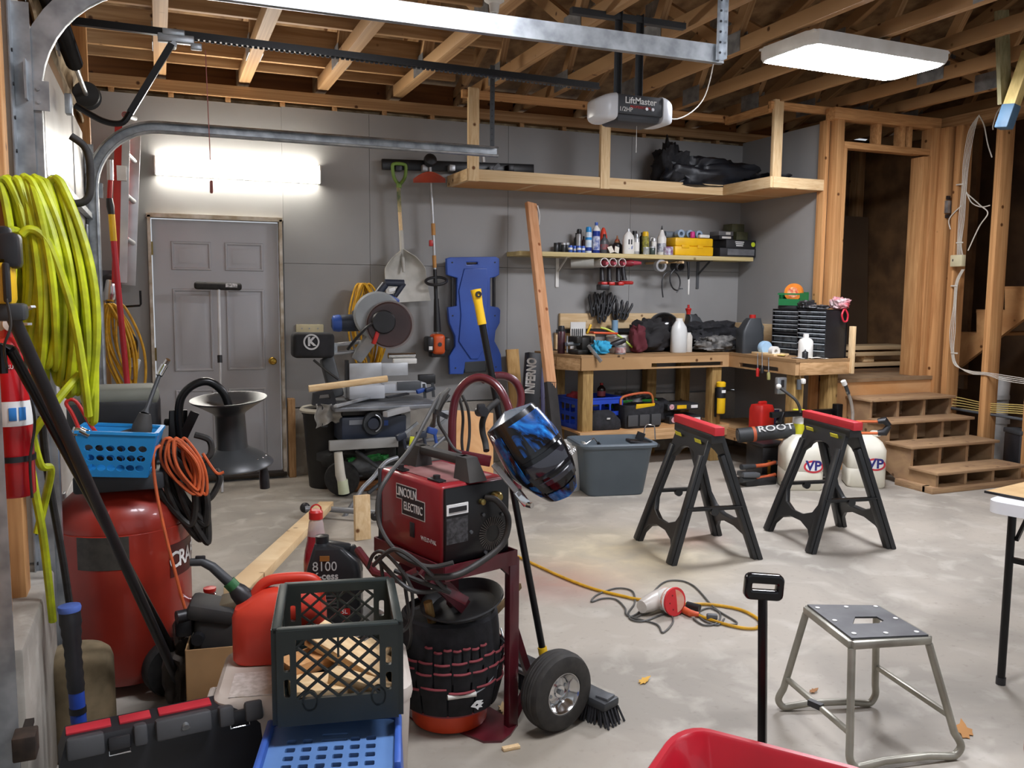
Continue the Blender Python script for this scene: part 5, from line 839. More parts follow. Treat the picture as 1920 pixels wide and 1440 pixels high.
for i, (b, z0, lb, ext) in enumerate((((1150, 1470, 470, 560), ZL, 'lower black battery carton with round stickers under the bench', 1), ((1130, 1440, 395, 470), ZL+.125, 'upper black battery carton with yellow sticker under the bench', 0))):
    t, w_, h_ = box_at('battery_carton', lb, 'carton', b, 6.62, .24, mat('carton_black', '#2b2c2e', .55), z0, fn=lambda *b: (z6(b[0], 0)[0], z6(b[1], 0)[0], z6(0, b[2])[1], z6(0, b[3])[1]), bev=.003, group='cartons under the bench')
    MB().cyl((-w_*.37, -.12, h_*.55), (-w_*.37, -.123, h_*.55), .025, 20).build('round_sticker', mat('sticker_rose', '#d9c3c8', .5, col2='#b0505c', scale=50), t); MB().box((-w_*.05, -.1215, h_*.5), (.1, .003, h_*.6)).build('label_panel', YEL if not ext else WHITE, t); MB().box((w_*.36, -.1215, h_*.5), (.07, .003, h_*.5)).build('white_label', WHITE, t)
o = lump('black_bag_heap', 'black bag heaped between tool bag and cartons under the bench', 'bag', (f6(1010, 0, 6.8).x, 6.8, ZL), (.3, .22, .2), BLKF, 44, 6, amp=.4)
o = lump('dark_hardware', 'dark hardware heaped in the green crate', 'hardware', (3.95, 6.85, ZL+.17), (.3, .2, .1), mat('hardware_mix', '#2b2a2a', .5, .3, '#7b7b7b', 26), 45, 8, amp=.7)
# torch cylinder on the bench leg
p = f6(1660, 470, 6.44); t = thing('gas_torch_cylinder', 'yellow gas cylinder strapped to the right leg of the bench', 'gas cylinder', (4.63, 6.43, p.z-.03)); MB().lathe([(0, 0), (.04, .0), (.043, .01), (.043, .14), (0, .14)], n=22).build('lower_body', YEL, t); MB().lathe([(0, .14), (.044, .14), (.044, .225), (.036, .245), (0, .245)], n=22).build('strap_band', BLKP, t); MB().lathe([(0, .24), (.04, .24), (.042, .25), (.042, .275), (.03, .285), (0, .285)], n=22).build('cap', YEL, t); MB().box((0, -.042, .2), (.04, .006, .025)).build('printed_label', WHITE, t); MB().box((-.05, .0, .1), (.012, .02, .26)).build('bracket', BLKM, t)
# big grey tub
tb = thing('storage_tub', 'large open slate grey storage tub on the floor before the bench', 'tub', (3.14, 5.72, 0), -10)
GTUB = mat('tub_grey', '#59646c', .5, col2='#515c64', scale=3); L_, D_, HT = .27, .2, .395
def tub_rings(ks): return [[(x*(L_+e)*1, y*(D_+e), z) for x, y in rrect(-1, -1, 1, 1, .28, 5)] for e, z in ks]
MB().loft(tub_rings(((-.06, 0), (-.05, .015), (.0, .36), (.004, .37), (.03, .372), (.034, .39), (.028, .4), (.004, .402), (-.004, .36), (-.055, .03), (-.06, .02)))).build('body', GTUB, tb)
Mx = axes((-.12, -D_+.018, .255), (1, 0, 0), (0, -.12, 1)); text('Oil', .07, mat('marker_ink', '#3a444c', .8), tb, Mx, sx=.9, name='marker_writing'); text('Pan', .07, mat('marker_ink', '#3a444c', .8), tb, axes((.1, -D_+.018, .255), (1, 0, 0), (0, -.12, 1)), name='marker_writing')
t = thing('paint_roller_frame', 'wire roller frames sticking up at the left in the grey tub', 'wire frame'); MB().tube([f6(290, 830, 5.75), f6(390, 755, 5.75), f6(470, 850, 5.75)], .005, 8).build('wire', CHROME, t); MB().cyl(f6(430, 800, 5.72), f6(475, 850, 5.72), .012, 10).build('grip', BLKP, t)
t = thing('black_tool_tray', 'black tray tool with wire loop resting on the grey tub', 'tool', tuple(f6(880, 800, 5.62)), -12); MB().box((0, 0, 0), (.24, .12, .025), rotm(0, 8, 0), bev=.008).build('tray', BLKP, t); MB().tube([(.0, 0, .01), (.015, 0, .12), (.03, 0, .14), (.09, 0, .13), (.1, 0, .02)], .005, 8).build('wire_loop', CHROME, t); MB().box((-.02, 0, .05), (.06, .02, .06), rotm(0, 20, 0)).build('plate', BLKP, t)
t = thing('white_bucket', 'white plastic bucket half hidden behind the welding helmet', 'bucket', (2.86, 5.92, 0)); MB().lathe([(0, .0), (.115, 0), (.12, .01), (.142, .33), (.15, .332), (.15, .36), (.14, .362), (.135, .33), (.113, .02), (0, .02)], n=32).build('body', WHITEP, t); MB().sheet(lambda u, v: (.133*cos(radians(-140+50*u)), .133*sin(radians(-140+50*u)), .13+.1*v), 8, 2, .002).build('blue_emblem', mat('emblem_blue', '#2d84c4', .5), t)
# things under the right wing
def z4(x, y): return (1360+x/6, 690+y/6)
f4 = lambda x, y, Y: px(*z4(x, y), Y)
t = thing('outlet_box', 'silver switched outlet box fixed to the corner leg of the bench wing', 'outlet', tuple(f4(632, 200, 5.66))); MB().box((0, .01, 0), (.09, .04, .135), bev=.006).build('box', STEEL, t); MB().box((-.0, -.012, .02), (.03, .006, .06), bev=.002).build('switch', BLKP, t)
t = thing('work_lamp_cord', 'cord with white plug hanging from the bench wing corner', 'cord'); MB().tube(bez([px(1510, 676, 5.6), px(1503, 690, 5.58), px(1500, 704, 5.58), px(1502, 716, 5.58)], 6), .005, 8).build('cord', mat('cord_tan', '#b59a74', .5), t); MB().tube([f4(828, 130, 5.58), f4(828, 240, 5.58)], [.017, .02], 12).build('connector', GREYP, t); MB().box(f4(872, 150, 5.57), (.04, .04, .045), bev=.012).build('plug', WHITEP, t)
t = thing('red_can', 'red plastic fuel can standing on the shelf under the bench wing', 'can', (px(1430, 800, 5.9).x, 5.92, .31), 10); MB().loft([[(x*.085*k, y*.075*k, z) for x, y in rrect(-1, -1, 1, 1, .3, 3)] for k, z in ((.96, 0), (1, .01), (1, .23), (.85, .27), (.5, .275))]).build('body', REDP, t); MB().bar((-.04, 0, .285), (.05, 0, .285), .03, .03, bev=.01).build('handle', REDP, t)
t = thing('spray_bottle', 'white and dark blue bottle behind the red can under the wing', 'bottle', (px(1458, 800, 5.95).x, 5.97, .31)); MB().box((0, 0, .11), (.08, .05, .22), bev=.012).build('body', WHITEP, t); MB().box((-.02, -.027, .15), (.05, .004, .13)).build('label', mat('label_navy', '#2a2f58', .5), t)
t = vessel('grease_tube', 'white and yellow capped tube beside the corner leg of the wing', 'tube', (*[z4(770, 0)[0], z4(880, 0)[0]], z4(0, 250)[1], z4(0, 530)[1]), 5.55, .38, [(0, 0), (.95, 0), (1, .01), (1, .9), (0, .9)], WHITEP, [(0, .88), (1.02, .88), (1.02, 1), (0, 1)], mat('cap_lime', '#d6d62c', .45), bands=((0.0, .45, mat('band_lime', '#d9d42a', .5), 1.005),))
t = thing('drain_hose', 'black hose with white end rising left of the yellow capped tube', 'hose'); MB().tube(bez([f4(600, 212, 5.5), f4(720, 300, 5.45), f4(790, 360, 5.42), f4(830, 430, 5.42), f4(845, 500, 5.42)], 6), .012, 10).build('hose', mat('hose_dark', '#3b3a39', .5), t); MB().sph(f4(600, 208, 5.5), .022, 12).build('end_cap', WHITEP, t)
t = thing('clear_hose', 'translucent hose with white end standing up before the wooden steps', 'hose'); MB().tube(bez([Vector((f4(1430, 600, 5.25).x, 5.25, .005)), f4(1430, 600, 5.25), f4(1430, 480, 5.25), f4(1405, 350, 5.25), f4(1370, 260, 5.25)], 6), .013, 10).build('hose', mat('hose_clear', '#a79f95', .3, alpha=.75), t); MB().tube([f4(1385, 290, 5.25), f4(1350, 190, 5.25)], .015, 10).build('nozzle', DGREY, t); MB().tube([f4(1345, 190, 5.25), f4(1325, 145, 5.25)], .02, 12).build('end_cap', WHITEP, t)
t = thing('bike_rack_bar', 'black rack bar with end block lying behind the red topped sawhorses', 'rack'); a, b = f4(510, 530, 5.5), f4(1240, 485, 5.5); MB().bar(a, b, .04, .045, bev=.006).build('bar', BLKM, t); MB().box(f4(1260, 505, 5.48), (.06, .06, .15), bev=.006).build('end_block', BLKM, t); MB().bar(f4(640, 500, 5.5), f4(600, 640, 5.48), .05, .04, bev=.006).build('foot', BLKM, t)
# black case with rolled awning
t = thing('tool_chest', 'black plastic tool chest on the floor below the rolled black tube', 'tool chest', (4.68, 5.75, 0), -6); MB().box((0, 0, .14), (.36, .26, .27), bev=.02).build('body', BLKP, t); MB().box((0, 0, .285), (.37, .27, .03), bev=.01).build('lid', BLKP, t); MB().box((-.12, -.135, .1), (.022, .01, .13)).build('orange_strip', mat('strip_ochre', '#b9862f', .5), t); MB().tube([(.0, -.14, .23), (.0, -.155, .22), (.12, -.155, .21), (.12, -.14, .22)], .01, 8).build('handle', GREYP, t)
a, b = f4(140, 760, 5.6), f4(760, 700, 5.45); t = thing('rolled_tube', 'black rolled tube with pale lettering and orange strap on the tool chest', 'tube'); MB().cyl(a, b, .058, 24).build('tube', mat('tube_black', '#2a2c2d', .6), t); MB().cyl(a+(a-b)*.01, a, .045, 20).build('end_cap', GREYP, t); d_ = (b-a).normalized(); c_ = a.lerp(b, .28); MB().cyl(c_-d_*.012, c_+d_*.012, .0605, 24).build('strap', mat('strap_orange', '#b5532b', .6), t)
text('ROOT', .075, mat('print_grey2', '#b9b9b4', .6), t, axes(a.lerp(b, .64)+Vector((-.012, -.046, .042)), d_, (0, .75, .7)), sx=1.35, bold=.001)
t = thing('loppers', 'orange handled loppers lying on the floor left of the white jugs', 'loppers'); 
for k, (y0, y1, y2) in enumerate(((1105, 1090, 1060), (1250, 1225, 1200))):
    MB().tube([f4(330, y0, 5.5)+Vector((0, 0, 0)), f4(460, y1, 5.52), f4(560, y2, 5.54)], .015, 10).build('handle', mat('lopper_orange', '#b4532e', .5), t); MB().tube([f4(180, y0+10, 5.48), f4(330, y0, 5.5)], [.022, .018], 10).build('grip', DGREY, t)
MB().box(f4(260, 1195, 5.5), (.16, .1, .04), rotm(0, 5, 0), bev=.01).bar(f4(560, 1060, 5.54), f4(640, 1075, 5.56), .05, .03).build('blade', GREYP, t); MB().box((f4(350, 1260, 5.55).x, 5.55, .03), (.3, .14, .06), bev=.015).build('head', BLKP, t)
t = thing('loppers', 'orange shafted loppers with black heads propped on the wooden steps', 'loppers')
for y in (605, 735): MB().tube([f4(1470, y-2, 5.1), f4(1720, y, 5.0)], .0105, 8).build('handle', mat('shaft_orange', '#d2672f', .45), t); MB().tube([f4(1715, y-5, 5.0), f4(1790, y-18 if y < 700 else y-10, 4.97), f4(1845, 650, 4.95)], [.022, .03, .02], 10).build('blade', BLKP, t)
# racing fuel jugs
def jug(label, loc, rz):
    t = thing('fuel_jug', label, 'fuel jug', loc, rz, 'white fuel jugs on the floor'); w = .145
    J = mat('jug_fuel', '#dedacb', .42, col2='#d3cdba', scale=4)
    MB().loft([[(x*w*k+ox, y*w*k, z) for x, y in rrect(-1, -1, 1, 1, .3, 4)] for k, ox, z in ((.93, 0, 0), (1, 0, .015), (1, 0, .145), (.98, 0, .15), (1, 0, .155), (1.0, 0, .3), (.8, .0, .36), (.42, 0, .405), (.38, 0, .41))]).build('body', J, t)
    MB().bar((-.09, 0, .37), (.09, 0, .41), .035, .03, (0,1,0), bev=.01).build('handle', J, t); MB().lathe([(0, .4), (.04, .4), (.042, .43), (.03, .44), (0, .44)], (.07, -.03, 0), n=18).build('cap', J, t)
    for an in (0, 90):
        Rz = Matrix.Rotation(radians(an), 4, 'Z'); shape('logo_oval', [circ(0, 0, .075, 24, .05)], .001, mat('logo_red', '#cf3540', .5), t, Rz @ axes((.06, -w-.0005, .19), (1,0,0), (0,0,1))); shape('logo_white', [circ(0, 0, .06, 24, .035)], .001, WHITE, t, Rz @ axes((.06, -w-.0015, .19), (1,0,0), (0,0,1)))
        text('VP', .105, mat('logo_navy', '#2b2a7a', .5), t, Rz @ axes((.06, -w-.003, .195), (1,0,0), (0,0,1)), bold=.003)
    return t
jug('left white fuel jug with blue and red emblem behind the right sawhorse', (4.62, 5.35, 0), -24)
jug('right white fuel jug with blue and red emblem beside the wooden steps', (5.17, 5.25, 0), -34)
o = lump('grey_rag', 'crumpled dark grey hose and rags between the two white jugs', 'rag', (4.9, 5.5, 0), (.2, .2, .25), mat('rag_dark', '#6a655f', .9, col2='#2c2a28', scale=12), 51, 7, amp=.6)
# ================================================================ WOODEN STEPS
ws = thing('wooden_steps', 'wooden four tread steps with open cubbies below the doorway', 'steps', (5.45, 0, 0)); TR = [(4.77, 5.05, .165), (5.02, 5.3, .325), (5.27, 5.5, .485), (5.47, 5.76, .645)]; WS = .92
prof = [(4.8, .02), (4.8, .145)]
for i, (y0, y1, z) in enumerate(TR[:-1]): prof += [(TR[i+1][0]+.03, TR[i][2]-.02), (TR[i+1][0]+.03, TR[i+1][2]-.02)]
prof += [(5.75, TR[-1][2]-.02), (5.75, .3), (5.15, .02)]
for i in range(4): 
    x = .015+(WS-.03)*i/3; MB().ext(prof, .028, Matrix(((0,0,1,x-.014),(1,0,0,0),(0,1,0,0),(0,0,0,1)))).build('side_panel' if i in (0, 3) else 'divider', STEPW, ws)
for y0, y1, z in TR: MB().box((WS/2, (y0+y1)/2, z-.011), (WS+.04, y1-y0, .022), bev=.003).build('tread', STEPW, ws)
for y0, y1, z in TR[1:]: MB().box((WS/2, y1-.03, z-.1), (WS-.03, .012, .16)).build('back_board', STEPW, ws)
MB().box((WS/2+.0, 4.83, .025), (WS+.1, .1, .05), bev=.004).box((.0, 5.0, .025), (.1, .3, .05), bev=.004).build('base_board', STEPW, ws)
# ================================================================ CABLES, PIPES ON THE STUD WALL
qx = lambda x, y, X=XW-.015: P(x, y, X=X)
WC = mat('white_cable', '#d8d2c4', .5); YC = mat('yellow_cable', '#c9b26a', .5)
t = thing('electrical_cables', 'bundle of white electrical cables stapled down an open stud', 'cable')
rn = random.Random(2)
for k in range(5):
    dx = (k-2)*2.6; MB().tube(bez([qx(1836, 215), qx(1822+dx, 245), qx(1812+dx, 300), qx(1808+dx*.8, 350), qx(1803+dx, 410), qx(1799+dx*.7, 455), qx(1800+dx, 478)], 5), .003, 6).build('cable', WC, t)
for k in range(4):
    dx = (k-1.5)*1.6; MB().tube(bez([qx(1806+dx, 505), qx(1794+dx, 530), qx(1790+dx, 575), qx(1786+dx*2, 620), qx(1786+dx, 660), qx(1793+dx, 685), qx(1820, 698+dx), qx(1850, 701+dx), qx(1880, 708+dx*2), qx(1930, 716+dx*2)], 5), .003, 6).build('cable', WC, t)
for pts in ([(1836, 217), (1845, 235), (1852, 270), (1860, 295)], [(1812, 360), (1822, 380), (1840, 388), (1856, 385)], [(1812, 362), (1838, 385), (1852, 400), (1836, 425), (1815, 470)], [(1886, 190), (1870, 210), (1862, 235), (1862, 243)], [(1803, 385), (1780, 410), (1782, 430)]): MB().tube(bez([qx(*p) for p in pts], 6), .005, 6).build('cable', WC, t)
for y in (346, 455, 536, 662): a = qx(1800 if y < 500 else 1790, y); MB().box(a+Vector((-.004, 0, 0)), (.012, .07, .012), bev=.003).build('staple', WC, t)
t = thing('junction_box', 'cream junction box on the open stud with the cable bundle', 'junction box', tuple(qx(1796, 489, XW-.03))); MB().box((0, 0, 0), (.05, .12, .1), bev=.006).build('cover', CREAM, t); MB().box((-.026, .03, .005), (.003, .008, .02)).build('screw', BLKP, t)
t = thing('outlet_bracket', 'small steel bracket box at the edge of the doorway post', 'bracket', tuple(qx(1777, 388, XW-.02))); MB().box((0, 0, 0), (.05, .03, .11), bev=.004).build('box', STEEL, t); MB().box((0, -.0, .08), (.03, .02, .03)).box((0, 0, -.08), (.03, .02, .03)).build('clip', BLKP, t)
t = thing('yellow_cables', 'yellow electrical cables running low through the open studs', 'cable')
for k in range(5): y = 742+6*k; MB().tube(bez([qx(1770+k*3, y, 6.52), qx(1800, y+4-k, 6.55), qx(1850, y+14-2*k, 6.52), qx(1920, y+18-k*2, 6.52), qx(1990, y+30-k*2, 6.52)], 5), .005, 6).build('cable', YC, t)
t = thing('grey_pipe', 'thin grey pipe running low through the open studs', 'pipe'); MB().cyl(qx(1777, 764, 6.53), qx(1850, 777, 6.53), .013, 10).cyl(qx(1845, 775, 6.53), qx(1990, 798, 6.53), .013, 10).build('pipe', GREYP, t); MB().cyl(qx(1776, 764, 6.53), qx(1784, 765, 6.53), .018, 10).build('end_fitting', REDP, t)
PV = mat('pvc_white', '#c6c5c1', .4, col2='#a9a8a4', scale=4); t = thing('drain_pipe', 'white plastic drain pipe with couplings under the hidden stairs', 'pipe'); a = qx(1880, 712, 7.0)
MB().tube(bez([qx(1884, 708, 7.05), qx(1880, 740, 7.02), qx(1876, 790, 7.0), qx(1870, 850, 6.95), qx(1860, 900, 6.95)], 5), .055, 18).build('pipe', PV, t)
for y in (745, 790, 812): MB().lathe([(.055, -.02), (.066, -.02), (.066, .02), (.055, .02)], qx(1878, y, 7.0), (0, .05, 1), 20, closed=True).build('coupling', PV, t)
o = tag(MB().bar((0, 0, 0), (.25, -.2, .2), .1, .06).build('stone', STEMW), 'pale rubble stone lying behind the lowest tread of the steps', 'stone'); o.location = (6.9, 5.1, .1)
# beam with blue wrapped end at the upper right
t = thing('hanging_lumber', 'pale lumber with blue wrapped end hanging at the top right', 'lumber'); a, b = P(1894, 205, Z=2.75), None; dirv = Vector((.16, -.1, .7)).normalized(); MB().bar(a, a+dirv*.9, .09, .06, (1,0,0), bev=.004).build('board', wood('lumber_yellow', '#cbb377', '#b09a5e'), t); MB().bar(a-dirv*.13, a+dirv*.03, .1, .07, (1,0,0), bev=.008).build('blue_wrap', mat('wrap_blue', '#4d6c84', .6, col2='#3f5a70', scale=8), t)
a = P(1884, 195, Z=2.8); t = thing('hanging_lumber', 'grey weathered strip hanging beside the blue wrapped lumber', 'lumber'); MB().bar(a, P(1878, 20, X=a.x-.1), .1, .03, (0,1,0)).build('board', wood('lumber_grey', '#8f8666', '#77704f'), t)
# ================================================================ SAWHORSES
def sawhorse(label, loc, rz):
    t = thing('sawhorse', label, 'sawhorse', loc, rz, 'black sawhorses with red tops'); HB = .715
    SH = mat('sawhorse_black', '#1b1c1d', .42, col2='#242526', scale=5)
    for s in (-1, 1):
        dx = .235; hs = sqrt(HB**2+dx**2); M_ = axes((s*.265, 0, 0), (0, 1, 0), (-s*dx, 0, HB))
        b0, b1 = .275, .205; e = lambda v, b: b0+(b1-b0)*v/hs if b else 0
        E_ = lambda v: b0+(b1-b0)*v/hs
        out = [(-E_(0), 0), (-E_(0)+.055, 0), (-E_(.08)+.056, .07), (-.16, .125), (-.06, .155), (.06, .155), (.16, .125), (E_(.08)-.056, .07), (E_(0)-.055, 0), (E_(0), 0), (E_(hs), hs), (-E_(hs), hs)]
        inner = [(-E_(.3)+.056, .3), (-.15, .225), (-.06, .19), (.06, .19), (.15, .225), (E_(.3)-.056, .3), (E_(.57)-.062, .57)]+[(.12*cos(a), .6+.055*sin(a)) for a in [pi*i/8 for i in range(9)]]+[(-E_(.57)+.062, .57)]
        shape('leg_panel', [out, inner], .03, SH, t, M_, bev=.005)
        for y in (-1, 1):
            a = Vector((s*.262, y*.247, .0)); b = Vector((s*.06, y*.19, .6)); MB().bar(a, b, .042, .05, (0,1,0), bev=.008).build('leg', SH, t)
        for y in (-.12, .12): MB().box((s*.062, y*1.1, .672), (.004, .075, .022), rotm(0, s*18, 0)).build('yellow_sticker', mat('sticker_yel', '#d8cf2a', .5), t)
    MB().box((0, 0, .7), (.075, .5, .05), bev=.008).build('top_bracket', SH, t); MB().box((0, 0, .745), (.062, .55, .05), bev=.006).build('top_rail', mat('rail_red', '#d5303a', .42), t)
    for y in (-.24, .24): MB().box((0, y, .31), (.34, .03, .008), rotm(0, 0, 0)).box((0, y, .3), (.34, .006, .016)).build('fold_bar', SH, t); MB().cyl((0, y-.012, .288), (0, y+.012, .288), .024, 18).build('lock_knob', SH, t)
    return t
sawhorse('left black sawhorse with red top nearer the grey tub', (2.889, 4.223, 0), -8.5)
sawhorse('right black sawhorse with red top in front of the white jugs', (3.777, 4.115, 0), -9.5)
# ================================================================ MITRE SAW, TABLE SAW AND THE CORNER BY THE DOOR
TS = thing('table_saw', 'blue grey jobsite table saw on a folding wheeled stand', 'table saw'); ty = 6.2
g = lambda x, y, Y=ty: px(x, y, Y)
NAVY = mat('saw_navy', '#2c3444', .45, col2='#262d3b', scale=5); ALW = mat('saw_alu', '#b9bbbd', .4, .4, '#a2a5a8', 6)
def bx_px(x0, x1, y0, y1, Y, d, bev=.006):
    a, c = px(x0, y1, Y), px(x1, y0, Y); return MB().box(((a.x+c.x)/2, Y+d/2, (a.z+c.z)/2), (c.x-a.x, d, c.z-a.z), bev=bev)
bx_px(641, 762, 778, 832, 6.2, .42, .012).build('body', NAVY, TS); zt0 = g(660, 765).z
MB().box((1.52, 6.42, zt0+.0), (.78, .6, .03), bev=.004).build('table_top', mat('saw_top', '#8f9296', .35, .5, '#75787c', 6), TS); bx_px(642, 745, 757, 780, 6.22, .3, .004).build('throat_cover', mat('saw_dark', '#1f2023', .5), TS)
a, b = px(722, 777, 5.95), px(835, 748, 6.5); MB().bar(a, b, .045, .04, bev=.006).build('fence_rail', ALW, TS); MB().bar(px(628, 762, 6.05), px(692, 745, 6.4), .03, .02, bev=.004).build('side_rail', ALW, TS)
bx_px(618, 747, 820, 846, 6.1, .04, .005).build('stand_rail', mat('stand_grey', '#9b9a96', .45), TS); bx_px(745, 775, 826, 860, 6.15, .04).build('stand_bracket', BLKM, TS)
c = g(700, 793, 6.17); MB().lathe([(.05, -.01), (.085, -.01), (.085, .01), (.05, .01)], c, (.3, -1, 0), 24, closed=True).build('bevel_dial', DGREY, TS); MB().tube(arc(c+Vector((-.01, -.02, 0)), .065, -70, 70, (1,0,0), (0,0,1), 10), .005, 6).build('dial_scale', ALU, TS); MB().cyl(c+Vector((-.0, .02, 0)), c+Vector((-.01, -.05, 0)), .04, 18).build('crank_wheel', NAVY, TS); bx_px(655, 680, 787, 797, 6.195, .01, 0).build('nameplate', mat('plate_grey', '#8d9198', .5), TS); bx_px(718, 728, 788, 798, 6.195, .01, 0).build('switch', BLUEP, TS)
MB().tube([g(634, 848, 6.1), g(638, 890, 6.1), g(643, 908, 6.1)], [.03, .036, .032], 12).build('leg', mat('leg_cream', '#cfcabc', .5), TS); MB().tube([g(642, 900, 6.1), g(645, 925, 6.1)], [.038, .04], 14).build('leg_foot', mat('foot_green_white', '#c9cfae', .5), TS)
wc = g(637, 896, 6.25); MB().lathe([(0, -.035), (.07, -.04), (.12, -.03), (.13, -.01), (.13, .01), (.12, .03), (.07, .04), (0, .035)], (wc.x+.02, 6.27, .13), (.5, 1, 0), 30).build('wheel', RUB, TS)
TUBE = mat('stand_tube', '#8d9094', .4, .5)
MB().tube(bez([g(745, 858, 5.9), g(722, 868, 5.85), g(700, 895, 5.8), g(680, 915, 5.75), g(668, 935, 5.72), g(650, 962, 5.7), g(620, 1003, 5.65)], 6), .016, 10).build('stand_tube', TUBE, TS); MB().tube([g(668, 845, 6.2), g(720, 885, 6.05), g(790, 930, 5.9)], .015, 10).build('cross_tube', DGREY, TS); MB().tube([g(790, 850, 6.15), g(745, 880, 6.05), g(690, 925, 6.0)], .015, 10).build('cross_tube', DGREY, TS)
MB().tube([P(572, 955, Z=.06), P(600, 953, Z=.06), P(708, 962, Z=.06)], .02, 12).build('foot_tube', TUBE, TS); MB().sph(P(572, 952, Z=.06), .035, 12).build('foot_cap', BLKP, TS); MB().sph(P(703, 968, Z=.05), .03, 12).build('foot_cap', BLKP, TS)
MB().tube([g(760, 840, 6.0), g(800, 825, 6.1), g(842, 822, 6.3)], .016, 10).tube([g(800, 850, 6.05), g(833, 820, 6.2)], .014, 10).build('support_tube', TUBE, TS); bx_px(815, 842, 770, 815, 6.5, .05).build('side_panel', ALW, TS); bx_px(752, 770, 772, 822, 6.22, .04).build('upright', mat('stand_grey', '#9b9a96'), TS)
for i, (x, y, lb, m_) in enumerate(((752, 818, 'dark blue clamp lying on the table saw stand', NAVY), (790, 815, 'navy quick clamp hanging on the right of the table saw stand', NAVY), (810, 808, 'second navy quick clamp hanging on the right of the table saw', BLUEP))):
    t = thing('quick_clamp', lb, 'clamp', group='clamps on the table saw'); c = g(x, y, 6.0); MB().box(c, (.08, .04, .05), rotm(0, 20*i-20, 10), bev=.012).tube([c+Vector((.02, 0, -.02)), c+Vector((.03, -.01, -.09))], .012, 8).build('grip', m_, t); MB().bar(c, c+Vector((.13, .02, .09)), .012, .02).build('bar', STEEL, t)
t = thing('yellow_push_stick', 'small bright yellow push stick at the table saw stand', 'push stick'); MB().box(g(772, 828, 5.95), (.035, .012, .075), rotm(0, 8, 0), bev=.005).build('stick', mat('stick_yellow', '#dbe02a', .5), t)
for i, (x, y, s, lb) in enumerate(((700, 857, .075, 'large green battery tool under the table saw'), (722, 855, .05, 'small green tool right of the larger one under the table saw'), (662, 862, .05, 'green tool edge showing left under the table saw'))): o = lump('green_tool', lb, 'tool', tuple(g(x, y+8, 6.35)), (s*1.6, .06, s), mat('tool_green', '#3fb557', .5, col2='#235c30', scale=14), 60+i, 5, group='green tools under the table saw', amp=.5); 
lump('black_tool_heap', 'dark power tools heaped under the table saw', 'tools', (g(700, 900, 6.45).x, 6.47, .08), (.55, .3, .3), mat('heap_dark', '#1c1d1e', .6, col2='#3a3a38', scale=9), 66, 9, amp=.7)
o = tag(MB().box((1.45, 6.5, .04), (.6, .3, .07), bev=.004).build('wood_pallet', DARKW), 'dark wooden pallet board under the table saw', 'pallet')
# mitre saw
MS = thing('mitre_saw', 'blue and grey sliding mitre saw standing behind the table saw', 'mitre saw'); my = 6.55; h = lambda x, y, Y=my: px(x, y, Y)
bx_px(655, 722, 722, 750, 6.4, .3, .01).build('base', mat('saw_white', '#c9ccd0', .4, col2='#b8bcc1', scale=5), MS); bx_px(720, 800, 718, 738, 6.45, .22, .008).build('turntable', _M['saw_white'], MS); bx_px(745, 790, 715, 732, 6.44, .02, .003).build('extension', GREYP, MS)
bx_px(655, 716, 680, 713, 6.55, .03, .004).build('fence', ALU, MS); bx_px(716, 765, 680, 705, 6.6, .03, .004).build('fence', ALU, MS); MB().cyl(h(728, 667, 6.7), h(778, 666, 6.7), .024, 14).build('rail', CHROME, MS); bx_px(738, 782, 672, 683, 6.65, .04, .008).build('rail_support', WHITEP, MS)
MB().bar(h(725, 745, 6.35), h(765, 738, 6.38), .05, .012).build('mitre_scale', BLKP, MS)
ax = Vector((-.15, -1, .05)).normalized(); c = h(718, 604, 6.42)
MB().lathe([(0, -.002), (.15, -.002), (.153, 0), (.15, .002), (0, .002)], c, ax, 48).build('blade', STEEL, MS)
def disc(a0, a1, r, th, cc, n=26, r0=0): 
    Rm = frame_z(-ax, (0, 0, 1)); f = lambda a, q: Rm @ Vector((q*cos(a), q*sin(a), 0))
    pts = [f(radians(a0+(a1-a0)*i/n), r) for i in range(n+1)]; return MB().loft([[cc+p+ax*th/2 for p in pts+[Vector((0,0,0))]], [cc+p-ax*th/2 for p in pts+[Vector((0,0,0))]]])
MB().lathe([(0, -.035), (.165, -.035), (.18, -.02), (.18, .02), (.165, .035), (0, .035)], c+Vector((-.035, .02, .05)), ax, 40).build('upper_guard', mat('guard_grey', '#9da2a4', .4, col2='#8a8f91', scale=4), MS)
MB().lathe([(0, -.012), (.16, -.012), (.175, .0), (.16, .012), (0, .012)], c+ax*.045+Vector((.045, 0, -.02)), ax, 40).build('lower_guard', mat('guard_smoke', '#4a3230', .25, col2='#3a2a29', scale=4, alpha=.92), MS)
MB().lathe([(0, -.01), (.085, -.01), (.09, 0), (.08, .014), (0, .014)], c+ax*.065, ax, 30).build('hub', BLKP, MS); MB().lathe([(.15, -.02), (.182, -.02), (.182, .02), (.15, .02)], c+ax*.03+Vector((.05, .0, -.02)), ax, 40, closed=True).build('guard_rim', mat('guard_clear', '#8d8480', .2, alpha=.7), MS)
MB().lathe([(0, 0), (.055, 0), (.065, .02), (.065, .12), (.058, .2), (.03, .22), (0, .22)], h(676, 605, 6.55), (-1, .1, -.02), 22).build('motor', NAVY, MS); MB().lathe([(0, 0), (.06, 0), (.066, .02), (.06, .06), (.04, .07), (0, .07)], h(640, 606, 6.56), (-1, .1, -.02), 22).build('motor_cap', BLUEP, MS); MB().box(h(668, 600, 6.55), (.05, .14, .15), bev=.02).build('gear_case', DGREY, MS)
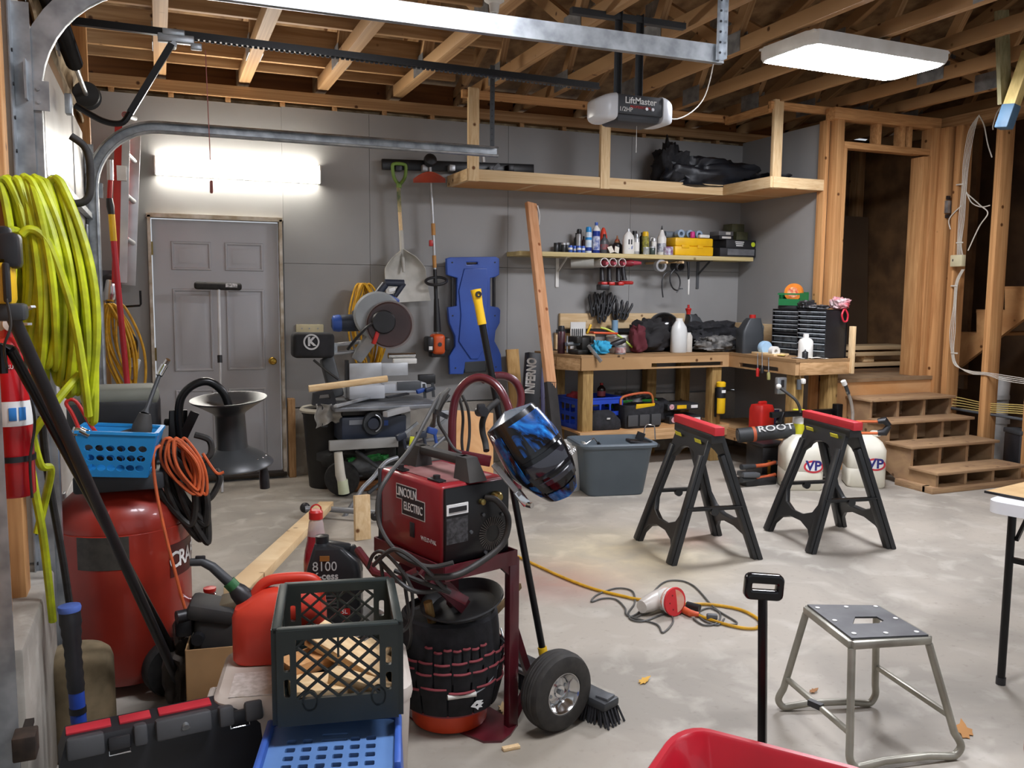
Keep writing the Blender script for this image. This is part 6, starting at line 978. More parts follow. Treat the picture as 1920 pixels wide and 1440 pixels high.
MB().tube([h(692, 572, 6.5), h(722, 533, 6.5)], .03, 10).tube([h(722, 530, 6.5), h(757, 531, 6.5)], .028, 10).tube([h(757, 531, 6.5), h(740, 555, 6.5)], .022, 10).tube([h(740, 555, 6.5), h(708, 557, 6.5)], .018, 10).build('handle', mat('handle_navy', '#272d3c', .45), MS); MB().box(h(735, 543, 6.47), (.05, .01, .025), rotm(0, -15, 0)).build('warning_label', WHITE, MS)
MB().box(h(736, 562, 6.44), (.1, .06, .05), rotm(0, 25, 0), bev=.015).build('guard_cover', BLUEP, MS); MB().bar(h(688, 560, 6.6), h(672, 582, 6.6), .05, .03).build('carry_grip', BLKP, MS)
MB().bar(h(668, 672, 6.6), h(702, 625, 6.5), .09, .09, (0,1,0), bev=.01).build('arm', ALW, MS); MB().bar(h(700, 645, 6.38), h(709, 618, 6.38), .03, .045, (0,1,0), bev=.006).build('red_lever', REDP, MS)
MB().tube(bez([h(652, 655, 6.5), h(672, 630, 6.42), h(690, 612, 6.38), h(712, 600, 6.36)], 5), .012, 8).build('hose_link', BLKP, MS)
for y in (640, 656): MB().cyl(h(618, y+8, 6.6), h(690, y, 6.6), .015, 12).build('slide_tube', ALU, MS)
bg = MB().box(h(586, 647, 6.45), (.3, .16, .185), rotm(0, 1, 0), bev=.03, seg=3).build('dust_bag', mat('bag_black', '#1a1a1c', .85, col2='#242427', scale=12, bump=.3), MS)
c2 = h(580.5, 640, 6.45)+Vector((0, -.083, 0)); lo = MB().lathe([(.046, 0), (.058, 0), (.058, .002), (.046, .002)], c2, (0, -1, 0), 32, closed=True).build('emblem_ring', mat('emblem_grey', '#c9c9c9', .6), MS); text('K', .085, mat('emblem_grey', '#c9c9c9'), MS, axes(c2+Vector((0, -.002, 0)), (1,0,0), (0,0,1)), bold=.004)
MB().box(h(625, 652, 6.5), (.05, .06, .07)).build('dust_port', STEEL, MS); MB().bar(h(612, 670, 6.55), h(632, 745, 6.5), .1, .13, (0,1,0), bev=.02).build('column', mat('column_grey', '#303234', .5, col2='#4b4d4e', scale=6), MS); MB().tube([h(588, 675, 6.45), h(612, 695, 6.42), h(635, 712, 6.4)], .009, 8).build('cable', BCORD, MS)
MB().bar(h(650, 720, 6.6), h(650, 675, 6.6), .02, .06, (0,1,0)).build('fence_post', BLKP, MS)
st_ = thing('saw_stand_support', 'black end support of the saw stand holding the round dowel', 'stand support'); plate('bracket', [[(588, 738), (608, 732), (625, 733), (632, 758), (620, 762), (586, 760)], [(600, 741), (618, 739), (620, 747), (598, 749)]], 6.3, .05, BLKP, st_); MB().bar(h(608, 760, 6.33), h(608, 800, 6.33), .05, .04).build('post', BLKP, st_)
for i, (x, y, lb, sx) in enumerate(((790, 732, 'blue trigger clamp on the mitre saw table', 1), (806, 730, 'small navy clamp at the right end of the mitre saw table', 0))):
    t = thing('trigger_clamp', lb, 'clamp', group='clamps on the mitre saw'); c = h(x, y, 6.35); MB().box(c, (.09, .03, .035), rotm(0, -12, 20), bev=.01).build('grip', BLUEP if sx else NAVY, t); MB().bar(c+Vector((.02, 0, .05)), c+Vector((.03, 0, -.06)), .012, .02).build('bar', DGREY, t)
o = tag(MB().cyl(px(579, 729, 6.1), px(726, 710, 6.1), .024, 18).build('wooden_dowel', PINE), 'round pale wooden dowel lying across the saw stand', 'dowel')
t = thing('clamp_block', 'black square clamp block standing behind the mitre saw', 'block'); bx_px(786, 817, 702, 721, 6.7, .05).build('block', BLKP, t)
# trash can and rag
tc = thing('trash_can', 'black trash can with white rim left of the table saw', 'trash can', (1.155, 6.66, 0)); MB().lathe([(0, 0), (.125, 0), (.13, .01), (.17, .56), (.178, .57), (.178, .59), (.165, .59), (.125, .02), (0, .02)], n=32).build('body', mat('can_black', '#1f1d1c', .55), tc); MB().lathe([(.165, .59), (.19, .585), (.195, .6), (.18, .62), (.163, .61)], n=32, closed=True).build('liner_rim', mat('liner_white', '#c7c2b4', .5), tc)
t = MB().sheet(lambda u, v: tuple(px(592+48*u+3*sin(9*v), 758+46*v+8*sin(6*u)*v-14*v*abs(sin(4*u)), 6.28)+Vector((0, .03*sin(11*u)+.02*sin(8*v), 0))), 20, 16, .004).build('grey_rag', CLOTH); tag(t, 'grey cloth rag draped over the saw stand above the trash can', 'rag')
# leaning lumber and sticks
ft = P(1052, 905, Z=0); tp_ = P(995, 381, Y=ft.y+.72); mid = ft.lerp(tp_, .345); t = thing('leaning_board', 'long reddish board with black charred lower end leaning at the bench', 'lumber'); up = Vector((.35, -1, 0)); MB().bar(mid, tp_, .105, .04, up, bev=.003).build('upper_wood', wood('fir', '#d2a078', '#c38d64', '#8a4d2a'), t); MB().bar(ft, mid, .106, .042, up, bev=.003).build('charred_end', mat('charred', '#211e1d', .8, col2='#2e2a28', scale=9), t)
MB().tube(bez([tp_+Vector((.05, -.03, -.02)), tp_+Vector((.07, -.03, -.1)), tp_+Vector((.065, -.03, -.18))], 4), .006, 6).build('torn_plastic', mat('plastic_film', '#d5d5d5', .3), t)
for i in range(6): MB().bar(mid+Vector((-.04+.016*i, -.021, 0)), mid+Vector((-.045+.016*i, -.021, -.03-.02*(i % 3))), .01, .003, (0,1,0)).build('charred_splinter', _M['fir'], t)
a, b = P(993, 860, Y=6.62), P(1001, 662, Y=6.72); t = thing('black_carton', 'tall black carton with white lettering leaning beside the bench', 'carton'); b0 = P(985, 905, Y=6.6); MB().bar((b0.x, 6.6, 0.0), b, .13, .09, (0,-1,0), bev=.004).build('box', mat('carton_black2', '#232326', .5), t)
dv = (b-Vector((b0.x, 6.6, 0))).normalized(); cc = P(989, 703, Y=6.66)+Vector((0, -.05, 0)); text('INFERNO', .115, WHITE, t, axes(cc+Vector((0, -.03, 0)), dv, (-1, 0, .2)), bold=.005, sx=.62)
for x, lb, m_, w_ in ((1018, 'dark purple stick standing beside the black carton', mat('stick_purple', '#342f55', .5), .035), (1030, 'thin dark blue stick standing against the bench end', mat('stick_blue', '#2c3a66', .5), .025)):
    a = P(x-2, 690, Y=6.75); o = tag(MB().bar((a.x-.04, 6.58, 0), a, w_, .02, bev=.004).build('hockey_stick', m_), lb, 'stick')
o = tag(MB().bar((P(975, 800, Y=6.9).x, 6.88, 0), P(960, 655, Y=7.02), .115, .03, (0,-1,0), bev=.003).build('pine_board', wood('board_tan', '#c09a63', '#ad864f')), 'tan board standing behind the maroon cart handle near the creeper', 'lumber')
o = tag(MB().bar((P(885, 900, Y=6.0).x+.02, 6.0, 0), P(890, 772, Y=6.2), .3, .015, (0,-1,0)).build('plywood_offcut', PLY), 'pale plywood offcut standing behind the maroon cart', 'plywood')
o = tag(MB().box((2.95, 6.3, .06), (.2, .2, .12), bev=.01).build('wood_block', BENCHW), 'short wooden block at the foot of the leaning board', 'wood block')
# plank from the saw stand to the boxes
o = tag(MB().bar(P(468, 1088, Y=3.42)*1.09-P(612, 946, Y=5.8)*.09, P(612, 946, Y=5.8), .095, .042, (0,0,1), bev=.003).build('pine_plank', PINE), 'long pale pine plank sloping from the boxes to the saw stand foot', 'lumber')
fb = P(680, 1012, Z=0); o = tag(MB().bar((fb.x, fb.y, 0), P(678, 928, Y=fb.y+.03), .1, .03, (.2,-1,0), bev=.003).build('pine_offcut', PINE), 'short pale pine offcut standing on end beside the welder', 'lumber')
# ================================================================ WELDER CART
CA = 17.4; wc_ = thing('welder_cart', 'maroon welding cart with pneumatic wheels and looped handles', 'cart', (.889, 2.803, 0), CA)
ZP = .608; fr = MB()
MB().box((0, 0, ZP-.012), (.3, .43, .024), bev=.003).build('platform', WINE, wc_); m = MB()
for s in (-1, 1): m.box((0, s*.215, ZP+.0), (.3, .006, .05)).box((s*.15, 0, ZP+.0), (.006, .43, .05))
m.build('platform_rim', WINE, wc_)
MB().box((.142, -.2, ZP/2), (.042, .03, ZP), bev=.003).build('post', WINE, wc_); MB().box((.142, .2, ZP/2), (.042, .03, ZP), bev=.003).build('post', WINE, wc_)
MB().bar((.142, -.2, .55), (.09, -.2, ZP-.01), .03, .02, (0,1,0)).build('gusset', WINE, wc_)
for y in (-.05, .12): MB().box((.0, y, .45), (.03, .03, .3)).build('inner_post', WINE, wc_)
MB().bar((-.13, .05, ZP-.02), (.13, .1, .18), .05, .012, (0,1,0)).build('brace', WINE, wc_); MB().bar((-.15, -.1, .6), (-.0, -.12, .44), .05, .02, (0,1,0)).build('brace', WINE, wc_)
MB().bar((.15, -.2, .36), (.26, -.16, .13), .025, .02, (0,1,0)).build('wheel_strut', WINE, wc_); MB().bar((.15, -.2, .02), (.27, -.16, .13), .025, .02, (0,1,0)).build('wheel_strut', WINE, wc_)
shape('base_plate', [[(-.03, -.1), (.0, -.23), (.05, -.265), (.1, -.25), (.165, -.21), (.165, .22), (-.1, .22), (-.1, .0)]], .008, WINE, wc_, Matrix.Translation((0, 0, .0)))
def wheel(y):
    w = MB().lathe([(.07, -.04), (.075, -.045), (.11, -.048), (.128, -.04), (.135, -.026), (.1365, -.02), (.134, -.016), (.1375, -.01), (.135, -.004), (.1375, .004), (.135, .01), (.1375, .014), (.134, .02), (.135, .026), (.128, .04), (.11, .048), (.075, .045), (.07, .04)], (.262, y, .136), (0, -1, 0), 56, closed=True).build('tyre', mat('tyre_rubber', '#24221f', .7, col2='#34312d', scale=30, bump=.15), wc_)
    MB().lathe([(0, .02), (.02, .02), (.022, .012), (.045, .006), (.05, .02), (.064, .03), (.07, .042), (.072, .042), (.072, -.04), (.07, -.04), (.05, -.02), (0, -.02)], (.262, y, .136), (0, -1, 0), 36).build('hub', CHROME, w); q_ = MB()
    for k in range(4): a = radians(90*k+20); q_.cyl((.262+.036*cos(a), y-.012, .136+.036*sin(a)), (.262+.036*cos(a), y-.002, .136+.036*sin(a)), .006, 8)
    q_.cyl((.262, y-.03, .136), (.262, y, .136), .01, 10).build('axle_nut', STEEL, w); return w
wheel(-.3); wheel(.3); MB().cyl((.262, -.3, .136), (.262, .3, .136), .01, 12).build('axle', STEEL, wc_)
iw = lambda p: wc_.matrix_basis.inverted() @ p
Lq = lambda x, y, Y: (Matrix.Rotation(-radians(CA), 4, 'Z') @ (P(x, y, Y=Y)-Vector((.889, 2.803, 0))))
h1 = bez([Lq(850, 900, 3.0), Lq(848, 855, 3.0), Lq(848, 790, 3.0), Lq(855, 745, 3.0), Lq(875, 717, 2.98), Lq(902, 708, 2.95), Lq(930, 722, 2.9), Lq(950, 755, 2.86), Lq(962, 800, 2.84), Lq(968, 860, 2.82), Lq(970, 920, 2.8)], 6); MB().tube(h1, .0155, 14).build('handle', WINE, wc_)
h2 = bez([Lq(905, 712, 3.1), Lq(925, 705, 3.12), Lq(950, 706, 3.12), Lq(968, 718, 3.12), Lq(977, 742, 3.12), Lq(973, 772, 3.12), Lq(962, 800, 3.1), Lq(955, 830, 3.08), Lq(952, 900, 3.06)], 6); MB().tube(h2, .0155, 14).build('handle', WINE, wc_)
MB().bar(Lq(855, 853, 3.0), Lq(920, 865, 2.95), .02, .04, bev=.003).build('cross_bar', WINE, wc_)
MB().tube([(-.15, -.06, .58), (-.2, -.02, .55), (-.24, .06, .56), (-.25, .16, .62)], .014, 8).build('cable_hook', WINE, wc_); MB().bar((-.16, -.15, .57), (-.06, -.215, .5), .03, .016, (0,1,0), bev=.003).build('side_hook', WINE, wc_)
# welder
WZ = ZP+.014; wd = thing('welder', 'dark red welding machine with black front panel on the cart', 'welder', (.889, 2.803, WZ), CA); wh = .262
WR = mat('welder_red', '#8e1f26', .36, col2='#7b1a21', scale=4, coat=.25); WF = mat('welder_front', '#101012', .35)
MB().box((0, 0.01, wh/2), (.272, .38, wh), bev=.014, seg=3).build('case', WR, wd); MB().box((0, -.187, wh/2), (.262, .014, wh-.014), bev=.004).build('front_panel', WF, wd); MB().box((-.005, .2, wh/2), (.27, .02, wh), bev=.006).build('rear_panel', DGREY, wd)
MB().box((0, .01, wh+.0), (.2, .3, .004)).build('top_dust', mat('dusty_top', '#8a6460', .8, col2='#6f3f3e', scale=7), wd)
m = MB().bar((0, -.13, wh+.06), (0, .15, wh+.06), .04, .03, bev=.008); m.build('handle_bar', DUST, wd)
for y, s in ((-.15, 1), (.17, -1)): MB().loft([[(x*.036*k, y+yy*.045*k+o_, z) for x, yy in ((-1,-1),(1,-1),(1,1),(-1,1))] for k, o_, z in ((1, 0, wh), (.62, s*.02, wh+.075))]).build('handle_foot', DUST, wd)
for y in (-.1, .12): MB().box((-.1, y, wh+.004), (.03, .07, .008), bev=.003).cyl((-.1, y, wh+.004), (-.1, y, wh+.02), .012, 10).build('latch', BLKP, wd)
xs_ = -.1365; Ms = lambda y, z: axes((xs_-.001, y, z), (0, -1, 0), (0, 0, 1))
Mt_ = lambda y, z: axes((xs_-.0032, y, z), (0, -1, 0), (0, 0, 1))
shape('logo_plate', [[(-.085, .02), (-.085, .066), (.035, .066), (.035, .03), (.085, .03), (.085, -.03), (-.05, -.03), (-.05, .02)]], .0012, BLKP, wd, Ms(.0, .16)); shape('logo_border', [[(-.088, .017), (-.088, .069), (.038, .069), (.038, .033), (.088, .033), (.088, -.033), (-.053, -.033), (-.053, .017)], [(-.085, .02), (-.085, .066), (.035, .066), (.035, .03), (.085, .03), (.085, -.03), (-.05, -.03), (-.05, .02)]], .0014, mat('logo_silver', '#c9c4c0', .4), wd, Ms(.0, .16))
text('LINCOLN', .043, WHITE, wd, Mt_(.024, .2025), bold=.0002, sx=.68); text('ELECTRIC', .04, WHITE, wd, Mt_(-.018, .158), bold=.0002, sx=.66); text('WELD-PAK', .02, mat('logo_silver', '#c9c4c0'), wd, Mt_(-.11, .07), sx=.9); MB().box((xs_-.001, -.01, .085), (.004, .026, .05), bev=.001).build('side_vent', BLKP, wd)
MB().box((-.085, -.196, .185), (.085, .003, .035)).build('label_frame', WHITE, wd); MB().box((-.085, -.198, .185), (.07, .003, .016)).build('label_bar', BLKP, wd); MB().box((-.085, -.195, .115), (.085, .002, .085)).build('data_plate', mat('data_black', '#232325', .4, col2='#4a4a4c', scale=90), wd)
MB().lathe([(0, 0), (.018, 0), (.018, .02), (.012, .028), (0, .028)], (.07, -.194, .205), (0, -1, 0), 18).lathe([(0, 0), (.01, 0), (.01, .014), (0, .016)], (.012, -.194, .195), (0, -1, 0), 14).build('brass_fitting', mat('brass_dull', '#a8965c', .3, .9), wd)
m = MB()
for k in range(36): a = 2*pi*k/36; m.box((.06+.042*cos(a), -.195, .08+.042*sin(a)), (.028, .002, .0026), Euler((0, -a, 0)).to_matrix())
m.build('fan_vent', mat('vent_grey', '#56504a', .5), wd); m = MB()
for x, z in ((-.03, .1), (.1, .14), (.02, .15), (.105, .03), (.03, .02)): m.cyl((x, -.193, z), (x, -.2, z), .006, 8)
m.build('knobs', GREYP, wd)
MB().tube(bez([(.03, -.195, .205), (.05, -.225, .2), (.085, -.24, .15), (.085, -.245, .1), (.05, -.25, .05), (-.04, -.25, .01), (-.13, -.24, -.015), (-.2, -.18, -.02)], 7), .0105, 10).build('gun_cable', BCORD, wd)
k_ = MB(); rn = random.Random(4)
t = thing('welding_cables', 'black welding cables looped over the cart hooks and side', 'cable')
WQ = lambda x, y, Y: P(x, y, Y=Y)
for i, pts in enumerate(([(838, 735, 3.0), (822, 745, 2.95), (800, 785, 2.9), (770, 840, 2.85), (730, 890, 2.75), (710, 930, 2.72), (712, 985, 2.7), (745, 1035, 2.62), (800, 1062, 2.56), (850, 1055, 2.52)], [(842, 740, 3.0), (828, 762, 3.0), (822, 790, 3.0), (835, 815, 3.0), (850, 840, 2.97), (865, 850, 2.96)], [(866, 740, 3.05), (878, 770, 3.05), (880, 820, 3.05), (872, 870, 3.05)], [(860, 740, 3.08), (868, 780, 3.08), (866, 830, 3.08), (872, 875, 3.08)], [(700, 1060, 2.7), (740, 1030, 2.6), (790, 1060, 2.56), (830, 1100, 2.56), (842, 1110, 2.56), (800, 1095, 2.58), (740, 1070, 2.66)], [(690, 1065, 2.75), (700, 1040, 2.7), (718, 1035, 2.66), (745, 1060, 2.6), (770, 1100, 2.58), (773, 1150, 2.58), (760, 1180, 2.6), (735, 1187, 2.6)], [(755, 1070, 2.6), (768, 1160, 2.62), (770, 1200, 2.7), (755, 1235, 2.8), (735, 1248, 2.9)], [(712, 1040, 2.68), (718, 1085, 2.66), (722, 1120, 2.66)], [(705, 1045, 2.7), (760, 1100, 2.58), (800, 1110, 2.58), (838, 1100, 2.56)])):
    MB().tube(bez([WQ(*p) for p in pts], 7), .0075 if i in (0, 4, 8) else .006, 8).build('cable', mat('weld_cable', '#2f2f2e', .55, col2='#3c3b39', scale=12), t)
for k in range(6): MB().tube([WQ(842-2.5*k, 728+2*k, 3.0-.01*k), WQ(822-1.5*k, 765+2*k, 2.98-.01*k), WQ(808+1*k, 800, 2.96)], .0065, 8).build('cable_bundle', GCORD, t)
MB().lathe([(.02, -.008), (.03, -.008), (.03, .008), (.02, .008)], WQ(826, 776, 2.93), (.5, 0, 1), 16, closed=True).build('cable_tie', BLKP, t)
t = thing('ground_clamp', 'bright steel ground clamp hanging below the blue flamed helmet', 'clamp'); a, b, c = WQ(925, 870, 2.6), WQ(968, 920, 2.55), WQ(988, 946, 2.54); MB().bar(a, b, .02, .012, (0,1,0), bev=.003).bar(a+Vector((.01, -.01, -.01)), b+Vector((.01, -.01, -.015)), .014, .01, (0,1,0)).build('jaw', ALU, t); MB().bar(b, c, .028, .016, (0,1,0), bev=.004).cyl(c, c+Vector((.01, -.02, .0)), .01, 10).build('tip', CHROME, t)
# welding helmet
hc = WQ(1003, 848, 2.52); up_w = (_R*(-.56)-_D*.83).normalized(); fac = (-_fw*.80+_R*.42+_D*.32); fac = (fac-up_w*fac.dot(up_w)).normalized(); sd = fac.cross(up_w)
hm = thing('welding_helmet', 'black welding helmet with blue flames hanging on the cart handle', 'helmet', hc); HM = Matrix((sd, fac, up_w)).transposed().to_4x4(); hm.rotation_euler = HM.to_euler()
def hshape(u, v, off=0):      # u across the face, v from chin to crown; local y is the face direction
    a = radians(-105+210*u); k_ = 1-.42*max(0, .45-v)**1.6*3.5; w = .1*(.72+.28*sin(pi*min(1, .22+v*.62)))*k_+off; dp = (.1*(.6+.55*sin(pi*min(1, .15+v*.7))))*k_+off; z = -.145+.28*v
    sq = lambda c, e: copysign(abs(c)**e, c)
    return (w*sq(sin(a), .8), dp*sq(cos(a), .8)-.03+(.03*(1-v) if v < .3 else 0), z-.025*(1-abs(u-.5)*2)*(1-v)+.0)
MB().sheet(lambda u, v: hshape(u, v), 34, 18, .006).build('shell', mat('helmet_black', '#0d0e11', .22, coat=.25), hm); MB().sheet(lambda u, v: (lambda p, q: (p[0]*v+0*(1-v), p[1]*v+(-.04)*(1-v)*1, .135+.025*(1-v)))(hshape(u, 1), 0), 24, 5, .006).build('crown', mat('helmet_clear', '#6c7680', .12, coat=.5), hm)
def flame_mat():
    m = bpy.data.materials.new('flame_print'); m.use_nodes = True; N = m.node_tree.nodes; L = m.node_tree.links; b = N['Principled BSDF']; b.inputs['Roughness'].default_value = .22; b.inputs['Coat Weight'].default_value = .25
    tc = N.new('ShaderNodeTexCoord'); mp = N.new('ShaderNodeMapping'); mp.inputs['Scale'].default_value = (9, 9, 4.5); mp.inputs['Rotation'].default_value = (0, radians(35), 0); nz = N.new('ShaderNodeTexNoise'); nz.inputs['Scale'].default_value = 1.6; nz.inputs['Detail'].default_value = 4; nz.inputs['Distortion'].default_value = 2.2
    r = N.new('ShaderNodeValToRGB'); e = r.color_ramp.elements; e[0].position = .43; e[0].color = lin('#0c0e12'); e[1].position = .74; e[1].color = lin('#2b8ad2'); k = e.new(.56); k.color = lin('#124a8c')
    L.new(tc.outputs['Object'], mp.inputs['Vector']); L.new(mp.outputs[0], nz.inputs['Vector']); L.new(nz.outputs['Fac'], r.inputs['Fac']); L.new(r.outputs[0], b.inputs['Base Color']); return m
FM = flame_mat(); MB().sheet(lambda u, v: hshape(.20+.42*u, .58+.36*v, .0055), 16, 10, .003).build('flame_decal', FM, hm); MB().sheet(lambda u, v: hshape(.72+.12*u, .1+.8*v, .0055), 6, 12, .003).build('flame_decal', FM, hm); MB().sheet(lambda u, v: hshape(.3+.4*u, .0+.11*v, .0055), 14, 3, .003).build('flame_decal', FM, hm)
MB().sheet(lambda u, v: hshape(.3+.4*u, .15+.38*v, .011), 12, 8, .005).build('lens_frame', mat('lens_frame', '#101114', .12), hm); MB().sheet(lambda u, v: hshape(.35+.3*u, .21+.27*v, .016), 10, 6, .003).build('lens', mat('lens_dark', '#2b2b33', .06, coat=.6), hm)
for u, v in ((.1, .35), (.83, .92)): p = Vector(hshape(u, v, .006)); MB().lathe([(.007, 0), (.012, 0), (.012, .003), (.007, .003)], p, (p.x, p.y, 0), 16, closed=True).build('emblem', WHITE, hm)
p = Vector(hshape(.17, .3, .008)); text('MILLER'[:0]+'WELD', .02, WHITE, hm, axes(p, (.85, .5, 0), (0, 0, 1)))
t_ = thing('headgear_strap', 'black curved headgear strap with knob hanging beside the helmet', 'headgear'); MB().tube(bez([WQ(934, 752, 2.8), WQ(915, 768, 2.78), WQ(905, 790, 2.77), (WQ(905, 810, 2.77)), WQ(910, 830, 2.76), WQ(912, 845, 2.74)], 6), .011, 10).build('band', RUB, t_); MB().cyl(WQ(898, 772, 2.78), WQ(908, 772, 2.74), .017, 14).box(WQ(902, 765, 2.76), (.03, .02, .03), bev=.006).build('knob', BLKP, t_)
# broom leaning on the cart
hb = Vector((1.335, 2.93, .09)); tb_ = P(892, 543, Y=3.12); dv = (tb_-hb).normalized(); pb = thing('push_broom', 'push broom with yellow grip and black pole leaning on the welding cart', 'broom')
LG = (tb_-hb).length; MB().cyl(hb, hb+dv*(LG-.1), .0135, 14).build('pole', BLKM, pb); MB().tube([hb+dv*(LG-.135), hb+dv*(LG-.06), hb+dv*LG], [.017, .0165, .021], 14).build('grip', YEL, pb); MB().lathe([(.006, -.004), (.012, -.004), (.012, .004), (.006, .004)], hb+dv*(LG-.018)+Vector((0, -.021, 0)), (0, -1, 0), 14, closed=True).build('hanging_hole', BLKP, pb); MB().cyl(hb, hb+dv*.05, .018, 14).build('yellow_ferrule', YEL, pb)
e1, e2 = P(972, 1238, Z=.09), P(1148, 1322, Z=.07); bd = (e2-e1).normalized(); MB().bar(e1, e2, .085, .035, bev=.01).build('head', DGREY, pb)
bm_ = MB(); rn = random.Random(6); sdv = bd.cross(Vector((0, 0, 1)))
for i in range(46):
    for j in range(5):
        p = e1.lerp(e2, (i+.5)/46)+sdv*(-.036+.018*j)+Vector((0, 0, -.015)); bm_.bar(p, Vector((p.x, p.y, 0.003))+sdv*rn.uniform(-.012, .012)+sdv*(j-2)*.006+bd*(.03 if i > 40 else 0)*(i-40)/6, .006, .006, up=(1, 0, 0))
bm_.build('bristles', mat('bristle', '#26262a', .8), pb); MB().box(e1.lerp(e2, .93)+Vector((0, 0, .02)), (.05, .05, .012), rotm(0, 0, -60), bev=.003).build('end_bracket', GREYP, pb)
# tool bucket
tb2 = thing('tool_bucket', 'orange bucket wearing a black pocket organiser with red piping', 'bucket', (.905, 2.79, .009)); MB().lathe([(0, 0), (.128, 0), (.132, .006), (.155, .36), (.163, .362), (.163, .38), (.15, .38), (.126, .012), (0, .012)], n=40).build('bucket', mat('bucket_orange', '#d9461d', .45, col2='#c03c18', scale=5), tb2)
ORG_ = MB().lathe([(.143, .065), (.152, .07), (.168, .15), (.178, .25), (.174, .33), (.168, .385), (.158, .395), (.148, .38)], n=40); ORG_.build('organiser', BLKF, tb2)
rn = random.Random(8); rr = lambda z: .152+.026*sin(pi*min(1, max(0, (z-.06)/.38))); PKM = mat('pocket_black', '#141416', .9, col2='#202023', scale=25); PIM = mat('piping_red', '#8c3a40', .7)
for z0, z1, n, a0, a1 in ((.08, .175, 6, -170, 10), (.15, .235, 8, -165, -5), (.2, .275, 9, -160, 0), (.25, .315, 7, -135, -65)):
    for k in range(n):
        A, B = a0+(a1-a0)*k/n+1.2, a0+(a1-a0)*(k+1)/n-1.2; off = .006+.002*(.3-z0)/.1; dz = rn.uniform(-.008, .008)
        pk = MB().sheet(lambda u, v: ((rr(z0+(z1-z0)*v)+off+.006*sin(pi*u)*v)*cos(radians(A+(B-A)*u)), (rr(z0+(z1-z0)*v)+off+.006*sin(pi*u)*v)*sin(radians(A+(B-A)*u)), z0+(z1+dz-z0)*v), 5, 3, .003).build('pocket', PKM, tb2)
        MB().tube([((rr(z1)+off+.006*sin(pi*u)+.001)*cos(radians(A+(B-A)*u)), (rr(z1)+off+.006*sin(pi*u)+.001)*sin(radians(A+(B-A)*u)), z1+dz) for u in [i/5 for i in range(6)]], .0042, 6).build('red_piping', PIM, pk)
MB().lathe([(.15, .068), (.156, .068), (.156, .076), (.15, .076)], n=40, closed=True).build('red_hem', mat('piping_red', '#8c3a40'), tb2)
MB().tube(bez([(.175*cos(radians(a)), .175*sin(radians(a)), z) if True else 0 for a, z in ((-178, .3), (-165, .26), (-140, .2), (-120, .165), (-108, .16))], 5), .003, 6).tube(bez([(.186*cos(radians(a)), .186*sin(radians(a)), z) for a, z in ((-80, .16), (-65, .175), (-45, .22), (-20, .28), (-5, .3))], 5), .003, 6).build('wire_bail', STEEL, tb2); MB().cyl((.188*cos(radians(-110)), .188*sin(radians(-110)), .158), (.188*cos(radians(-80)), .188*sin(radians(-80)), .158), .0085, 12).build('bail_grip', mat('grip_white', '#d6d2c8', .5), tb2)
A = radians(-78); M_ = axes((.183*cos(A), .183*sin(A), .115), (-sin(A), cos(A), 0), (0, 0, 1)); shape('white_emblem', [[(-.024, 0), (-.01, .012), (.0, .016), (.024, .012), (.016, .006), (.026, .002), (.016, -.004), (.022, -.012), (.008, -.01), (.004, -.018), (-.006, -.008)], [(-.008, .0), (0, .006), (.006, .001), (.0, -.004)]], .0012, WHITE, tb2, M_)
lw = lambda a, r_, z: (tb2.location.x+r_*cos(radians(a)), tb2.location.y+r_*sin(radians(a)), z)
t = thing('round_tray', 'round black metal tray tilted in the top of the tool bucket', 'tray', (.93, 2.725, .44), rot=(radians(5), radians(-12), 0)); MB().lathe([(0, -.012), (.115, -.012), (.14, .012), (.146, .014), (.144, .019), (.137, .016), (.112, -.006), (0, -.006)], n=40).build('tray', mat('tray_black', '#3a3b3c', .5, col2='#2c2d2e', scale=6), t)
t = thing('hammer_handle', 'wooden hammer handle standing at the left in the tool bucket', 'hammer'); a = WQ(812, 1175, 2.72); MB().tube([a+Vector((.02, .0, -.12)), a, WQ(802, 1128, 2.72)], [.013, .0145, .0155], 14).build('handle', wood('ash', '#a58352', '#8d6c3f'), t)
t = thing('pry_stick', 'flat wooden stick leaning out at the right of the bucket', 'handle'); MB().bar(WQ(925, 1152, 2.78), WQ(975, 1098, 2.95), .022, .014, (0,1,0), bev=.003).build('handle', wood('oak_dark', '#6d5638', '#594529'), t)
t = thing('metal_chain_bits', 'grey straps and wire dangling at the right of the tool bucket', 'straps'); MB().tube(bez([WQ(938, 1195, 2.72), WQ(950, 1215, 2.7), WQ(945, 1240, 2.7), WQ(955, 1262, 2.7), WQ(948, 1280, 2.7)], 5), .004, 6).tube(bez([WQ(940, 1190, 2.72), WQ(958, 1225, 2.7), WQ(960, 1250, 2.7)], 5), .003, 6).build('straps', GREYP, t)
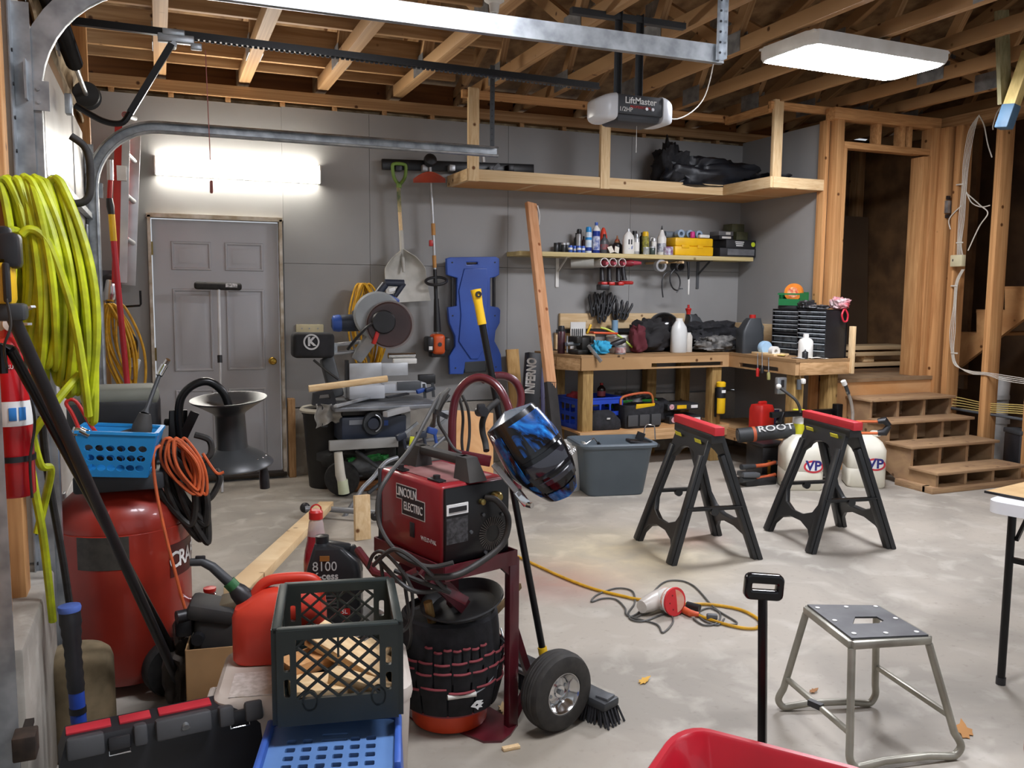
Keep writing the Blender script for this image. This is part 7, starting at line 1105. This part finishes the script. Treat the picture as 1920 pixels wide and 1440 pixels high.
# ================================================================ FOREGROUND LEFT: CRATE, COOLER, CANS, CASE
cl = thing('cooler', 'dirty white cooler under the black milk crate', 'cooler', (.415, 2.62, 0), -11); CW = mat('cooler_white', '#cfc5ba', .5, col2='#b5a99c', scale=4)
MB().loft([[(x*k, y*k2, z) for x, y in rrect(-.28, -.19, .28, .19, .05, 4)] for k, k2, z in ((.94, .94, 0), (.96, .96, .02), (1, 1, .285), (1, 1, .29))]).build('body', CW, cl); MB().loft([[(x*k, y*k, z) for x, y in rrect(-.28, -.19, .28, .19, .06, 4)] for k, z in ((1.02, .29), (1.03, .305), (1.02, .33), (.97, .342))]).build('lid', CW, cl); MB().box((-.14, -.1, .344), (.2, .16, .004), bev=.001).build('lid_ridges', mat('ridge_white', '#bdb3a8', .6, col2='#d8d0c8', scale=60), cl)
MB().tube([(-.285, -.1, .25), (-.32, -.1, .25), (-.32, .08, .25), (-.285, .08, .25)], .012, 8).build('handle', CW, cl); MB().box((-.02, -.195, .2), (.05, .014, .07), bev=.004).build('latch', CW, cl)
mc = thing('milk_crate', 'dark green milk crate with diamond lattice sides and wood scraps', 'milk crate', (.445, 2.41, .352), -10.5); MC = mat('crate_dark_green', '#222a28', .45, col2='#2b3432', scale=5); w = .318; d = .36; H_ = .262; th = .012
def lattice(name, ww, M_):
    a, b, z0, z1 = -ww/2, ww/2, .072, .236; L = .075
    loops = [[(a, 0), (b, 0), (b, H_), (a, H_)], [(a+.05, z0), (b-.05, z0), (b-.05, z1), (a+.05, z1)]] + [rrect(x0, zz, x0+.016, zz+.05, .005, 2) for x0 in (a+.018, b-.034) for zz in (.08, .15)]
    shape(name, loops, .014, MC, mc, M_); lm = MB(); iw_, ih = b-a-.1, z1-z0; lm.M = M_
    def seg(p, q_): lm.bar((p[0], p[1], .007), (q_[0], q_[1], .007), .006, .01)
    n = 4; st_ = iw_/n
    for i in range(-3, n):
        for s in (1, -1):
            x0 = a+.05+i*st_; pts = []
            xa, ya, xb, yb = x0, z0, x0+ih*1.15, z1
            lo, hi = a+.05, b-.05
            def yat(x): return ya+(yb-ya)*(x-xa)/(xb-xa)
            p0x, p1x = max(xa, lo), min(xb, hi)
            if p1x-p0x < .01: continue
            p0, p1 = (p0x, yat(p0x)), (p1x, yat(p1x))
            if s < 0: p0, p1 = (-p0[0]+a+b, p0[1]), (-p1[0]+a+b, p1[1])
            seg(p0, p1)
    lm.bar(((a+b)/2, z1-.055, .007), ((a+b)/2, z1, .007), .006, .01); 
    lm.build('lattice', MC, mc)
lattice('front_wall', w, axes((0, -d/2, 0), (1,0,0), (0,0,1))); lattice('back_wall', w, axes((0, d/2+.0, 0), (1,0,0), (0,0,1))); lattice('side_wall', d, axes((-w/2, 0, 0), (0,-1,0), (0,0,1))); lattice('side_wall', d, axes((w/2, 0, 0), (0,1,0), (0,0,1)))
m = MB(); c = [Vector((sx*w/2, sy*d/2, H_-.004)) for sx, sy in ((-1,-1),(1,-1),(1,1),(-1,1))]
for i in range(4): m.bar(c[i], c[(i+1) % 4], .024, .018, bev=.004)
m.build('rim', MC, mc); MB().box((0, 0, .006), (w, d, .012)).build('bottom', MC, mc)
for x in (-.075, .105): MB().lathe([(.016, -.006), (.021, -.006), (.021, .006), (.016, .006)], (x, -d/2-.008, .065), (0, -1, 0), 20, closed=True, sy=1.35).build('lattice_ring', MC, mc)
CWm = Matrix.Translation(mc.location) @ Matrix.Rotation(radians(-10.5), 4, 'Z')
for i, (lx, ly, lz, dx, dy, dz, rx, ry, rz_, lb) in enumerate(((-.0, -.05, .035, .27, .12, .04, 0, 3, 8, 'pale two by four offcut lying lowest in the milk crate'), (.03, .03, .1, .26, .09, .04, 12, 16, -38, 'thick pine block lying on top in the milk crate'), (-.08, .06, .07, .16, .09, .04, 0, -4, 30, 'orange tinted offcut at the left in the milk crate'), (.1, .08, .07, .14, .09, .035, 5, 5, 60, 'short offcut at the back right of the milk crate'), (.06, -.1, .06, .18, .05, .038, 0, 8, -30, 'narrow offcut leaning at the right front of the milk crate'))):
    o = tag(MB().box((0, 0, 0), (dx, dy, dz), bev=.003).build('wood_offcut', PINE if i != 2 else PLY), lb, 'wood offcut', 'wood offcuts in the milk crate'); o.location = CWm @ Vector((lx, ly, lz)); o.rotation_euler = (radians(rx), radians(ry), radians(rz_-10.5))
# blue step stool in front
bs = thing('step_stool', 'blue plastic step stool with square holes in front of the cooler', 'step stool', (.385, 2.2, 0), -15); bs.scale = (1, 1, 1.28); lp = [rrect(-.17, -.14, .17, .14, .03, 4)]
for j in range(4):
    for i in range(6): 
        if j == 3 and i in (2, 3): continue
        lp.append(rrect(-.12+i*.042, -.1+j*.042, -.12+i*.042+.026, -.1+j*.042+.022, .003, 1))
lp += [rrect(-.03, .03, .04, .042, .003, 1), rrect(-.03, .06, .04, .072, .003, 1)]
SB = mat('stool_blue', '#3c63b8', .45, col2='#3659a6', scale=6); shape('top', lp, .012, mat('stool_top', '#5f86bd', .5, col2='#557ab0', scale=8), bs, Matrix.Translation((0, 0, .22)))
MB().box((0, 0, .19), (.25, .2, .004)).build('under_plate', mat('stool_dark', '#27406e', .6), bs)
MB().loft([[(x*k, y*k, z) for x, y in rrect(-.185, -.155, .185, .155, .03, 4)] for k, z in ((1.06, 0), (1.0, .2), (1.0, .235), (.93, .235), (.93, .2))], cap=False).build('skirt', SB, bs)
for s in (-1, 1): MB().box((s*.175, .0, .235), (.02, .26, .03), bev=.008).build('side_rail', SB, bs)
# red gas can
gc = thing('gas_can', 'red plastic gas can with black spout on the cooler lid', 'gas can', (.325, 2.74, .345), -14); GR = mat('gas_red', '#d8432f', .42, col2='#c23726', scale=4)
MB().loft([[(x*.14*k+ox, y*.085*k2, z) for x, y in rrect(-1, -1, 1, 1, .35, 4)] for k, k2, ox, z in ((.93, .93, 0, 0), (1, 1, 0, .015), (1, 1, 0, .15), (.94, .95, .0, .175), (.62, .7, .035, .22), (.5, .6, .05, .226))]).build('body', GR, gc); MB().tube(bez([(-.085, 0, .19), (-.05, 0, .235), (0, 0, .25), (.09, 0, .248), (.12, 0, .22), (.125, 0, .17)], 6), .017, 12).build('handle', GR, gc)
MB().lathe([(0, -.02), (.03, -.02), (.032, .0), (.028, .03), (.022, .045), (0, .045)], (-.11, 0, .19), (-.65, 0, .76), 18).build('cap', BLKP, gc); MB().lathe([(0, 0), (.021, 0), (.021, .03), (0, .03)], (-.137, 0, .222), (-.65, 0, .76), 18).build('green_collar', mat('collar_green', '#2c6b3a', .45), gc); MB().tube([(-.155, 0, .243), (-.205, 0, .295), (-.235, 0, .312), (-.27, 0, .312)], [.0165, .015, .0135, .0125], 12).build('spout', DGREY, gc); MB().box((-.24, 0, .325), (.03, .012, .014), bev=.003).build('spout_lever', BLKP, gc)
# white bucket, oil jug, bottle
wb2 = thing('paint_bucket', 'white bucket with dark blue band behind the milk crate', 'bucket', (.63, 3.16, 0)); MB().lathe([(0, 0), (.125, 0), (.14, .25), (.146, .252), (.146, .27), (.135, .27), (.12, .01), (0, .01)], n=36).build('body', WHITEP, wb2); MB().lathe([(.1365, .17), (.1385, .17), (.1405, .215), (.138, .215)], n=36, closed=True).build('blue_band', mat('band_navy', '#2b2c63', .5), wb2)
oj = thing('motor_oil_jug', 'black five litre motor oil jug with white lettering', 'oil jug', (.575, 3.16, .272), -16); OJ = mat('jug_black', '#1c1e20', .35, col2='#25272a', scale=4)
MB().loft([[(x*.1*k+ox, y*.065*k2, z) for x, y in rrect(-1, -1, 1, 1, .3, 4)] for k, k2, ox, z in ((.95, .95, 0, 0), (1, 1, 0, .012), (1, 1, 0, .2), (.9, .95, .0, .235), (.55, .8, -.02, .285), (.25, .45, -.045, .3))]).build('body', OJ, oj); MB().bar((-.03, 0, .29), (.06, 0, .275), .045, .03, bev=.01).bar((.055, 0, .285), (.085, 0, .18), .045, .03, (0,1,0), bev=.01).build('handle', OJ, oj); MB().lathe([(0, 0), (.025, 0), (.025, .025), (0, .03)], (-.045, 0, .3), n=18).build('cap', OJ, oj)
Mo = lambda x, z: axes((x, -.0665, z), (1,0,0), (0,0,1)); text('8100', .05, mat('print_grey3', '#b9b9b6', .5), oj, Mo(-.03, .226), sx=.9); text('X-cess', .036, mat('print_grey3', '#b9b9b6'), oj, Mo(-.03, .19), bold=.0008, sx=1.0); MB().box((-.03, -.063, .256), (.035, .006, .018)).build('gold_patch', mat('gold_patch', '#8a5a2a', .4), oj); m = MB(); [m.box((-.03, -.066, .115-.014*i), (.09, .002, .006)) for i in range(4)]; m.build('small_print', mat('small_print', '#4a4747', .5), oj); shape('red_label', [rrect(-.02, -.012, .02, .012, .002, 1)], .002, REDP, oj, Mo(.04, .055)); text('5L', .022, WHITE, oj, axes((.04, -.069, .055), (1,0,0), (0,0,1)))
fb_ = thing('transmission_fluid_bottle', 'clear bottle with red fluid and red cap behind the oil jug', 'bottle', (P(601, 1000, Y=3.22).x, 3.32, 0))
hB = P(601, 955, Y=3.32).z
MB().lathe([(0, 0), (.046, 0), (.05, .015), (.05, hB-.2), (.045, hB-.16), (.036, hB-.12), (.032, hB-.09), (0, hB-.09)], n=24).build('fluid', mat('fluid_red', '#9c1f2a', .15), fb_); MB().lathe([(.034, hB-.1), (.028, hB-.05), (.022, hB-.03), (0, hB-.03)], n=22).build('neck', mat('clear_neck', '#d9c6c2', .15, alpha=.6), fb_); MB().lathe([(0, hB-.035), (.027, hB-.035), (.027, hB-.008), (.02, hB), (0, hB)], n=20).build('cap', REDP, fb_); MB().tube(arc((0, 0, hB), .02, 0, 180, (1,0,0), (0,0,1), 8), .003, 6).build('cap_loop', REDP, fb_)
# cardboard box with a black chainsaw-like tool
cb = thing('cardboard_box', 'open cardboard box left of the red gas can', 'box', (.21, 3.1, 0), -8); bw, bd_, bh = .3, .26, .3; m = MB()
for s in (-1, 1): m.box((s*bw/2, 0, bh/2), (.005, bd_, bh)).box((0, s*bd_/2, bh/2), (bw, .005, bh))
m.box((0, 0, .003), (bw, bd_, .005)); m.build('carton', CARD, cb)
pt = thing('chainsaw', 'dusty black chainsaw body sitting in the cardboard box', 'chainsaw', (.2, 3.09, .2), -10); MB().box((0, 0, .09), (.24, .17, .2), bev=.03, seg=3).box((-.06, -.02, .2), (.16, .15, .06), rotm(0, 14, 0), bev=.02).build('body', DUST, pt); MB().box((.02, 0, .22), (.12, .12, .03), rotm(0, -10, 0), bev=.008).build('clear_cover', mat('cover_amber', '#6d6350', .3, alpha=.85), pt); MB().cyl((-.13, -.06, .2), (-.17, -.08, .2), .022, 14).build('knob', BLKP, pt); MB().cyl((-.1, -.09, .13), (-.1, -.12, .13), .02, 14).build('knob', BLKP, pt); MB().box((-.15, -.04, .16), (.06, .08, .07), bev=.015).build('hand_guard', BLKP, pt)
lump('dark_junk', 'dark dusty bottles and rags heaped beside the compressor wheel', 'junk', (.06, 3.2, 0), (.14, .3, .28), mat('junk_dark', '#2a2623', .8, col2='#433b34', scale=9), 71, 8, amp=.6)
# black and red case
tc2 = thing('tool_case', 'big black tool case with red trim and steel latches at the lower left', 'case', (-.02, 2.5, 0), 6.5); cw, cd, chh = .54, .13, .325
BC = mat('case_black', '#1c1d20', .5, col2='#242529', scale=4); MB().loft([[(x, y*cd/2, z) for x, y, z in ((-cw/2*k, -1*k2, z), (cw/2*k, -1*k2, z), (cw/2*k, 1*k2, z), (-cw/2*k, 1*k2, z))] for k, k2, z in ((.96, .9, 0), (1, 1, .03), (1, 1, chh-.06), (.94, .8, chh-.01), (.93, .7, chh))]).build('shell', BC, tc2)
GC = mat('case_grey2', '#4a4b4d', .55, col2='#404143', scale=6)
for x0, x1 in ((-.25, -.16), (-.09, -.055), (-.035, .11), (.13, .17), (.2, .25)): MB().box(((x0+x1)/2, -cd/2+.012, chh-.02), (x1-x0, .055, .055), rotm(-18, 0, 0), bev=.008).build('grey_rib', GC, tc2)
for x0, x1 in ((-.25, -.14), (-.12, -.04), (-.02, .12), (.14, .25)): MB().box(((x0+x1)/2, .008, chh+.001), (x1-x0, .045, .01), bev=.003).build('red_trim', mat('trim_red', '#c8303c', .45), tc2)
for x in (-.125, .185): MB().box((x, -cd/2+.0, chh-.025), (.055, .02, .035), rotm(-15, 0, 0), bev=.005).build('latch', BLKP, tc2); MB().tube([(x-.026, -cd/2-.012, chh-.05), (x-.026, -cd/2-.0, chh-.02), (x+.026, -cd/2, chh-.02), (x+.026, -cd/2-.012, chh-.05)], .0025, 6, closed=True).build('latch_wire', CHROME, tc2)
MB().cyl((.04, -cd/2-.004, chh-.01), (.04, -cd/2-.02, chh-.015), .01, 12).build('lock', STEEL, tc2)
t = thing('track_bracket', 'rusty steel bracket at the foot of the concrete pier on the left', 'bracket', tuple(P(48, 1395, X=-.33)), 0); MB().box((0, 0, 0), (.05, .06, .06), bev=.004).box((.0, .05, .02), (.02, .06, .012)).build('plate', mat('rusty', '#4a3c32', .7, .3, '#2c2520', 20), t)
# ================================================================ FLOOR: SANDER, CORDS, STAND, WAGON, TABLE
fl = lambda x, y, z=.006: P(x, y, Z=z)
sn = thing('orbital_sander', 'white and orange sander lying on its side with red sanding disc', 'sander'); a, b = fl(1203, 1138, .05), fl(1245, 1118, .06); MB().tube([a, a.lerp(b, .35), b], [.03, .042, .045], 18).build('dust_canister', mat('canister_clear', '#d3cdc4', .3, col2='#b9b1a8', scale=8), sn); c = fl(1262, 1128, .07); MB().tube([b, c], [.045, .058], 18).build('orange_body', mat('sander_orange', '#d8784c', .45, col2='#c9c2ba', scale=8), sn)
dn = Vector((.22, -.97, .12)).normalized(); MB().lathe([(0, -.09), (.04, -.09), (.055, -.06), (.05, -.03), (.062, -.02), (.062, -.006), (0, -.006)], fl(1264, 1128, .068), dn, 24).build('body', WHITEP, sn); MB().lathe([(0, -.006), (.066, -.006), (.068, 0), (.066, .006), (0, .007)], fl(1265, 1128, .068), dn, 36).build('sanding_disc', mat('disc_red', '#d12c30', .7), sn)
m = MB(); Rd = frame_z(dn)
for k in range(6): p = fl(1265, 1128, .068)+Rd @ Vector((.038*cos(k*pi/3), .038*sin(k*pi/3), .0072)); m.cyl(p, p+dn*.001, .004, 8)
m.build('dust_holes', mat('hole_dark', '#7a1a1c', .8), sn)
t = thing('power_cord', 'thin black sander cord looping loosely over the concrete', 'cord'); MB().tube(bez([fl(x, y) for x, y in ((1215, 1145), (1190, 1158), (1178, 1150), (1190, 1130), (1185, 1108), (1155, 1103), (1120, 1115), (1109, 1128), (1130, 1122), (1155, 1124), (1172, 1140), (1178, 1155), (1230, 1170), (1243, 1186), (1262, 1165), (1250, 1150), (1205, 1165), (1180, 1158), (1200, 1146), (1236, 1098), (1265, 1088), (1300, 1098), (1340, 1140), (1382, 1168), (1345, 1168), (1310, 1150), (1300, 1138))], 7), .0045, 8).build('cord', GCORD, t); MB().tube(bez([fl(x, y) for x, y in ((1300, 1160), (1320, 1172), (1345, 1168), (1350, 1150), (1330, 1140), (1310, 1148), (1318, 1162), (1345, 1172), (1358, 1160))], 7), .0045, 8).build('cord', GCORD, t); MB().box(fl(1335, 1156, .02), (.05, .025, .025), rotm(0, 0, -30), bev=.006).build('plug', GREYP, t)
t = thing('extension_lead', 'yellow extension cord snaking over the floor to the sander plug', 'cord'); MB().tube(bez([fl(x, y, .009) for x, y in ((940, 1030), (985, 1050), (1050, 1080), (1110, 1103), (1170, 1118), (1200, 1124), (1280, 1132), (1330, 1133), (1385, 1142), (1418, 1158), (1425, 1170), (1415, 1178), (1385, 1176), (1345, 1166), (1305, 1152))], 7), .0075, 8).build('cord', YCORD, t); MB().tube([fl(1272, 1138, .02), fl(1295, 1150, .02), fl(1310, 1152, .02)], [.018, .016, .01], 12).build('orange_plug', mat('plug_orange', '#d2562c', .5), t); MB().tube([fl(1288, 1134, .025), fl(1312, 1140, .025)], .017, 12).build('black_socket', BLKP, t)
# motorcycle stand
ms = thing('step_stand', 'silver tube step stand with black perforated top on the floor', 'stand'); TT = [Vector(v) for v in ((2.075, 2.338, .4), (2.313, 2.253, .4), (2.262, 1.982, .4), (1.998, 2.039, .4))]; FF = [Vector(v) for v in ((2.03, 2.41, .016), (2.386, 2.309, .016), (2.373, 1.93, .016), (1.975, 2.0, .016))]
cen = sum(TT, Vector())/4; m = MB()
for i in range(4): m.bar(TT[i], TT[(i+1) % 4], .026, .024, bev=.003)
m.build('top_frame', SILV, ms); ux = (TT[1]-TT[0]+TT[2]-TT[3]).normalized(); uy = (TT[0]-TT[3]+TT[1]-TT[2]).normalized(); lo = [((p-cen).dot(ux)*.97, (p-cen).dot(uy)*.97) for p in (TT[3], TT[2], TT[1], TT[0])]
Mz = axes(cen+Vector((0, 0, .012)), ux, uy); hole = [(-.05, -.015), (-.06, -.03), (.03, -.032), (.06, -.012), (.055, .025), (-.02, .03)]; shape('top_plate', [lo, hole], .006, mat('stand_black', '#2b2d31', .45, col2='#4a4b4d', scale=9), ms, Mz)
m = MB()
for u, v in ((-.42, -.4), (0, -.42), (.42, -.42), (-.42, .42), (0, .42), (.42, .4), (-.43, 0), (.43, 0)): p = cen+ux*(u*.25)+uy*(v*.28)+Vector((0, 0, .018)); m.cyl(p, p+Vector((0, 0, .003)), .008, 12)
m.build('bolt', mat('bolt_zinc', '#d5d5d2', .5, .2), ms)
dn_ = Vector((0, 0, -.012)); 
for i0, i1 in ((0, 1), (3, 2)):
    A_, B_, a_, b_ = TT[i0]+dn_, TT[i1]+dn_, FF[i0], FF[i1]; ln = lambda p, q_, t_: p.lerp(q_, t_); out = (a_-A_).normalized()
    MB().tube([A_]+bez([ln(A_, a_, .8), a_+Vector((0, 0, .03)), a_.lerp(b_, .05), a_.lerp(b_, .14)], 5)+[a_.lerp(b_, .3)+(Vector((0, 0, .008))), a_.lerp(b_, .7)+Vector((0, 0, .008))]+bez([a_.lerp(b_, .86), a_.lerp(b_, .95), b_+Vector((0, 0, .03)), ln(B_, b_, .8)], 5)+[B_], .0125, 12).build('leg_frame', SILV, ms)
MB().bar(TT[0].lerp(FF[0], .7), TT[3].lerp(FF[3], .72), .016, .018, bev=.003).build('brace', SILV, ms); MB().bar(TT[1].lerp(FF[1], .6), TT[2].lerp(FF[2], .66), .016, .018, bev=.003).build('brace', SILV, ms); c_ = TT[0].lerp(FF[0], .7).lerp(TT[3].lerp(FF[3], .72), .52); MB().box(c_+Vector((-.008, 0, .003)), (.02, .05, .02), rotm(0, 0, 15)).build('brace_label', BLKP, ms)
# red wagon with black pull handle
wg = thing('wagon', 'red plastic wagon with upright black pull handle at the bottom edge', 'wagon', (1.275, 1.6, 0), -51.3); WG = mat('wagon_red', '#b31528', .28, col2='#a01222', scale=3, coat=.4); wW, wL = .26, .42
def wr(ks): return [[(x*(wW+e), y*(wL+e)-.12, z+.025*(y > .5)) for x, y in rrect(-1, -1, 1, 1, .3, 6)] for e, z in ks]
MB().loft(wr(((-.05, .1), (-.045, .09), (-.01, .225), (.015, .23), (.02, .245), (.012, .256), (-.004, .256), (-.014, .245), (-.05, .12), (-.056, .112)))).build('tub', WG, wg)
for sx in (-1, 1):
    for yy in (.12, -.42): MB().lathe([(0, -.025), (.07, -.025), (.08, -.015), (.08, .015), (.07, .025), (0, .025)], (sx*.285, yy, .08), (1, 0, 0), 26).build('wheel', BLKP, wg)
MB().box((0, .12, .075), (.55, .03, .03)).build('axle_bar', BLKM, wg); MB().box((0, -.42, .075), (.55, .03, .03)).build('axle_bar', BLKM, wg); iv = Matrix.Rotation(radians(51.3), 4, 'Z'); pw = iv @ (P(1431, 1390, Y=2.0)-wg.location); pt_ = iv @ (P(1430, 1118, Y=2.0)-wg.location); pb_ = Vector((pw.x, pw.y, .085))
MB().bar(pb_, pt_+Vector((0, 0, .01)), .024, .024, (1,0,0), bev=.003).build('pull_handle', BLKM, wg); MB().bar((0, .14, .09), pb_, .03, .03, bev=.004).build('drawbar', BLKM, wg)
gx = (iv @ _R).normalized(); gx = Vector((gx.x, gx.y, -.06)).normalized(); gm = axes(pt_, gx, (0, 0, 1)); shape('grip', [rrect(-.051, -.003, .051, .062, .012, 4), rrect(-.042, .014, .042, .046, .008, 4)], .03, mat('grip_gloss', '#0f1012', .15), wg, gm @ Matrix.Translation((0, 0, -.015)), bev=.006)
t = thing('red_tub', 'rounded edge of a dark red tub at the lower right corner', 'tub', (2.32, 1.38, 0)); c_ = P(1925, 1420, Z=.28); t.location = (c_.x+.16, c_.y-.12, 0); MB().lathe([(0, 0), (.14, 0), (.19, .27), (.2, .275), (.2, .295), (.185, .295), (.135, .01), (0, .01)], n=40).build('body', mat('tub_red', '#8a1d2a', .3), t)
# folding table at right
ft_ = thing('folding_table', 'white folding table with black legs cut off by the right edge', 'table', (2.875, 2.3, 0), 18.4); TWm = mat('table_white', '#e3e4e6', .4, col2='#d9dadd', scale=4)
MB().loft([[(x*k, y, z) for x, y in rrect(0, -.76, 1.5, 0, .05, 5)] for k, z in ((1, .69), (1, .735))]).build('tabletop', TWm, ft_)
for xx in (.1, 1.4):
    for yy in (-.06, -.7): MB().cyl((xx, yy, .0), (xx, yy, .69), .015, 12).build('leg', BLKM, ft_); MB().lathe([(0, 0), (.018, 0), (.018, .03), (.014, .03), (0, .03)], (xx, yy, 0), n=12).build('leg_cap', BLKP, ft_)
    MB().bar((xx, -.06, .5), (xx, -.7, .5), .02, .02).bar((xx, -.08, .58), (xx+(.14 if xx < 1 else -.14), -.08, .685), .012, .014).build('leg_brace', BLKM, ft_)
t = thing('cardboard_sheet', 'tan cardboard sheet with dark edge lying on the folding table', 'cardboard', (3.06, 2.22, .737), 12); MB().box((.15, .05, .004), (.4, .26, .006)).build('sheet', wood('sheet_tan', '#c9a878', '#bf9c6b'), t); MB().box((-.052, .05, .004), (.006, .262, .009)).box((.15, -.082, .004), (.4, .006, .009)).build('edge_strip', BLKP, t)
# leaves
def leaf(label, px_, s, rz, c1, sd):
    rn = random.Random(sd); n = 16; o_ = [(s*(.72+.28*(i % 2))*cos(2*pi*i/n)*rn.uniform(.75, 1.15), .62*s*(.72+.28*(i % 2))*sin(2*pi*i/n)*rn.uniform(.75, 1.15)) for i in range(n)]; o_[0] = (s*1.45, .0)
    o = shape('dry_leaf', [o_], .0015, mat('leaf_'+c1[1:], c1, .8), None); o.location = P(*px_, Z=.004); o.rotation_euler = (radians(6), radians(-8), radians(rz)); o.location.z = .008; tag(o, label, 'leaf', 'dry leaves on the floor')
leaf('yellow dry leaf on the concrete left of the wagon handle', (1207, 1278), .03, 20, '#d8a84a', 1); leaf('brown oak leaf on the concrete right of the silver stand', (1808, 1372), .05, 50, '#b8834a', 2); leaf('thin brown dry leaf under the silver stand', (1525, 1297), .02, 10, '#9a6c42', 3); leaf('pale curled leaf beside the tool bucket foot', (943, 1330), .03, 70, '#c7a978', 4); leaf('small tan leaf between the bucket and the cart post', (950, 1340), .025, 10, '#b08d5c', 5)
o = tag(MB().box((0, 0, .006), (.06, .02, .012), bev=.002).build('wood_chip', PINE), 'small wood chip on the floor near the cart base', 'wood chip'); o.location = P(958, 1405, Z=0)
o = tag(MB().box((0, 0, .03), (.03, .02, .06), bev=.002).build('wood_chip', PINE), 'small pine cutoff standing on the floor behind the milk crate', 'wood chip'); o.location = P(727, 1115, Z=0)
p = P(1926, 905, Z=0); t = thing('black_toolbox', 'black upright box cut off by the right edge behind the folding table', 'box', (p.x+.12, p.y+.1, 0), -20); MB().box((0, 0, .2), (.3, .22, .38), bev=.02).build('body', BLKP, t); MB().box((0, 0, .4), (.31, .23, .04), bev=.01).build('lid', DGREY, t)
